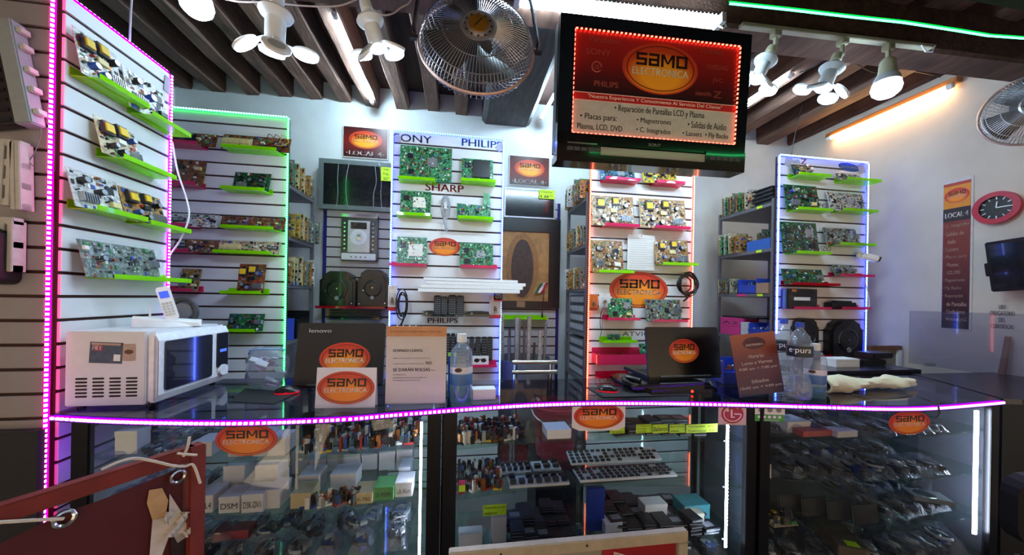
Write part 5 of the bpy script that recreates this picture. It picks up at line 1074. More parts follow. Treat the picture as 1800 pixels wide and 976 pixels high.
# paper card with the logo, notice, opening-hours stand
a, bq = onZ(553, 718, Z1), onZ(659, 717, Z1); w_ = (bq-a).length
t = T('logo_card', 'white tent card with the oval logo at the counter edge', 'card', (a+bq)/2, math.atan2(bq.y-a.y, bq.x-a.x)); ch = .158
mb = MB(); mb.M = Matrix.Rotation(-.1, 4, 'X'); mb.bx(-w_/2, w_/2, 0, .001, 0, ch); mb.build('card_front', mat('white card', 'e4e2e2', .6, noise=.02), t); mb = MB(); mb.M = Matrix.Translation((0, .033, 0)) @ Matrix.Rotation(.1, 4, 'X'); mb.bx(-w_/2, w_/2, 0, .001, 0, ch); mb.build('card_back', MATS['white card'], t)
n0 = set(bpy.data.objects); oval_logo(t, w_*.96, ch*.82, 0, ch*.5, 0)
for o in set(bpy.data.objects)-n0: o.location = Matrix.Rotation(-.1, 4, 'X') @ Vector((0, -.0006, ch*.5)); o.rotation_euler = (-.1, 0, 0)
a, bq = onZ(677, 712, Z1), onZ(783, 710, Z1); w_ = (bq-a).length; hh = .325
t = T('notice_stand', 'tall paper notice to customers with an orange header', 'notice', (a+bq)/2+Vector((0, 0, 0)), math.atan2(bq.y-a.y, bq.x-a.x)); PAP = mat('notice paper', 'd6d0ca', .7, noise=.02)
MB().bx(-w_/2, w_/2, 0, .003, 0, hh).build('sheet', PAP, t); MB().bx(-w_*.5, w_*.5, -.0015, 0, hh*.87, hh).build('orange_header', mat('orange header paper', 'd09468', .7), t); MB().bx(-w_*.5, w_*.5, 0, .09, 0, .004).build('stand_foot', CLEARA, t); MB().prism([(-w_/2, 0), (w_/2, 0), (w_/2, hh), (-w_/2, hh)], .003, .005).build('acrylic_back', CLEARA, t)
for s, x0, x1, z0, z1, bo in (('SI REQUIERE FACTURA IMPRESA SOLICITELA', .07, .93, .918, .942, .0), ('ESTIMADO CLIENTE:', .12, .61, .672, .705, .02), ('DEBIDO A LAS NORMAS ECOLOGICAS POR EL', .12, .73, .585, .598, .0), ('GOBIERNO DE LA CIUDAD DE MEXICO,', .12, .64, .512, .525, 0), ('NO', .66, .76, .51, .55, .02), ('SE DARÁN BOLSAS', .12, .73, .425, .475, .02), ('PARA', .75, .82, .43, .442, 0), ('SU PRODUCTO.', .12, .34, .375, .39, 0), ('LE PEDIMOS TRAIGAN BOLSA PARA SU', .12, .67, .335, .35, 0), ('COMODIDAD PARA SU EQUIPO.', .12, .57, .3, .315, 0)):
    text('notice_text', s, -w_/2+w_*x0, -w_/2+w_*x1, hh*z0, hh*z1, -.0022, INK if z0 < .9 else mat('brown ink', '6a3e28', .6), t, bo)
a, bq = onZ(1300, 700, Z1), onZ(1379, 697, Z1); w_ = (bq-a).length; hh = .29
t = T('hours_stand', 'brown opening-hours stand reading Horario on the counter', 'sign', (a+bq)/2, math.atan2(bq.y-a.y, bq.x-a.x)); t.location.z += .012; L8 = -.09
def tilt(o): o.rotation_euler = (-.12, L8, 0); return o
tilt(MB().bx(-w_/2, w_/2, 0, .003, 0, hh).build('face', vgrad('hours print', [(0, '3a1c30'), (.55, '6a2c34'), (1, 'b0603c')], .35), t))
n0 = set(bpy.data.objects); t2 = t
tilt(MB().prism(ell(w_*.5, hh*.2, 32, 0, hh*.84), -.0012, 0).build('dark_oval', mat('hours oval', '5c2430', .4), t)); tilt(text('oval_word', 'ELECTRONICA', -w_*.19, w_*.19, hh*.8, hh*.83, -.0018, LWHITE, t)); tilt(text('oval_name', 'saMO', -w_*.15, w_*.15, hh*.85, hh*.89, -.0018, LDARK, t))
for s, u, z0, z1 in (('Horario:', .17, .6, .66), ('Lunes a Viernes', .34, .5, .555), ('9:00 am < 7:00 pm', .42, .4, .455), ('Sábados', .19, .2, .255), ('10:00 am < 4:00 pm', .46, .1, .155)): tilt(text('hours_text', s, -w_*u, w_*u, hh*z0, hh*z1, -.001, LWHITE, t, .01))
MB().bx(-w_*.45, w_*.45, .0, .09, -.0115, .003).build('foot', CLEARA, t)
# bottles
PET = clear('clear bottle plastic', 'f8fcff', .05, 1.65, .2, 50., body='dce8f4', bodyfac=.18); GEL = clear('teal gel', '8fd8d8', .05, 1.33, body='3aa0a4', bodyfac=.35)
def water_bottle(label, p, s=1.):
    t = T('water_bottle', label, 'bottle', p, -.8); t.scale = (s, s, s)
    MB().lathe([(.0, .004), (.03, .0), (.046, .006), (.05, .03), (.049, .07), (.042, .1), (.034, .125), (.034, .14), (.043, .17), (.048, .19), (.05, .215), (.05, .245), (.046, .275), (.034, .305), (.018, .328), (.015, .332), (.015, .345)], 24).build('body', PET, t, smooth=True)
    MB().lathe([(.0, .366), (.016, .366), (.0175, .362), (.0175, .342), (.0, .342)], 18).build('cap', mat('blue cap', '2a4ac0', .4), t, smooth=True); MB().lathe([(.0506, .205), (.0512, .21), (.0512, .25), (.0506, .255)], 24).build('label', mat('dark bottle label', '1a2434', .4), t, smooth=True)
    mb = text_into(MB(), 'e·pura', -.045, .045, .217, .243, 0, 0, .01); mb.v = [(.0518*math.sin(p[0]/.0518), -.0518*math.cos(p[0]/.0518), p[2]) for p in mb.v]; mb.build('label_letters', mat('print white', 'f2f2f2', .4), t)
    mb = MB()
    for k in range(5): z = .035+.014*k; mb.tube([(.0503*math.cos(a), .0503*math.sin(a), z) for a in [2*math.pi*i/24 for i in range(24)]], .0012, 4, 0, True)
    stuff(mb.build('ribs', PET, t)); return t
water_bottle('clear empty water bottle in front of the other one', onZ(1404, 701, Z1), .98); water_bottle('clear empty water bottle partly hidden behind another', onZ(1376, 686, Z1), 1.0)
def gel_bottle(label, p, s, fill, tealcap=WHITEP):
    t = T('gel_bottle', label, 'bottle', p, -math.atan2(p[0], p[1])); t.scale = (s, s, s)
    MB().lathe([(0, .0), (.044, .0), (.047, .006), (.047, .19), (.042, .215), (.025, .238), (.017, .246), (.017, .255), (0, .255)], 24).build('body', PET, t, smooth=True); MB().lathe([(0, .003), (.042, .003), (.0445, .008), (.0445, fill), (0, fill)], 24).build('gel', GEL, t, smooth=True)
    MB().lathe([(0, .285), (.02, .285), (.021, .28), (.021, .25), (0, .25)], 18).build('cap', tealcap, t, smooth=True); lb = MB(); n_ = 16
    lb.add([(.0475*math.cos(math.pi*(1.02+.96*k/n_)), .0475*math.sin(math.pi*(1.02+.96*k/n_)), z) for z in (.075, .15) for k in range(n_+1)], [(k, k+1, n_+2+k, n_+1+k) for k in range(n_)]); lb.build('label', vgrad('gel label', [(0, '2c5c8c'), (.6, '4a7ca8'), (.68, 'd8dce0'), (1, 'e4e6e8')], .4), t, smooth=True)
    o = MB().prism(ell(.03, .018, 20, -.012, .14), -.0482, -.0476).build('label_badge', mat('label maroon', '3c1418', .4), t); return t
gel_bottle('bottle of teal gel with a white cap beside the notice', onZ(810, 705, Z1), 1.02, .07); gel_bottle('small gel bottle right of the water bottles', onZ(1432, 698, Z1), .9, .06)
t = carton('small white box right of the teal gel bottle', onZ(850, 700, Z1), .1, .06, .045, WHITEP, .05, name='small_box')
for k, (px, c) in enumerate(((783, '3a9a5c'), (788, '2a4aa0'), (794, '40a8b0'))): 
    t = T('pen', '%s pen standing behind the notice' % ('green', 'blue', 'teal')[k], 'pen', onZ(px, 703, Z1)+Vector((0, .05, 0))); MB().cyl((0, 0, 0), (.01*(k-1), .01, .18), .005, n=8).build('barrel', mat('pen '+c, c, .4), t); MB().cyl((.01*(k-1), .01, .18), (.011*(k-1), .011, .195), .006, n=8).build('cap', mat('pen cap', '9cd860', .4), t)
# bag of small parts between microwave and laptop
p = onZ(463, 686, Z1)+Vector((0, .03, 0)); t = T('parts_bag', 'clear bag of white sachets beside the green strip', 'bag', p); rg = random.Random(21)
def fnb(u, v): a = 2*math.pi*u; r = (.085+rg.uniform(-.012, .012))*(math.sin(math.pi*(.1+.75*v))**.6); return (r*math.cos(a)*1.1, r*math.sin(a)*.8, .003+.19*v+rg.uniform(-.004, .004)*(v > .05))
MB().grid(18, 8, fnb).build('bag_film', clear('bag film', 'dfe4ee', .12, 1.5, .8, 30., body='c8ccd8', bodyfac=.22), t, smooth=True)
for k in range(16): MB().box(rg.uniform(-.05, .05), rg.uniform(-.04, .04), .02+.13*rg.random(), rg.uniform(.03, .06), rg.uniform(.02, .04), .004, 0, Matrix.Rotation(rg.uniform(-1.5, 1.5), 3, (rg.random(), rg.random(), rg.random()+.01))).build('sachet', [WHITEP, mat('lilac sachet', 'b49cc8', .5), GREYC][k % 3], t)
MB().tube([(-.07, -.02, .185), (0, -.03, .192), (.08, -.01, .185)], .004, 6).build('zip_edge', mat('blue zip', '6a9cd0', .4), t)
# cloth roll and strap
p0, p1 = onZ(1450, 691, Z1), onZ(1612, 683, Z1); d = p1-p0; t = T('cloth_roll', 'cream crumpled cloth sleeve lying on the counter', 'cloth', p0+Vector((0, .03, 0)), math.atan2(d.y, d.x)); Ln = d.length; rg = random.Random(31)
offs = [[rg.uniform(-.005, .005) for _ in range(16)] for _ in range(25)]
def fnc(u, v):
    i = round(u*24); j = round(v*15) % 15; rr = (.042-.008*u+.01*math.sin(u*9)+ (.008 if u < .06 else 0))*(1 if u < .86 else .62); a = 2*math.pi*v; r = rr*(1+.12*math.sin(3*a+u*14))+offs[i][j]; return (Ln*u, 1.25*r*math.cos(a), max(.001, .034-.006*u+r*.85*math.sin(a)))
CLO = mat('cream cotton', 'd8d0b4', .9, noise=.06, nscale=20, bump=.3, bscale=90)
MB().grid(24, 15, fnc).build('sleeve', CLO, t, smooth=True); MB().tube([(.002, 1.3*.046*math.cos(a), max(.006, .034+.042*math.sin(a))) for a in [2*math.pi*k/20 for k in range(20)]], .006, 6, 0, True).build('hem', CLO, t, smooth=True)
mb = MB(); sp = smooth_path([onZ(1500, 695, Z1), onZ(1540, 701, Z1), onZ(1580, 700, Z1), onZ(1612, 697, Z1), onZ(1636, 704, Z1)], 5) ; pe = onZ(1640, 711.5, Z1); sp += [Vector((pe.x, pe.y-.014, .995)), Vector((pe.x+.003, pe.y-.016, .96)), Vector((pe.x-.015, pe.y-.016, .945)), Vector((pe.x-.05, pe.y-.016, .948))]
for k in range(len(sp)-1):
    a, b = sp[k], sp[k+1]; 
n = len(sp); mb.add([tuple(p+Vector((0, 0, .002))) for p in sp] + [tuple(p+Vector((0, .016, .004))) if i < n-4 else tuple(p+Vector((.013, 0, .004))) for i, p in enumerate(sp)], [(k, k+1, n+k+1, n+k) for k in range(n-1)]); tag(mb.build('strap', mat('black strap', '121018', .6)), 'black strap lying under the cloth and over the counter edge', 'strap')
abin('blue bin full of cards behind the laptop stand', onZ(1288, 672, Z1)+Vector((0, .03, 0)), .16, .2, .12, BIN, -.2)
t = carton('white printed carton below the black housing', onY(1476, 659, 2.0), .19, .1, .055, WHITEP, 0); t.location.z = 1.02
for k, (px, py) in enumerate(((1520, 664), (1540, 657), (1460, 668))):
    q = onY(px, py, 2.05); o = MB().box(0, 0, .02, .2, .12, .04).build('bagged_unit', BLACKM, None, (q.x, q.y+.02*k, 1.02 - .001 + .0*k), (0, 0, .1*k), bevel=.006); tag(o, '%s black wrapped unit behind the cream cloth' % ('middle', 'rear', 'front')[k], 'unit'); o.location.z = (1.02, 1.0625, .9)[k]
t = T('back_table', 'dark work table behind the counter by the right-hand panel', 'table', (2.55, 2.05, 0)); MB().bx(-.35, .5, -.2, .2, .98, 1.0195).build('table_top', DARKTOP, t)
for x in (-.3, .45):
    for y in (-.16, .16): MB().bx(x-.02, x+.02, y-.02, y+.02, 0, .98).build('leg', DKSTEEL, t)

# ------------------------------------------------------------------ glass display cases
PANE = clear('case front glass', 'f4f8f8', .015, 1.5); SHELFG = clear('greenish shelf glass', 'e8f6f0', .03, 1.5); FRAME = mat('black anodised frame', '15141a', .3, .5, noise=.08); CASEB = mat('case dark lining', '14151c', .6, noise=.1); CASEW = mat('case grey lining', '4a4c56', .6, noise=.1)
def xat(px, Y=1.45): return onY(px, 820, Y).x
def case(label, x0, x1, yb, levels, back, pane_label=None, sidewall=True, pw=.055):
    t = T('display_case', label, 'display case', ((x0+x1)/2, (cY((x0+x1)/2)+yb)/2, 0)); ox, oy = t.location.x, t.location.y
    n = 14; xs = [x0+.012+(x1-x0-.024)*k/n for k in range(n+1)]
    mb = MB(); mb.add([(x-ox, cY(x)+.022-oy, z) for z in (.1, .968) for x in xs], [(k, k+1, n+2+k, n+1+k) for k in range(n)]); mb.build('front_pane', PANE, t, smooth=True)
    for x, px_ in ((x0+.011, x0+pw/2), (x1-.011, x1-pw/2)):
        MB().bx(px_-ox-pw/2, px_-ox+pw/2, cY(px_)+.012-oy, cY(px_)+.036-oy, 0, .97).build('front_post', FRAME, t, bevel=.002); MB().bx(x-ox-.011, x-ox+.011, yb-.024-oy, yb-oy, 0, .97).build('rear_post', FRAME, t)
        MB().bx(x-ox-.004, x-ox+.004, cY(x)+.037-oy, yb-.025-oy, .1, .965).build('side_pane', CASEW if sidewall else PANE, t)
    for z in levels: 
        mb = MB(); pts = [(x-ox, cY(x)+.042-oy) for x in [x0+.026+(x1-x0-.052)*k/n for k in range(n+1)]] + [(x1-.026-ox, yb-.03-oy), (x0+.026-ox, yb-.03-oy)]; mb.slab(pts, z-.008, z); mb.build('glass_shelf', SHELFG, t)
    mb = MB(); pts = [(x-ox, cY(x)+.03-oy) for x in xs] + [(x1-ox-.012, yb-oy), (x0-ox+.012, yb-oy)]; mb.slab(pts, 0, .1); mb.build('plinth', FRAME, t)
    if back == 'dark': MB().bx(x0-ox+.02, x1-ox-.02, yb-.02-oy, yb-.012-oy, .1, .965).build('back_panel', CASEB, t)
    else:
        xm = (x0+x1)/2
        for a, b, yy in ((x0+.02, xm+.03, yb-.02), (xm-.03, x1-.02, yb-.012)): MB().bx(a-ox, b-ox, yy-.002-oy, yy+.002-oy, .1, .965).build('sliding_pane', PANE, t)
        MB().bx(xm-.012-ox, xm+.012-ox, yb-.026-oy, yb-.022-oy, .1, .965).build('pane_edge', CHROME, t)
    return t
xl0, xl1 = -1.395, xat(775); xc0, xc1 = xat(779), xat(1306); xr0, xr1 = xc1+.004, onY(1738, 820, 1.33).x
def zs(pts, dy=.06): return [onY(px, py, cY(xat(px))+dy).z for px, py in pts]
ZL = zs([(430, 806), (430, 900)]); ZC = zs([(1000, 770), (1000, 851), (1000, 943)]); ZR = zs([(1450, 769), (1450, 848), (1450, 930)])
YBL, YBC, YBR = 1.80, 1.79, 1.75
case('left glass display case with white boxes inside', xl0, xl1, YBL, ZL+[.4], 'glass', sidewall=False); case('middle glass display case full of salvaged components', xc0, xc1, YBC, ZC+[.25], 'glass', sidewall=False); case('right glass display case full of bagged cables', xr0, xr1, YBR, ZR+[.22], 'dark', sidewall=True)
def vstrip(label, px, py0, py1, Y, bead, tape, **k):
    a, b = onY(px, py0, Y), onY(px, py1, Y); strip(label, [(a.x, Y, a.z), (a.x, Y, b.z)], (0, -1, 0), bead, tape, **k)
vstrip('white light strip inside the right end of the left case', 741, 742, 1010, cY(xat(741))+.04, G_WHT, G_WHTT, w_=.009); vstrip('white light strip inside the right end of the middle case', 1279, 728, 962, cY(xat(1279))+.04, G_WHT, G_WHTT, w_=.009); vstrip('broad white light strip inside the right end of the right case', 1716, 722, 938, cY(2.4)+.055, G_WHT, G_WHTT, w_=.022, bs=.012); vstrip('violet glowing strip in place of a reflection, left end of the left case', 133, 738, 860, cY(-1.36)+.05, G_VIO, G_VIOT, w_=.012)  # the violet strip at the left end imitates a reflection

# ---- goods inside
rg = random.Random(77)
SBW = mat('white carton', 'd6d4dc', .6, noise=.04); PKB = mat('black flat pack', '1b1c22', .4, noise=.12); PKE = mat('grey pack edge', '8a8c96', .5); BAGD = clear('parts bag film', 'e8ecf4', .08, 1.6, 1., 45., body='c0c4d4', bodyfac=.1)
def module_mesh(seed):
    r = random.Random(seed); mb = MB(); mb.bx(-.03, .03, -.022, .022, 0, .008, r.randrange(10))
    for k in range(14):
        x, y = r.uniform(-.028, .028), r.uniform(-.02, .02); h = r.uniform(.015, .055); m_ = r.choice((0, 0, 1, 1, 2, 0, 3, 7, 6, 9))
        if r.random() < .5: mb.cyl((x, y, .006), (x, y, h), r.uniform(.004, .01), n=8, mi=m_)
        else: mb.box(x, y, h/2, r.uniform(.008, .022), r.uniform(.008, .02), h, m_, Matrix.Rotation(r.uniform(-.3, .3), 3, 'Z'))
    for k in range(2):
        a = r.uniform(0, 6); mb.tube(smooth_path([(.02*math.cos(a), .015*math.sin(a), .02), (.035*math.cos(a+1), .03*math.sin(a+1), .05), (.02*math.cos(a+2), .02*math.sin(a+2), .03)], 4), .0022, 5, r.choice((0, 1, 9)))
    mb.v = [(p[0]*.86, p[1]*.86, p[2]) for p in mb.v]; return mb.mesh('salvaged_part', CM)
MODS = [module_mesh(s) for s in range(10)]
def pack_mesh(w_, d_, h):
    mb = MB(); mb.bx(-w_/2, w_/2, -d_/2, d_/2, 0, h*.78); mb.bx(-w_/2+.002, w_/2-.002, -d_/2-.0008, -d_/2, h*.25, h*.5, 1); mb.bx(-w_/2, w_/2, -d_/2, d_/2, h*.8, h); mb.bx(-w_*.3, w_*.3, -d_*.25, d_*.25, h, h+.0006, 1 if w_ > .075 else 0); return mb.mesh('flat_pack', [PKB, PKE])
PACKS = [pack_mesh(.06, .085, .012), pack_mesh(.08, .07, .014), pack_mesh(.07, .1, .011)]
BAGDIM = []
def bag_objs(seed, core):
    r = random.Random(seed); a, b = r.uniform(.09, .15), r.uniform(.07, .1); H = r.uniform(.022, .04); N = [[r.uniform(-.006, .006) for _ in range(9)] for _ in range(9)]
    def fn(u, v): e = (math.sin(math.pi*u)*math.sin(math.pi*v))**.5; return ((u-.5)*a, (v-.5)*b, .002+H*e + N[round(u*8)][round(v*8)]*e*1.4)
    me = MB().grid(8, 8, fn).mesh('bag_film', BAGD)
    mb = MB()
    for k in range(9): h3 = r.uniform(.005, H*.6); mb.box(r.uniform(-.3, .3)*a, r.uniform(-.25, .25)*b, .002+h3/2+r.uniform(0, H*.25), r.uniform(.015, .05), r.uniform(.01, .03), h3, r.choice((0, 0, 1, 1, 2, 2, 3, 3, 6)), Matrix.Rotation(r.uniform(0, 3), 3, 'Z'))
    mb.tube(smooth_path([(a*.3*math.cos(t), b*.3*math.sin(t), H*.55+.003*math.sin(3*t)) for t in [k*1.1 for k in range(6)]], 4), .003, 5, r.choice((0, 1, 3)))
    BAGDIM.append((a, b)); return me, mb.mesh('packed_parts', CM)
BAGS = [bag_objs(s, 0) for s in range(8)]
def put_bag(label, group, p, rz, s=1., zs_=1., cell=None):
    k = rg.randrange(8); me, co = BAGS[k]; t = T('bagged_parts', label, 'bag', p, rz if cell is None else rz*.25, group)
    if cell: a, b = BAGDIM[k]; t.scale = (cell[0]/a*.9, cell[1]/b*.9, s*zs_)
    else: t.scale = (s, s, s*zs_)
    put('packed_parts', co, t); put('bag_film', me, t); return t
CELL = [0, 0]
def spread(x0, x1, yf, yb, nx, ny, fn, jit=.05):
    for j in range(ny):
        for i in range(nx):
            x = x0+(x1-x0)*(i+.5+rg.uniform(-jit, jit))/nx; f = cY(x)+yf; y = f+(yb-f)*(j+.5+rg.uniform(-jit, jit)*.8)/ny; CELL[:] = [(x1-x0)/nx, (yb-f)/ny]; PLACE[0] = ORD[i]+' from left'+('' if ny == 1 else ', '+(('front', 'rear') if ny == 2 else ('front', 'middle', 'rear'))[j]+' row'); fn(x, y, i, j)
    PLACE[0] = None
def boxpx(label, b, z, depth, m=SBW, mark=None, dy=.06, rz=0., group=None, name='parts_carton'):
    """front face from a pixel box, standing on shelf height z"""
    Y = cY(xat((b[0]+b[2])/2))+dy; a, c = onY(b[0], b[3], Y), onY(b[2], b[3], Y); h = onY(b[0], b[1], Y).z-onY(b[0], b[3], Y).z
    return carton(label, ((a.x+c.x)/2, Y+depth/2, z+.0005), c.x-a.x, depth, h, m, rz, name, group, True, mark)
# left case
for b, mk, dy, lab in (((384, 868, 421, 897), 'DSM', .05, 'white carton marked DSM at the front of the lower left shelf'), ((424, 864, 462, 897), 'DSK-DV1', .05, 'white carton marked DSK-DV1 at the front of the lower left shelf'), ((300, 872, 338, 899), 'ST-P', .045, 'white carton marked ST-P behind the red frame post'), ((343, 868, 374, 899), 'DSL4', .05, 'white carton marked DSL4 right of the red frame post'), ((466, 862, 492, 896), None, .07, 'narrow white carton right of the DSK-DV1 carton'), ((618, 871, 654, 890), 'LX-785', .05, 'low beige-fronted carton marked LX-785'), ((656, 866, 691, 889), 'SF-M090', .05, 'low green-topped carton marked SF-M090'), ((694, 863, 724, 888), 'Lds Alum', .05, 'low white carton marked Lds Alum'), ((510, 868, 545, 895), None, .06, 'plain white carton left of the beige-fronted carton')):
    boxpx(lab, b, ZL[1], .09, SBW if 'beige' not in lab and 'green' not in lab else (mat('beige carton', 'c8b890', .6) if 'beige' in lab else mat('green topped carton', '5aa060', .6)), mk, dy)
for b, dy, lab in (((392, 838, 430, 868), .16, 'plain white carton standing behind the DSM carton'), ((446, 838, 488, 870), .16, 'plain white carton behind the DSK-DV1 carton'), ((366, 846, 388, 870), .15, 'half hidden white carton near the red post'), ((524, 838, 560, 868), .17, 'white carton marked SDM at the back of the lower left shelf'), ((580, 840, 625, 868), .17, 'grey-white carton pair at the back of the lower left shelf'), ((700, 845, 720, 872), .16, 'small grey carton near the end light strip')): boxpx(lab, b, ZL[1], .09, SBW, 'SDM' if 'SDM' in lab else None, dy)
for (b, dy, lab) in (((392, 812, 430, 838), .165, 'upper white carton stacked behind the DSM carton'), ((448, 812, 488, 838), .165, 'upper white carton stacked behind the DSK-DV1 carton')):
    t = boxpx(lab, b, ZL[1], .085, SBW, None, dy); t.location.z = ZL[1] + .0665
for b, lab in (((444, 765, 470, 803), 'tall white carton behind the oval sticker'), ((470, 772, 500, 803), 'white carton at the right of the oval sticker'), ((336, 778, 372, 804), 'white carton on the upper left shelf'), ((400, 780, 430, 804), 'low white carton under the oval sticker')): boxpx(lab, b, ZL[0], .09, SBW, None, .07)
t = boxpx('pale adapter module on the upper left shelf near the violet strip', (201, 758, 240, 799), ZL[0], .06, WHITEP, None, .08, name='adapter_module')
spread(-1.33, -.95, .05, YBL-.06, 4, 2, lambda x, y, i, j: put_bag('bagged dark part on the upper shelf of the left case', 'bags on the upper left shelf', (x, y, ZL[0]+.0005), rg.uniform(-.5, .5), .8, cell=CELL))
spread(-.62, -.17, .05, YBL-.06, 7, 3, lambda x, y, i, j: tag(put('salvaged_part', MODS[rg.randrange(10)], None, (x, y, ZL[0]+.0005), (0, 0, rg.uniform(0, 6))), 'dark salvaged part on the upper shelf of the left case', 'part', 'salvaged parts on the upper left shelf'))
spread(-1.3, -.2, .05, YBL-.07, 9, 2, lambda x, y, i, j: put_bag('flat clear bag on the bottom shelf of the left case', 'bags on the bottom shelf of the left case', (x, y, .4005+.001*j), rg.uniform(-.4, .4), 1.4, 1.6, cell=CELL))
for k in range(6): 
    PLACE[0] = ORD[k]+' from left'; x = -1.1+.17*k; put_bag('clear bag in the upper layer, bottom shelf of the left case', 'upper bags on the bottom shelf of the left case', (x, cY(x)+.16, .478), rg.uniform(-.4, .4), 1.1)
PLACE[0] = None
tag(put('green_cup', MB().lathe([(0, 0), (.03, 0), (.038, .1), (.034, .1), (.027, .006)], 20).mesh('green_cup', [BLACKM], True), None, (onY(546, 790, 1.6).x, 1.6, ZL[0]+.0005)), 'dark cup with green rim on the upper left shelf', 'cup')
carton('crimson flat box at the bottom of the left case', (onY(405, 915, 1.5).x, 1.53, .47), .13, .06, .035, mat('crimson box', '8a1830', .5))
for k in range(7):
    PLACE[0] = ORD[k]+' from left'; x = xat(515+32*k, 1.62); carton('plain white carton in the back row of the lower left shelf', (x, 1.72+rg.uniform(-.01, .01), ZL[1]+.0005), .072, .08, rg.uniform(.06, .11), SBW, rg.uniform(-.05, .05), 'parts_carton', 'white cartons in the back row of the lower left shelf')
spread(-1.33, -1.0, .05, YBL-.06, 4, 2, lambda x, y, i, j: put_bag('bagged dark part on the lower shelf behind the red frame', 'bags on the lower left shelf', (x, y, ZL[1]+.0005), rg.uniform(-.5, .5), 1.2, 1.3, cell=CELL))
spread(xat(535), xat(640), .13, YBL-.14, 4, 1, lambda x, y, i, j: tag(put('salvaged_part', MODS[(i*3) % 10], None, (x, cY(x)+.075, ZL[1]+.0005), (0, 0, .4*i)), 'dark salvaged part at the front of the lower left shelf', 'part', 'salvaged parts at the front of the lower left shelf'))
# middle case
spread(xc0+.05, xc0+.36, .05, YBC-.06, 6, 3, lambda x, y, i, j: tag(put('salvaged_part', MODS[rg.randrange(10)], None, (x, y, ZC[0]+.0005), (0, 0, rg.uniform(0, 6))), 'salvaged component on the top shelf of the middle case', 'component', 'components on the top middle shelf'))
spread(xc0+.05, xc0+.27, .05, YBC-.06, 4, 3, lambda x, y, i, j: tag(put('salvaged_part', MODS[rg.randrange(10)], None, (x, y, ZC[1]+.0005), (0, 0, rg.uniform(0, 6))), 'salvaged component on the second shelf of the middle case', 'component', 'components on the second middle shelf'))
boxpx('low white device left of the central logo card', (962, 750, 1004, 766), ZC[0], .1, WHITEP, None, .05)
FOAM = mat('white foam tray', 'd4d6da', .8, noise=.04)
def foam(label, x0, x1, y0, y1, z, nx, ny, big=False, tilt_=0.):
    t = T('foam_tray', label, 'tray', ((x0+x1)/2, (y0+y1)/2, z), 0); t.rotation_euler = (tilt_, 0, 0); w_, d_ = x1-x0, y1-y0; MB().bx(-w_/2, w_/2, -d_/2, d_/2, 0, .012).build('foam', FOAM, t, bevel=.002); mb = MB()
    for i in range(nx):
        for j in range(ny):
            if rg.random() < .9: x = -w_/2+w_*(i+.5)/nx; y = -d_/2+d_*(j+.5)/ny; mb.box(x, y, .015+(.006 if big else 0), w_/nx*.62, d_/ny*.5, .007+(.01 if big else 0), rg.choice((0, 0, 1)), Matrix.Rotation(rg.uniform(-.25, .25), 3, 'Z')); mb.box(x, y-d_/ny*.32, .013, w_/nx*.4, d_/ny*.12, .002, 2)
    stuff(mb.build('inserted_chips', CM, t)); return t
xm = xat(1030)
foam('white foam tray of many small chips, second shelf right', xm+.0, xat(1208), cY(xm)+.06, cY(xm)+.17, ZC[1]+.0005, 16, 4); foam('rear foam tray of many small chips, tilted up', xm+.0, xat(1208), cY(xm)+.19, YBC-.05, ZC[1]+.03, 16, 4, tilt_=.3)
for k, (x0, x1, yy, lab) in enumerate(((900, 1010, .05, 'foam tray of round metal parts near the front'), (890, 950, .17, 'small foam tray with a dark block behind'), (955, 1010, .18, 'foam tray with a long black part behind'))): foam(lab, xat(x0), xat(x1), cY(.4)+yy, cY(.4)+yy+.09, ZC[1]+.0005, 7-k*2, 2, True)
def packs(x0, x1, z, nx, ny, label, group, mx=4):
    def f(x, y, i, j):
        me = PACKS[rg.randrange(3)]; n = rg.randint(1, mx); zz = z+.0005
        base = PLACE[0]
        for k in range(n): PLACE[0] = base+', '+('lowest', 'second', 'third', 'fourth', 'fifth')[k]+' layer'; tag(put('flat_pack', me, None, (x+rg.uniform(-.003, .003), y+rg.uniform(-.003, .003), zz), (0, 0, rg.uniform(-.12, .12))), label, 'pack', group); zz += .0152
    spread(x0, x1, .05, YBC-.06, nx, ny, f)
packs(xat(905), xat(1020), ZC[2], 5, 3, 'black pack, left piles, lower middle shelf', 'black packs left on the lower middle shelf'); packs(xat(1085), xat(1265), ZC[2], 7, 3, 'black pack, right piles, lower middle shelf', 'black packs right on the lower middle shelf', 5)
boxpx('small white carton at the left front of the lower middle shelf', (806, 917, 848, 948), ZC[2], .05, SBW, None, .05); boxpx('tall white carton beside the yellow handwritten label', (865, 897, 890, 943), ZC[2], .06, SBW, None, .07); boxpx('upright blue box with a white label on the lower middle shelf', (1033, 868, 1062, 943), ZC[2], .03, mat('blue box print', '2a44b0', .4), None, .08, name='blue_box'); boxpx('teal flat box at the right of the lower middle shelf', (1204, 868, 1248, 895), ZC[2], .1, mat('teal box', '4a98a0', .5), None, .15); boxpx('white box with a black inset on the lower middle shelf', (1134, 873, 1173, 905), ZC[2], .07, WHITEP, None, .13); boxpx('white tray box lower right of the blue box', (1064, 920, 1094, 941), ZC[2], .08, WHITEP, None, .05); boxpx('small cream carton beside the white end strip', (1215, 895, 1238, 920), ZC[2], .06, mat('cream box', 'c8c4ac', .6), None, .1)
spread(xc0+.06, xc1-.06, .04, YBC-.06, 9, 2, lambda x, y, i, j: put_bag('dark bag on the bottom shelf of the middle case', 'bags on the bottom shelf of the middle case', (x, y, .2505), rg.uniform(-.4, .4), 1.3, 1.0, cell=CELL))
packs(xat(1090), xat(1250), ZC[0], 6, 2, 'black pack behind the yellow shelf labels', 'black packs on the top middle shelf', 2)
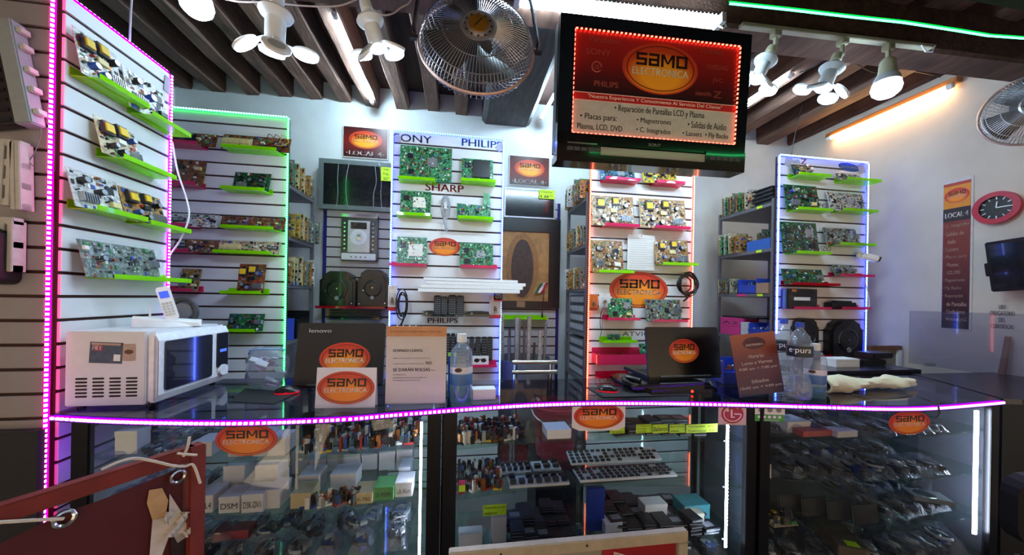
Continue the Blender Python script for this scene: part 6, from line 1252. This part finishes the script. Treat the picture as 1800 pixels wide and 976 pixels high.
def ylabel(label, b, lines, dy=.026):
    Y = cY(xat((b[0]+b[2])/2))+dy; a, c = onY(b[0], b[3], Y), onY(b[2], b[3], Y); h = onY(b[0], b[1], Y).z-a.z; w_ = c.x-a.x; t = T('shelf_label', label, 'label', ((a.x+c.x)/2, Y, a.z)); MB().bx(-w_/2, w_/2, 0, .0015, 0, h).build('paper', YEL, t); n = len(lines)
    for i, s in enumerate(lines): text('handwriting', s, -w_*.44, w_*(.44 if len(s) > 6 else .1), h*(1-(i+.8)/n), h*(1-(i+.25)/n), -.0006, INK, t)
dyl = .0435
for b, ln, lab in (((1072, 749, 1098, 763), ['PT', 'Terminales'], 'yellow handwritten label right under the central logo card'), ((1118, 747, 1146, 762), ['Disipador', 'TO-218', 'TO-220'], 'yellow handwritten label reading Disipador'), ((1147, 747, 1174, 762), ['Baleros'], 'yellow handwritten label reading Baleros'), ((1177, 747, 1204, 762), ['Base p/foto', 'micas'], 'yellow handwritten label reading Base'), ((1206, 747, 1261, 762), ['Variador  Joys', 'Transistor  128'], 'longest yellow handwritten label, near the round red emblem'), ((849, 889, 890, 908), ['Resistencia pt', 'micro'], 'yellow handwritten label on the lower middle shelf')): ylabel(lab, b, ln, dyl if b[1] < 800 else .065)
t = T('side_label', 'pink and yellow label at the left post of the middle case', 'label', onY(812, 865, cY(xat(812))+.03)); MB().bx(-.014, .014, 0, .001, 0, .028).build('yellow_half', YEL, t); MB().bx(-.014, .014, 0, .001, .029, .05).build('pink_half', PINKB, t)
# right case
spread(xr0+.06, xr1-.25, .04, YBR-.06, 9, 2, lambda x, y, i, j: put_bag('clear cable bag on the top shelf of the right case', 'bags on the top right shelf', (x, y, ZR[0]+.0005), rg.uniform(-.5, .5), 1.15, 1.3, cell=CELL))
spread(xr0+.06, xr1-.25, .04, YBR-.06, 9, 2, lambda x, y, i, j: put_bag('clear cable bag on the second shelf of the right case', 'bags on the second right shelf', (x, y, ZR[1]+.0005), rg.uniform(-.5, .5), 1.25, 1.6, cell=CELL))
spread(xr0+.06, xr1-.1, .04, YBR-.06, 9, 2, lambda x, y, i, j: put_bag('clear bag of parts on the bottom of the right case', 'bags on the bottom right shelf', (x, y, .2205), rg.uniform(-.5, .5), 1.4, 1.8, cell=CELL))
spread(xat(1560, 1.35), xr1-.15, .08, YBR-.06, 5, 2, lambda x, y, i, j: put_bag('clear bag on the third shelf right of the black cards', 'bags on the third right shelf', (x, y, ZR[2]+.0005), rg.uniform(-.5, .5), 1.3, 1.4, cell=CELL))
def onshelf(px, dy, z): x = xat(px, 1.36); return Vector((x, cY(x)+dy, z+.0022))
for k, (px, dy) in enumerate(((1395, .14), (1425, .12), (1455, .1), (1482, .07))):
    t = T('card_folder', '%s upright black card on the third right shelf' % ('rearmost', 'second', 'third', 'frontmost')[k], 'card', onshelf(px+30, dy, ZR[2])); MB().bx(-.065, .065, 0, .006, 0, .085).build('cover', PKB, t, rot=(-.12, 0, 0)); MB().bx(-.065, .065, .006, .009, .0, .083).build('pages', PKE, t, rot=(-.12, 0, 0)); MB().bx(-.065, .065, -.006, .02, 0, .003).build('foot', PKB, t)
for k, (px, dy, rz) in enumerate(((1352, .08, -.6), (1395, .05, -.75), (1362, .2, -.55))):
    o = put('remote_control', REM[k], None, onshelf(px, dy, ZR[2])+Vector((0, 0, .008)), (-math.pi/2, 0, rz)); o.rotation_euler = (Matrix.Rotation(rz+math.pi, 3, 'Z') @ Matrix.Rotation(math.pi/2, 3, 'X')).to_euler(); o.location.z = ZR[2]+.0125; o.rotation_euler = (Matrix.Rotation(rz, 3, 'Z') @ Matrix.Rotation(-math.pi/2, 3, 'X')).to_euler(); tag(o, '%s remote control lying on the third right shelf' % ('left', 'long', 'rear')[k], 'remote control')
o = board('pale board with yellow capacitors lying on the third right shelf', onshelf(1390, .0, ZR[2])+Vector((0, .1, .002)), 0., .13, .09, 'cream', 'power', 901, False, lean=math.pi/2-.01); o.rotation_euler = (-math.pi/2, 0, 0); o.location = onshelf(1384, .03, ZR[2])+Vector((0, 0, .003)); 
t = T('hard_drive', 'silver hard drive lying on the third right shelf', 'drive', onshelf(1640, .12, ZR[2]+.062), -.5); MB().bx(-.075, .075, -.05, .05, 0, .02).build('drive_body', mat('drive aluminium', 'a0a4b0', .35, .6), t, bevel=.003); MB().lathe([(0, .0), (.04, 0), (.038, .0015), (.03, .002), (0, .001)], 24, 0, (-.01, 0, .02)).build('platter_cover', CHROME, t, smooth=True)
for k in range(6): PLACE[0] = ORD[k]+' from bottom'; tag(MB().bx(-.04, .04, -.03, .03, 0, .008).build('white_strip_pack', SBW, None, onshelf(1352, .07, ZR[1])+Vector((0, 0, .0105*k)), (0, 0, .03*k-.08)), 'white packet piled at the left end of the second right shelf', 'packet', 'white packets on the second right shelf')
PLACE[0] = None
t = boxpx('white box with a yellow label on the top right shelf', (1385, 733, 1425, 752), ZR[0], .1, SBW, None, .09); MB().bx(-.03, .03, -.03, .03, .0485, .0495).build('yellow_label', YEL, t)
boxpx('flat red box on the top right shelf', (1412, 757, 1470, 767), ZR[0], .08, mat('dull red box', 'a04848', .5), None, .062); boxpx('flat grey box right of the flat red box', (1472, 756, 1508, 767), ZR[0], .06, GREYC, None, .062)
t = T('brown_box', 'long brown box with a yellow label lying at the bottom of the right case', 'box', onshelf(1500, .17, .285), -.45); MB().bx(-.06, .06, -.14, .1, 0, .05).build('box_body', mat('dark tan box', '5a4c40', .6), t, bevel=.003); MB().bx(-.02, .03, -.13, -.09, .05, .0508).build('yellow_label', YEL, t)
# stickers on the front glass
def sticker(label, b, kind):
    xm_ = onY((b[0]+b[2])/2, (b[1]+b[3])/2, 1.4).x; Y = cY(xm_)+.0095; xm_ = onY((b[0]+b[2])/2, (b[1]+b[3])/2, Y).x; Y = cY(xm_)+.0095; sl = (cY(xm_+.03)-cY(xm_-.03))/.06
    a, c = onY(b[0], b[3], Y), onY(b[2], b[3], Y); w_ = c.x-a.x; h = onY(b[0], b[1], Y).z-a.z; t = T('glass_sticker', label, 'sticker', ((a.x+c.x)/2, Y, a.z), math.atan(sl))
    if kind == 'oval': oval_logo(t, w_, h, 0, h/2, 0)
    if kind == 'card': MB().prism([(-w_*.5, h*.12), (-w_*.36, 0), (w_*.36, 0), (w_*.5, h*.12), (w_*.5, h), (-w_*.5, h)], -.001, 0).build('white_card', MATS['white card'], t); oval_logo(t, w_*.94, h*.92, 0, h*.52, -.001)
    if kind == 'lg':
        MB().bx(-w_/2, w_/2, -.001, 0, 0, h).build('square_card', mat('pinkish card', 'd8b8c0', .5), t); MB().prism(ell(w_*.8, h*.86, 32, 0, h*.5), -.0018, -.001).build('red_disc', mat('emblem red', 'b02a4c', .4), t)
        mb = MB(); mb.tube([(w_*.31*math.cos(a_), -.002, h*.5+h*.33*math.sin(a_)) for a_ in [.0-2*math.pi*.86*k/20+.0 for k in range(21)]], .0028, 4); mb.box(w_*.18, -.002, h*.5, w_*.24, .002, h*.05); mb.bx(-w_*.06, -w_*.005, -.003, -.002, h*.33, h*.7); mb.bx(-w_*.06, w_*.08, -.003, -.002, h*.33, h*.38); mb.prism(ell(w_*.11, h*.12, 16, -w_*.18, h*.66), -.003, -.002); mb.build('emblem_lines', mat('emblem pale', 'ecdce0', .4), t)
    if kind == 'health':
        MB().bx(-w_/2, w_/2, -.001, 0, h*.44, h).build('white_part', MATS['white card'], t); MB().bx(-w_/2, w_/2, -.001, 0, 0, h*.44).build('green_part', mat('sticker green', '3a9a3c', .5), t)
        for k in range(5): MB().bx(-w_*.4+w_*.17*k, -w_*.3+w_*.17*k, -.0016, -.001, h*.2, h*.36).build('tiny_icon', MATS['white card'], t)
        for k in range(3): MB().prism(ell(w_*.18, h*.3, 16, -w_*.3+w_*.3*k, h*.72), -.0016, -.001).build('grey_seal', mat('grey ink', '86868a', .8), t)
        text('green_text', 'BIENVENIDO', -w_*.3, w_*.3, h*.05, h*.13, -.0016, MATS['white card'], t)
    return t
sticker('oval shop logo stuck on the front of the left case', (376, 746, 489, 804), 'oval'); sticker('white-backed oval logo card on the front of the middle case', (1006, 709, 1097, 759), 'card'); sticker('square card with a round red emblem on the glass', (1265, 709, 1308, 748), 'lg'); sticker('white and green hygiene sticker on the right case', (1330, 714, 1375, 742), 'health'); sticker('dim oval logo on the front of the right case', (1563, 723, 1632, 766), 'oval')

# ------------------------------------------------------------------ right wall
def rw(b, off=.004): return rect(RIGHT, *b, off=off)
loc, rz, w_, h = rw((1657, 322, 1705, 578), .006); t = T('wall_banner', 'tall orange and maroon shop banner on the right wall', 'banner', loc, rz)
MB().bx(-w_*.5-.012, w_*.5+.012, .001, .005, -.006, h+.03).build('backing', mat('banner pale edge', 'c8c0c0', .6), t); MB().bx(-w_/2, w_/2, -.001, .001, 0, h*.76).build('lower_print', vgrad('banner lower print', [(0, '1c1018'), (.35, '4a1a1e'), (.75, '7a2c20'), (1, '7a2c20')], .45), t); MB().bx(-w_/2, w_/2, -.001, .001, h*.6, h*.6).build('fold', INK, t) if 0 else None
MB().bx(-w_/2, w_/2, -.0015, .0, h*.74, h*.83).build('dark_band', mat('banner dark band', '241218', .5), t); MB().bx(-w_/2, w_/2, -.001, .001, h*.83, h).build('orange_print', mat('banner orange', 'd8861c', .5, noise=.05), t); MB().bx(-w_/2, w_/2, -.0012, .001, h*.985, h*1.005).build('top_line', mat('banner red line', 'a83020', .5), t)
oval_logo(t, w_*.92, h*.1, 0, h*.915, -.001); text('banner_text', 'LOCAL 4', -w_*.42, w_*.42, h*.765, h*.8, -.002, LWHITE, t, .02)
ls = ['· C. Integrados', '· Salidas de', 'Audio', '· Lassers', '· Placas para:', 'Plasma,', 'LCD, DVD', '· Magnetrones', '· Fly Backs', '· Reparación', 'de Pantallas', 'Osciladores', 'Modulos y LG']
for i, s in enumerate(ls): z = h*(.7-.054*i); text('banner_text', s, -w_*.46 if s[0] == '·' else -w_*.32, -w_*.46+w_*.067*len(s)*.92+(0 if s[0] == '·' else w_*.14), z-.006, z+.024, -.0016, mat('banner cream ink', 'd8b8a0', .5), t, .012)
c = onX(1749, 365, XR-.035); t = T('wall_clock', 'round black-faced wall clock with a thick red rim', 'clock', c, -math.pi/2); RC = .108
MB().lathe([(RC*.72, 0), (RC*.95, -.004), (RC, .01), (RC, .034), (RC*.7, .034)], 40, 0, (0, .034, 0), Ry).build('rim', mat('red clock rim', 'b01c38', .35), t, smooth=True); MB().lathe([(0, 0), (RC*.74, 0), (RC*.74, .006), (0, .006)], 40, 0, (0, .02, 0), Ry).build('face', BLACKM, t)
for k in range(12):
    a = 2*math.pi*k/12; MB().box(RC*.6*math.sin(a), .012, RC*.6*math.cos(a), .005, .002, .018, 0, Matrix.Rotation(a, 3, 'Y')).build('hour_mark', WHITEP, t)
for a, l, n_ in ((1.57, .52, 'minute_hand'), (.1, .38, 'hour_hand')): MB().box(RC*l/2*math.sin(a), .009, RC*l/2*math.cos(a), .006, .002, RC*l, 0, Matrix.Rotation(a, 3, 'Y')).build(n_, WHITEP, t)
# wall screen on an arm, cut off by the frame
c = onX(1740, 460, XR-.13); t = T('wall_screen', 'black flat screen on an arm at the right edge', 'screen', Vector((XR-.14, c.y-.26, c.z-.02)), -math.pi/2-.12); t.rotation_euler = (Matrix.Rotation(-math.pi/2-.1, 3, 'Z') @ Matrix.Rotation(-.06, 3, 'Y') @ Matrix.Rotation(.08, 3, 'X')).to_euler()
MB().bx(-.27, .27, -.02, .02, -.165, .165).build('housing', BLACKM, t, bevel=.006); MB().bx(-.25, .25, -.022, -.02, -.145, .145).build('panel', SCREEN, t); MB().bx(-.04, .04, .02, .11, -.04, .04).build('wall_arm', DKSTEEL, t); MB().bx(-.31, -.26, .02, .06, -.06, .03).build('side_bracket', BLACKM, t, bevel=.004)
loc, rz, w_, h = rw((1738, 536, 1786, 580), .003); t = T('wall_lettering', 'USO OBLIGATORIO DEL CUBREBOCAS lettering on the right wall', 'lettering', loc, rz)
for i, s in enumerate(('USO', 'OBLIGATORIO', 'DEL', 'CUBREBOCAS')): z = h*(1-.26*i); u = .042*len(s); text('letters', s, -w_*u, w_*u, z-h*.17, z, 0, mat('grey wall ink', '5a5868', .6), t, .01)
t = T('clear_screen', 'clear acrylic screen standing on the dark side counter', 'acrylic screen', (XR-.16, 1.74, 1.0005)); MB().bx(-.003, .003, -.45, .42, 0, .405).build('sheet', clear('violet tinted acrylic', 'ececf4', .04, 1.4, body='b0aac8', bodyfac=.06), t)
for y in (-.3, .3): MB().bx(-.04, .04, y-.01, y+.01, 0, .02).build('foot', CLEARA, t)
p, q = onX(1761, 664, XR-.05), onX(1772, 592, XR-.03); tag(MB().cyl((0, 0, 0), (q.x-p.x, q.y-p.y, q.z-1.0), .016, .013, 10).build('wooden_stick', mat('worn wood stick', '8a6a58', .7, noise=.2, stretch=(8, 8, 1)), None, (p.x, p.y, 1.0005), smooth=True), 'wooden stick leaning on the right wall', 'stick')
t = T('leaning_frame', 'empty wooden frame leaning near the right wall', 'frame', (3.3, 2.3, 0)); fa_, fb_ = onY(1527, 608, 2.3), onY(1603, 622, 2.25); FW = mat('brown frame wood', '6a4636', .6, noise=.2); x0 = fa_.x-3.3; x1 = min(fb_.x-3.3, .27); zt = fa_.z  # an empty picture frame with a sheet inside
MB().bx(x0, x1, -.015, .015, zt-.035, zt).build('top_rail', FW, t); MB().bx(x0, x0+.035, -.015, .015, .3, zt-.035).build('stile', FW, t); MB().bx(x1-.035, x1, -.015, .015, .3, zt-.035).build('stile', WHITEP, t); MB().bx(x0+.035, x1-.035, .002, .006, .3, zt-.035).build('inner_sheet', mat('grey mesh sheet', '8c8882', .8, noise=.1), t); MB().bx(x0, x1, -.03, .03, 0, .3).build('support_box', CARD, t)
# ------------------------------------------------------------------ left edge: old plastic parts on the greyish panel
FL = ('Y', 1.5)
PG = mat('aged grey plastic', '8e9498', .5, noise=.06); PWH = mat('aged white plastic', 'b8b2ac', .5, noise=.08)
a = onY(33, 130, 1.47); t = T('front_bezel', 'long tilted grey plastic bezel hung at top left', 'plastic part', a); t.rotation_euler = (0, -.19, 0)
MB().bx(-.026, .026, -.02, .028, -.185, .185).build('bezel_bar', PG, t, bevel=.004); MB().bx(-.17, -.026, -.01, .02, -.185, .185).build('dark_panel', mat('dark vent plastic', '241a1c', .4), t, bevel=.003)
for z in (-.15, -.07, .0, .08, .14): MB().bx(.026, .044, -.01, .02, z, z+.02).build('clip', PWH, t, bevel=.002)
for k in range(10): MB().bx(-.16, -.04, -.013, -.009, -.17+.035*k, -.158+.035*k).build('vent_rib', BLACKM, t)
for b, lab, ang, n_ in (((2, 250, 26, 362), 'left white slotted plastic bracket at the left edge', .03, 3), ((28, 252, 46, 370), 'right white slotted plastic bracket at the left edge', -.03, 3), ((6, 388, 30, 478), 'short white plastic bracket below the other two', 0, 2)):
    loc, rz, w_, h = rect(FL, *b, off=.03); t = T('plastic_bracket', lab, 'plastic part', loc); t.rotation_euler = (0, ang, 0)
    MB().bx(-w_/2, -w_/2+.016, -.015, .028, 0, h).build('side_bar', PWH, t, bevel=.002); MB().bx(w_/2-.016, w_/2, -.015, .028, 0, h).build('side_bar', PWH, t, bevel=.002)
    for k in range(n_+1): MB().bx(-w_/2, w_/2, -.012, .02, h*k/n_*.92, h*k/n_*.92+.025).build('cross_bar', PWH, t, bevel=.002)
loc, rz, w_, h = rect(FL, -40, 400, 8, 500, .05); t = T('black_fan_part', 'black plastic part cut off at the left edge', 'plastic part', loc); MB().prism(rrect(-w_/2, w_/2, 0, h, .03), -.02, .049).build('shell', BLACKM, t, bevel=.006); MB().bx(-w_*.3, w_*.3, -.024, -.019, h*.3, h*.6).build('grille', DKSTEEL, t)
wire('thin grey wire dangling on the greyish panel', [onY(*p, 1.485) for p in ((72, 222), (70, 245), (60, 270), (52, 285), (66, 297))], .0015, STEEL)
loc, rz, w_, h = rect(FL, -60, 763, 66, 866, .03); t = T('dark_board', 'dark board leaning on the greyish panel low at left', 'board', loc); t.location.z = .0; MB().bx(-w_/2, w_/2, 0, .028, 0, loc.z+h).build('sheet', mat('charcoal board', '1c1c22', .7, noise=.1), t); MB().bx(-w_/2, w_/2, -.002, .03, loc.z+h, loc.z+h+.006).build('edge_strip', DKSTEEL, t)
# ------------------------------------------------------------------ foreground: red framed banner
P1 = Vector((-.669, .985, 1.06)); P2 = Vector((-.95, .545, 1.06)); dv = (P2-P1).normalized(); nv = dv.cross(Vector((0, 0, 1))).normalized()
if nv.x < 0: nv = -nv
def onB(px, py, off=0.):
    r = Vector(ray(px, py)); o = Vector((0, 0, EYE)); p0 = P1+nv*off; return o + r*((p0-o).dot(nv)/r.dot(nv))
REDW = mat('red painted wood', '7a2418', .55, noise=.15, nscale=20, bump=.3, dirt='5c1a14', dirt_amt=.5); REDF = mat('dark red vinyl', '54141a', .45, noise=.12, nscale=6, bump=.2, bscale=12); ROPE = mat('white cord', 'd8ccc0', .7)
bn = T('banner_frame', 'red wooden frame with a lashed dark red banner at lower left', 'banner frame', Vector((P1.x, P1.y, 0)))
def W(p): return Vector(p)-bn.location
R = Matrix((dv, Vector((0, 0, 1)).cross(dv).normalized(), Vector((0, 0, 1)))).transposed()
MB().box(*W((P1+P2)/2+Vector((0, 0, -.017))), (P2-P1).length, .028, .034, 0, R).build('top_rail', REDW, bn, bevel=.003); MB().box(*W((P1.x, P1.y, .53)), .034, .038, 1.06, 0, R).build('post', REDW, bn, bevel=.003); MB().box(*W((P2.x, P2.y, .52)), .034, .038, 1.03, 0, R).build('post', REDW, bn, bevel=.003)
MB().box(*W((P1+P2)/2+Vector((0, 0, -.96))), (P2-P1).length, .028, .034, 0, R).build('bottom_rail', REDW, bn)
top = [onB(*p, .004) for p in ((322, 822), (250, 850), (180, 878), (113, 902), (50, 932), (0, 956), (-120, 1015))]
mb = MB(); zb = .3; n = len(top); rg2 = random.Random(9)
mb.add([tuple(W(p)) for p in top] + [tuple(W((p.x, p.y, p.z+(zb-p.z)*.33)) + nv*rg2.uniform(-.004, .006)) for p in top] + [tuple(W((p.x, p.y, p.z+(zb-p.z)*.66)) + nv*rg2.uniform(-.004, .006)) for p in top] + [tuple(W((p.x, p.y, zb))) for p in top], [(r_*n+k, r_*n+k+1, (r_+1)*n+k+1, (r_+1)*n+k) for r_ in range(3) for k in range(n-1)]); fb = mb.build('vinyl_sheet', REDF, bn, smooth=True)
def pb(px, off=.008): return [tuple(W(onB(x, y, off))) for x, y in px]
for px, c, nm in ((((262, 862), (285, 858), (296, 880), (290, 910), (268, 915), (258, 885)), 'c8a070', 'printed_tan_patch'), (((268, 915), (290, 908), (300, 935), (280, 990), (262, 985)), 'd8ccc4', 'printed_pale_letter'), (((298, 868), (322, 905), (334, 940), (312, 955), (296, 925)), 'd4ccc8', 'torn_white_edge'), (((300, 940), (335, 935), (342, 1010), (300, 1010)), '2a1412', 'printed_dark_patch')):
    v = pb(px); mb = MB(); mb.add(v, [tuple(range(len(v)))]); mb.build(nm, mat('banner '+c, c, .6, noise=.1), fb)
for c in ((113, 912), (313, 838)):
    q = onB(*c, .012); mb = MB(); rr = .0135; mb.tube([tuple(W(q+dv*rr*math.cos(a)+Vector((0, 0, rr*math.sin(a))))) for a in [2*math.pi*k/20 for k in range(20)]], .004, 6, 0, True); mb.build('eyelet', CHROME, bn, smooth=True)
for pts, nm in ((((-40, 920), (20, 917), (70, 914), (112, 912)), 'left_cord'), (((178, 826), (210, 812), (238, 806), (270, 811), (300, 818), (325, 820), (340, 818), (352, 850)), 'long_cord'), (((333, 768), (330, 785), (322, 803)), 'corner_cord'), (((312, 797), (330, 799), (346, 800)), 'wrap_cord')):
    MB().tube(smooth_path([W(onB(x, y, .024)) for x, y in pts], 5), .003, 6).build(nm, ROPE, bn, smooth=True)
MB().grid(6, 6, lambda u, v: tuple(W(onB(290+45*u, 900+45*v, .012+.012*math.sin(9*u+7*v))))).build('torn_paper', mat('torn paper', 'c8beb4', .8), bn)
# ------------------------------------------------------------------ foreground: cream framed board
a, c = onY(789, 964, 1.2), onY(1206, 932, 1.2); t = T('framed_board', 'cream framed signboard with a red poster, leaning before the middle case', 'signboard', ((a.x+c.x)/2, 1.2, 0)); w_ = c.x-a.x; h = .572; CRM = mat('cream painted wood', 'b8ac98', .6, noise=.08, dirt='8a7c68', dirt_amt=.4)
MB().bx(-w_/2, w_/2, -.015, .015, h-.042, h).build('top_rail', CRM, t, bevel=.003)
for s in (-1, 1): MB().bx(s*w_/2-(.042 if s > 0 else 0), s*w_/2+(0 if s > 0 else .042), -.015, .015, 0, h-.043).build('stile', CRM, t, bevel=.003)
MB().bx(-w_/2+.042, w_/2-.042, -.015, .015, 0, .042).build('bottom_rail', CRM, t); MB().bx(-w_/2+.042, w_/2-.042, .0, .008, .042, h-.042).build('pale_panel', mat('pale grey panel', '9a958e', .6), t); xp = onY(1058, 960, 1.2).x-t.location.x
pz_ = MB().bx(xp, w_/2-.045, -.003, 0, .05, h-.044).build('red_poster', vgrad('red poster print', [(0, '200608'), (.6, '5c0a10'), (1, 'a01820')], .35), t); MB().bx(xp, xp+.045, -.0042, -.0032, .05, h-.044).build('poster_margin', mat('poster crimson', 'a81828', .4), pz_)
mb = MB(); text_into(mb, 'A', -.025, .025, -.03, .03, -.0046, 0, .03); o = mb.build('poster_letter', LWHITE, pz_, (xp+.075, 0, h-.085), (0, math.pi/2, 0))
for x, z in ((-w_*.3, h-.02), (w_*.05, h-.018), (-w_*.44, h-.03)): MB().cyl((x, -.015, z), (x, -.0175, z), .004, n=8).build('nail_head', BLACKM, t)
# dark office chair back at the lower right corner
c = onY(1805, 930, 1.0); t = T('office_chair', 'dark chair back at the lower right corner', 'chair', (c.x+.22, 1.0, -.0), -.3)
MB().prism(rrect(-.2, .2, .5, .78, .08), -.03, .03).build('backrest', mat('dark chair fabric', '08070a', .8), t, bevel=.015); MB().bx(-.2, .2, -.4, -.0, .42, .48).build('seat', MATS['dark chair fabric'], t, bevel=.02); MB().cyl((0, -.2, .06), (0, -.2, .42), .025, n=12).build('column', DKSTEEL, t)
MB().bx(-.02, .02, .0, .04, .42, .55).build('back_bar', DKSTEEL, t)
for k in range(5): MB().tube([(0, -.2, .08), (.24*math.cos(1.257*k), -.2+.24*math.sin(1.257*k), .03)], .018, 8).build('leg', DKSTEEL, t)
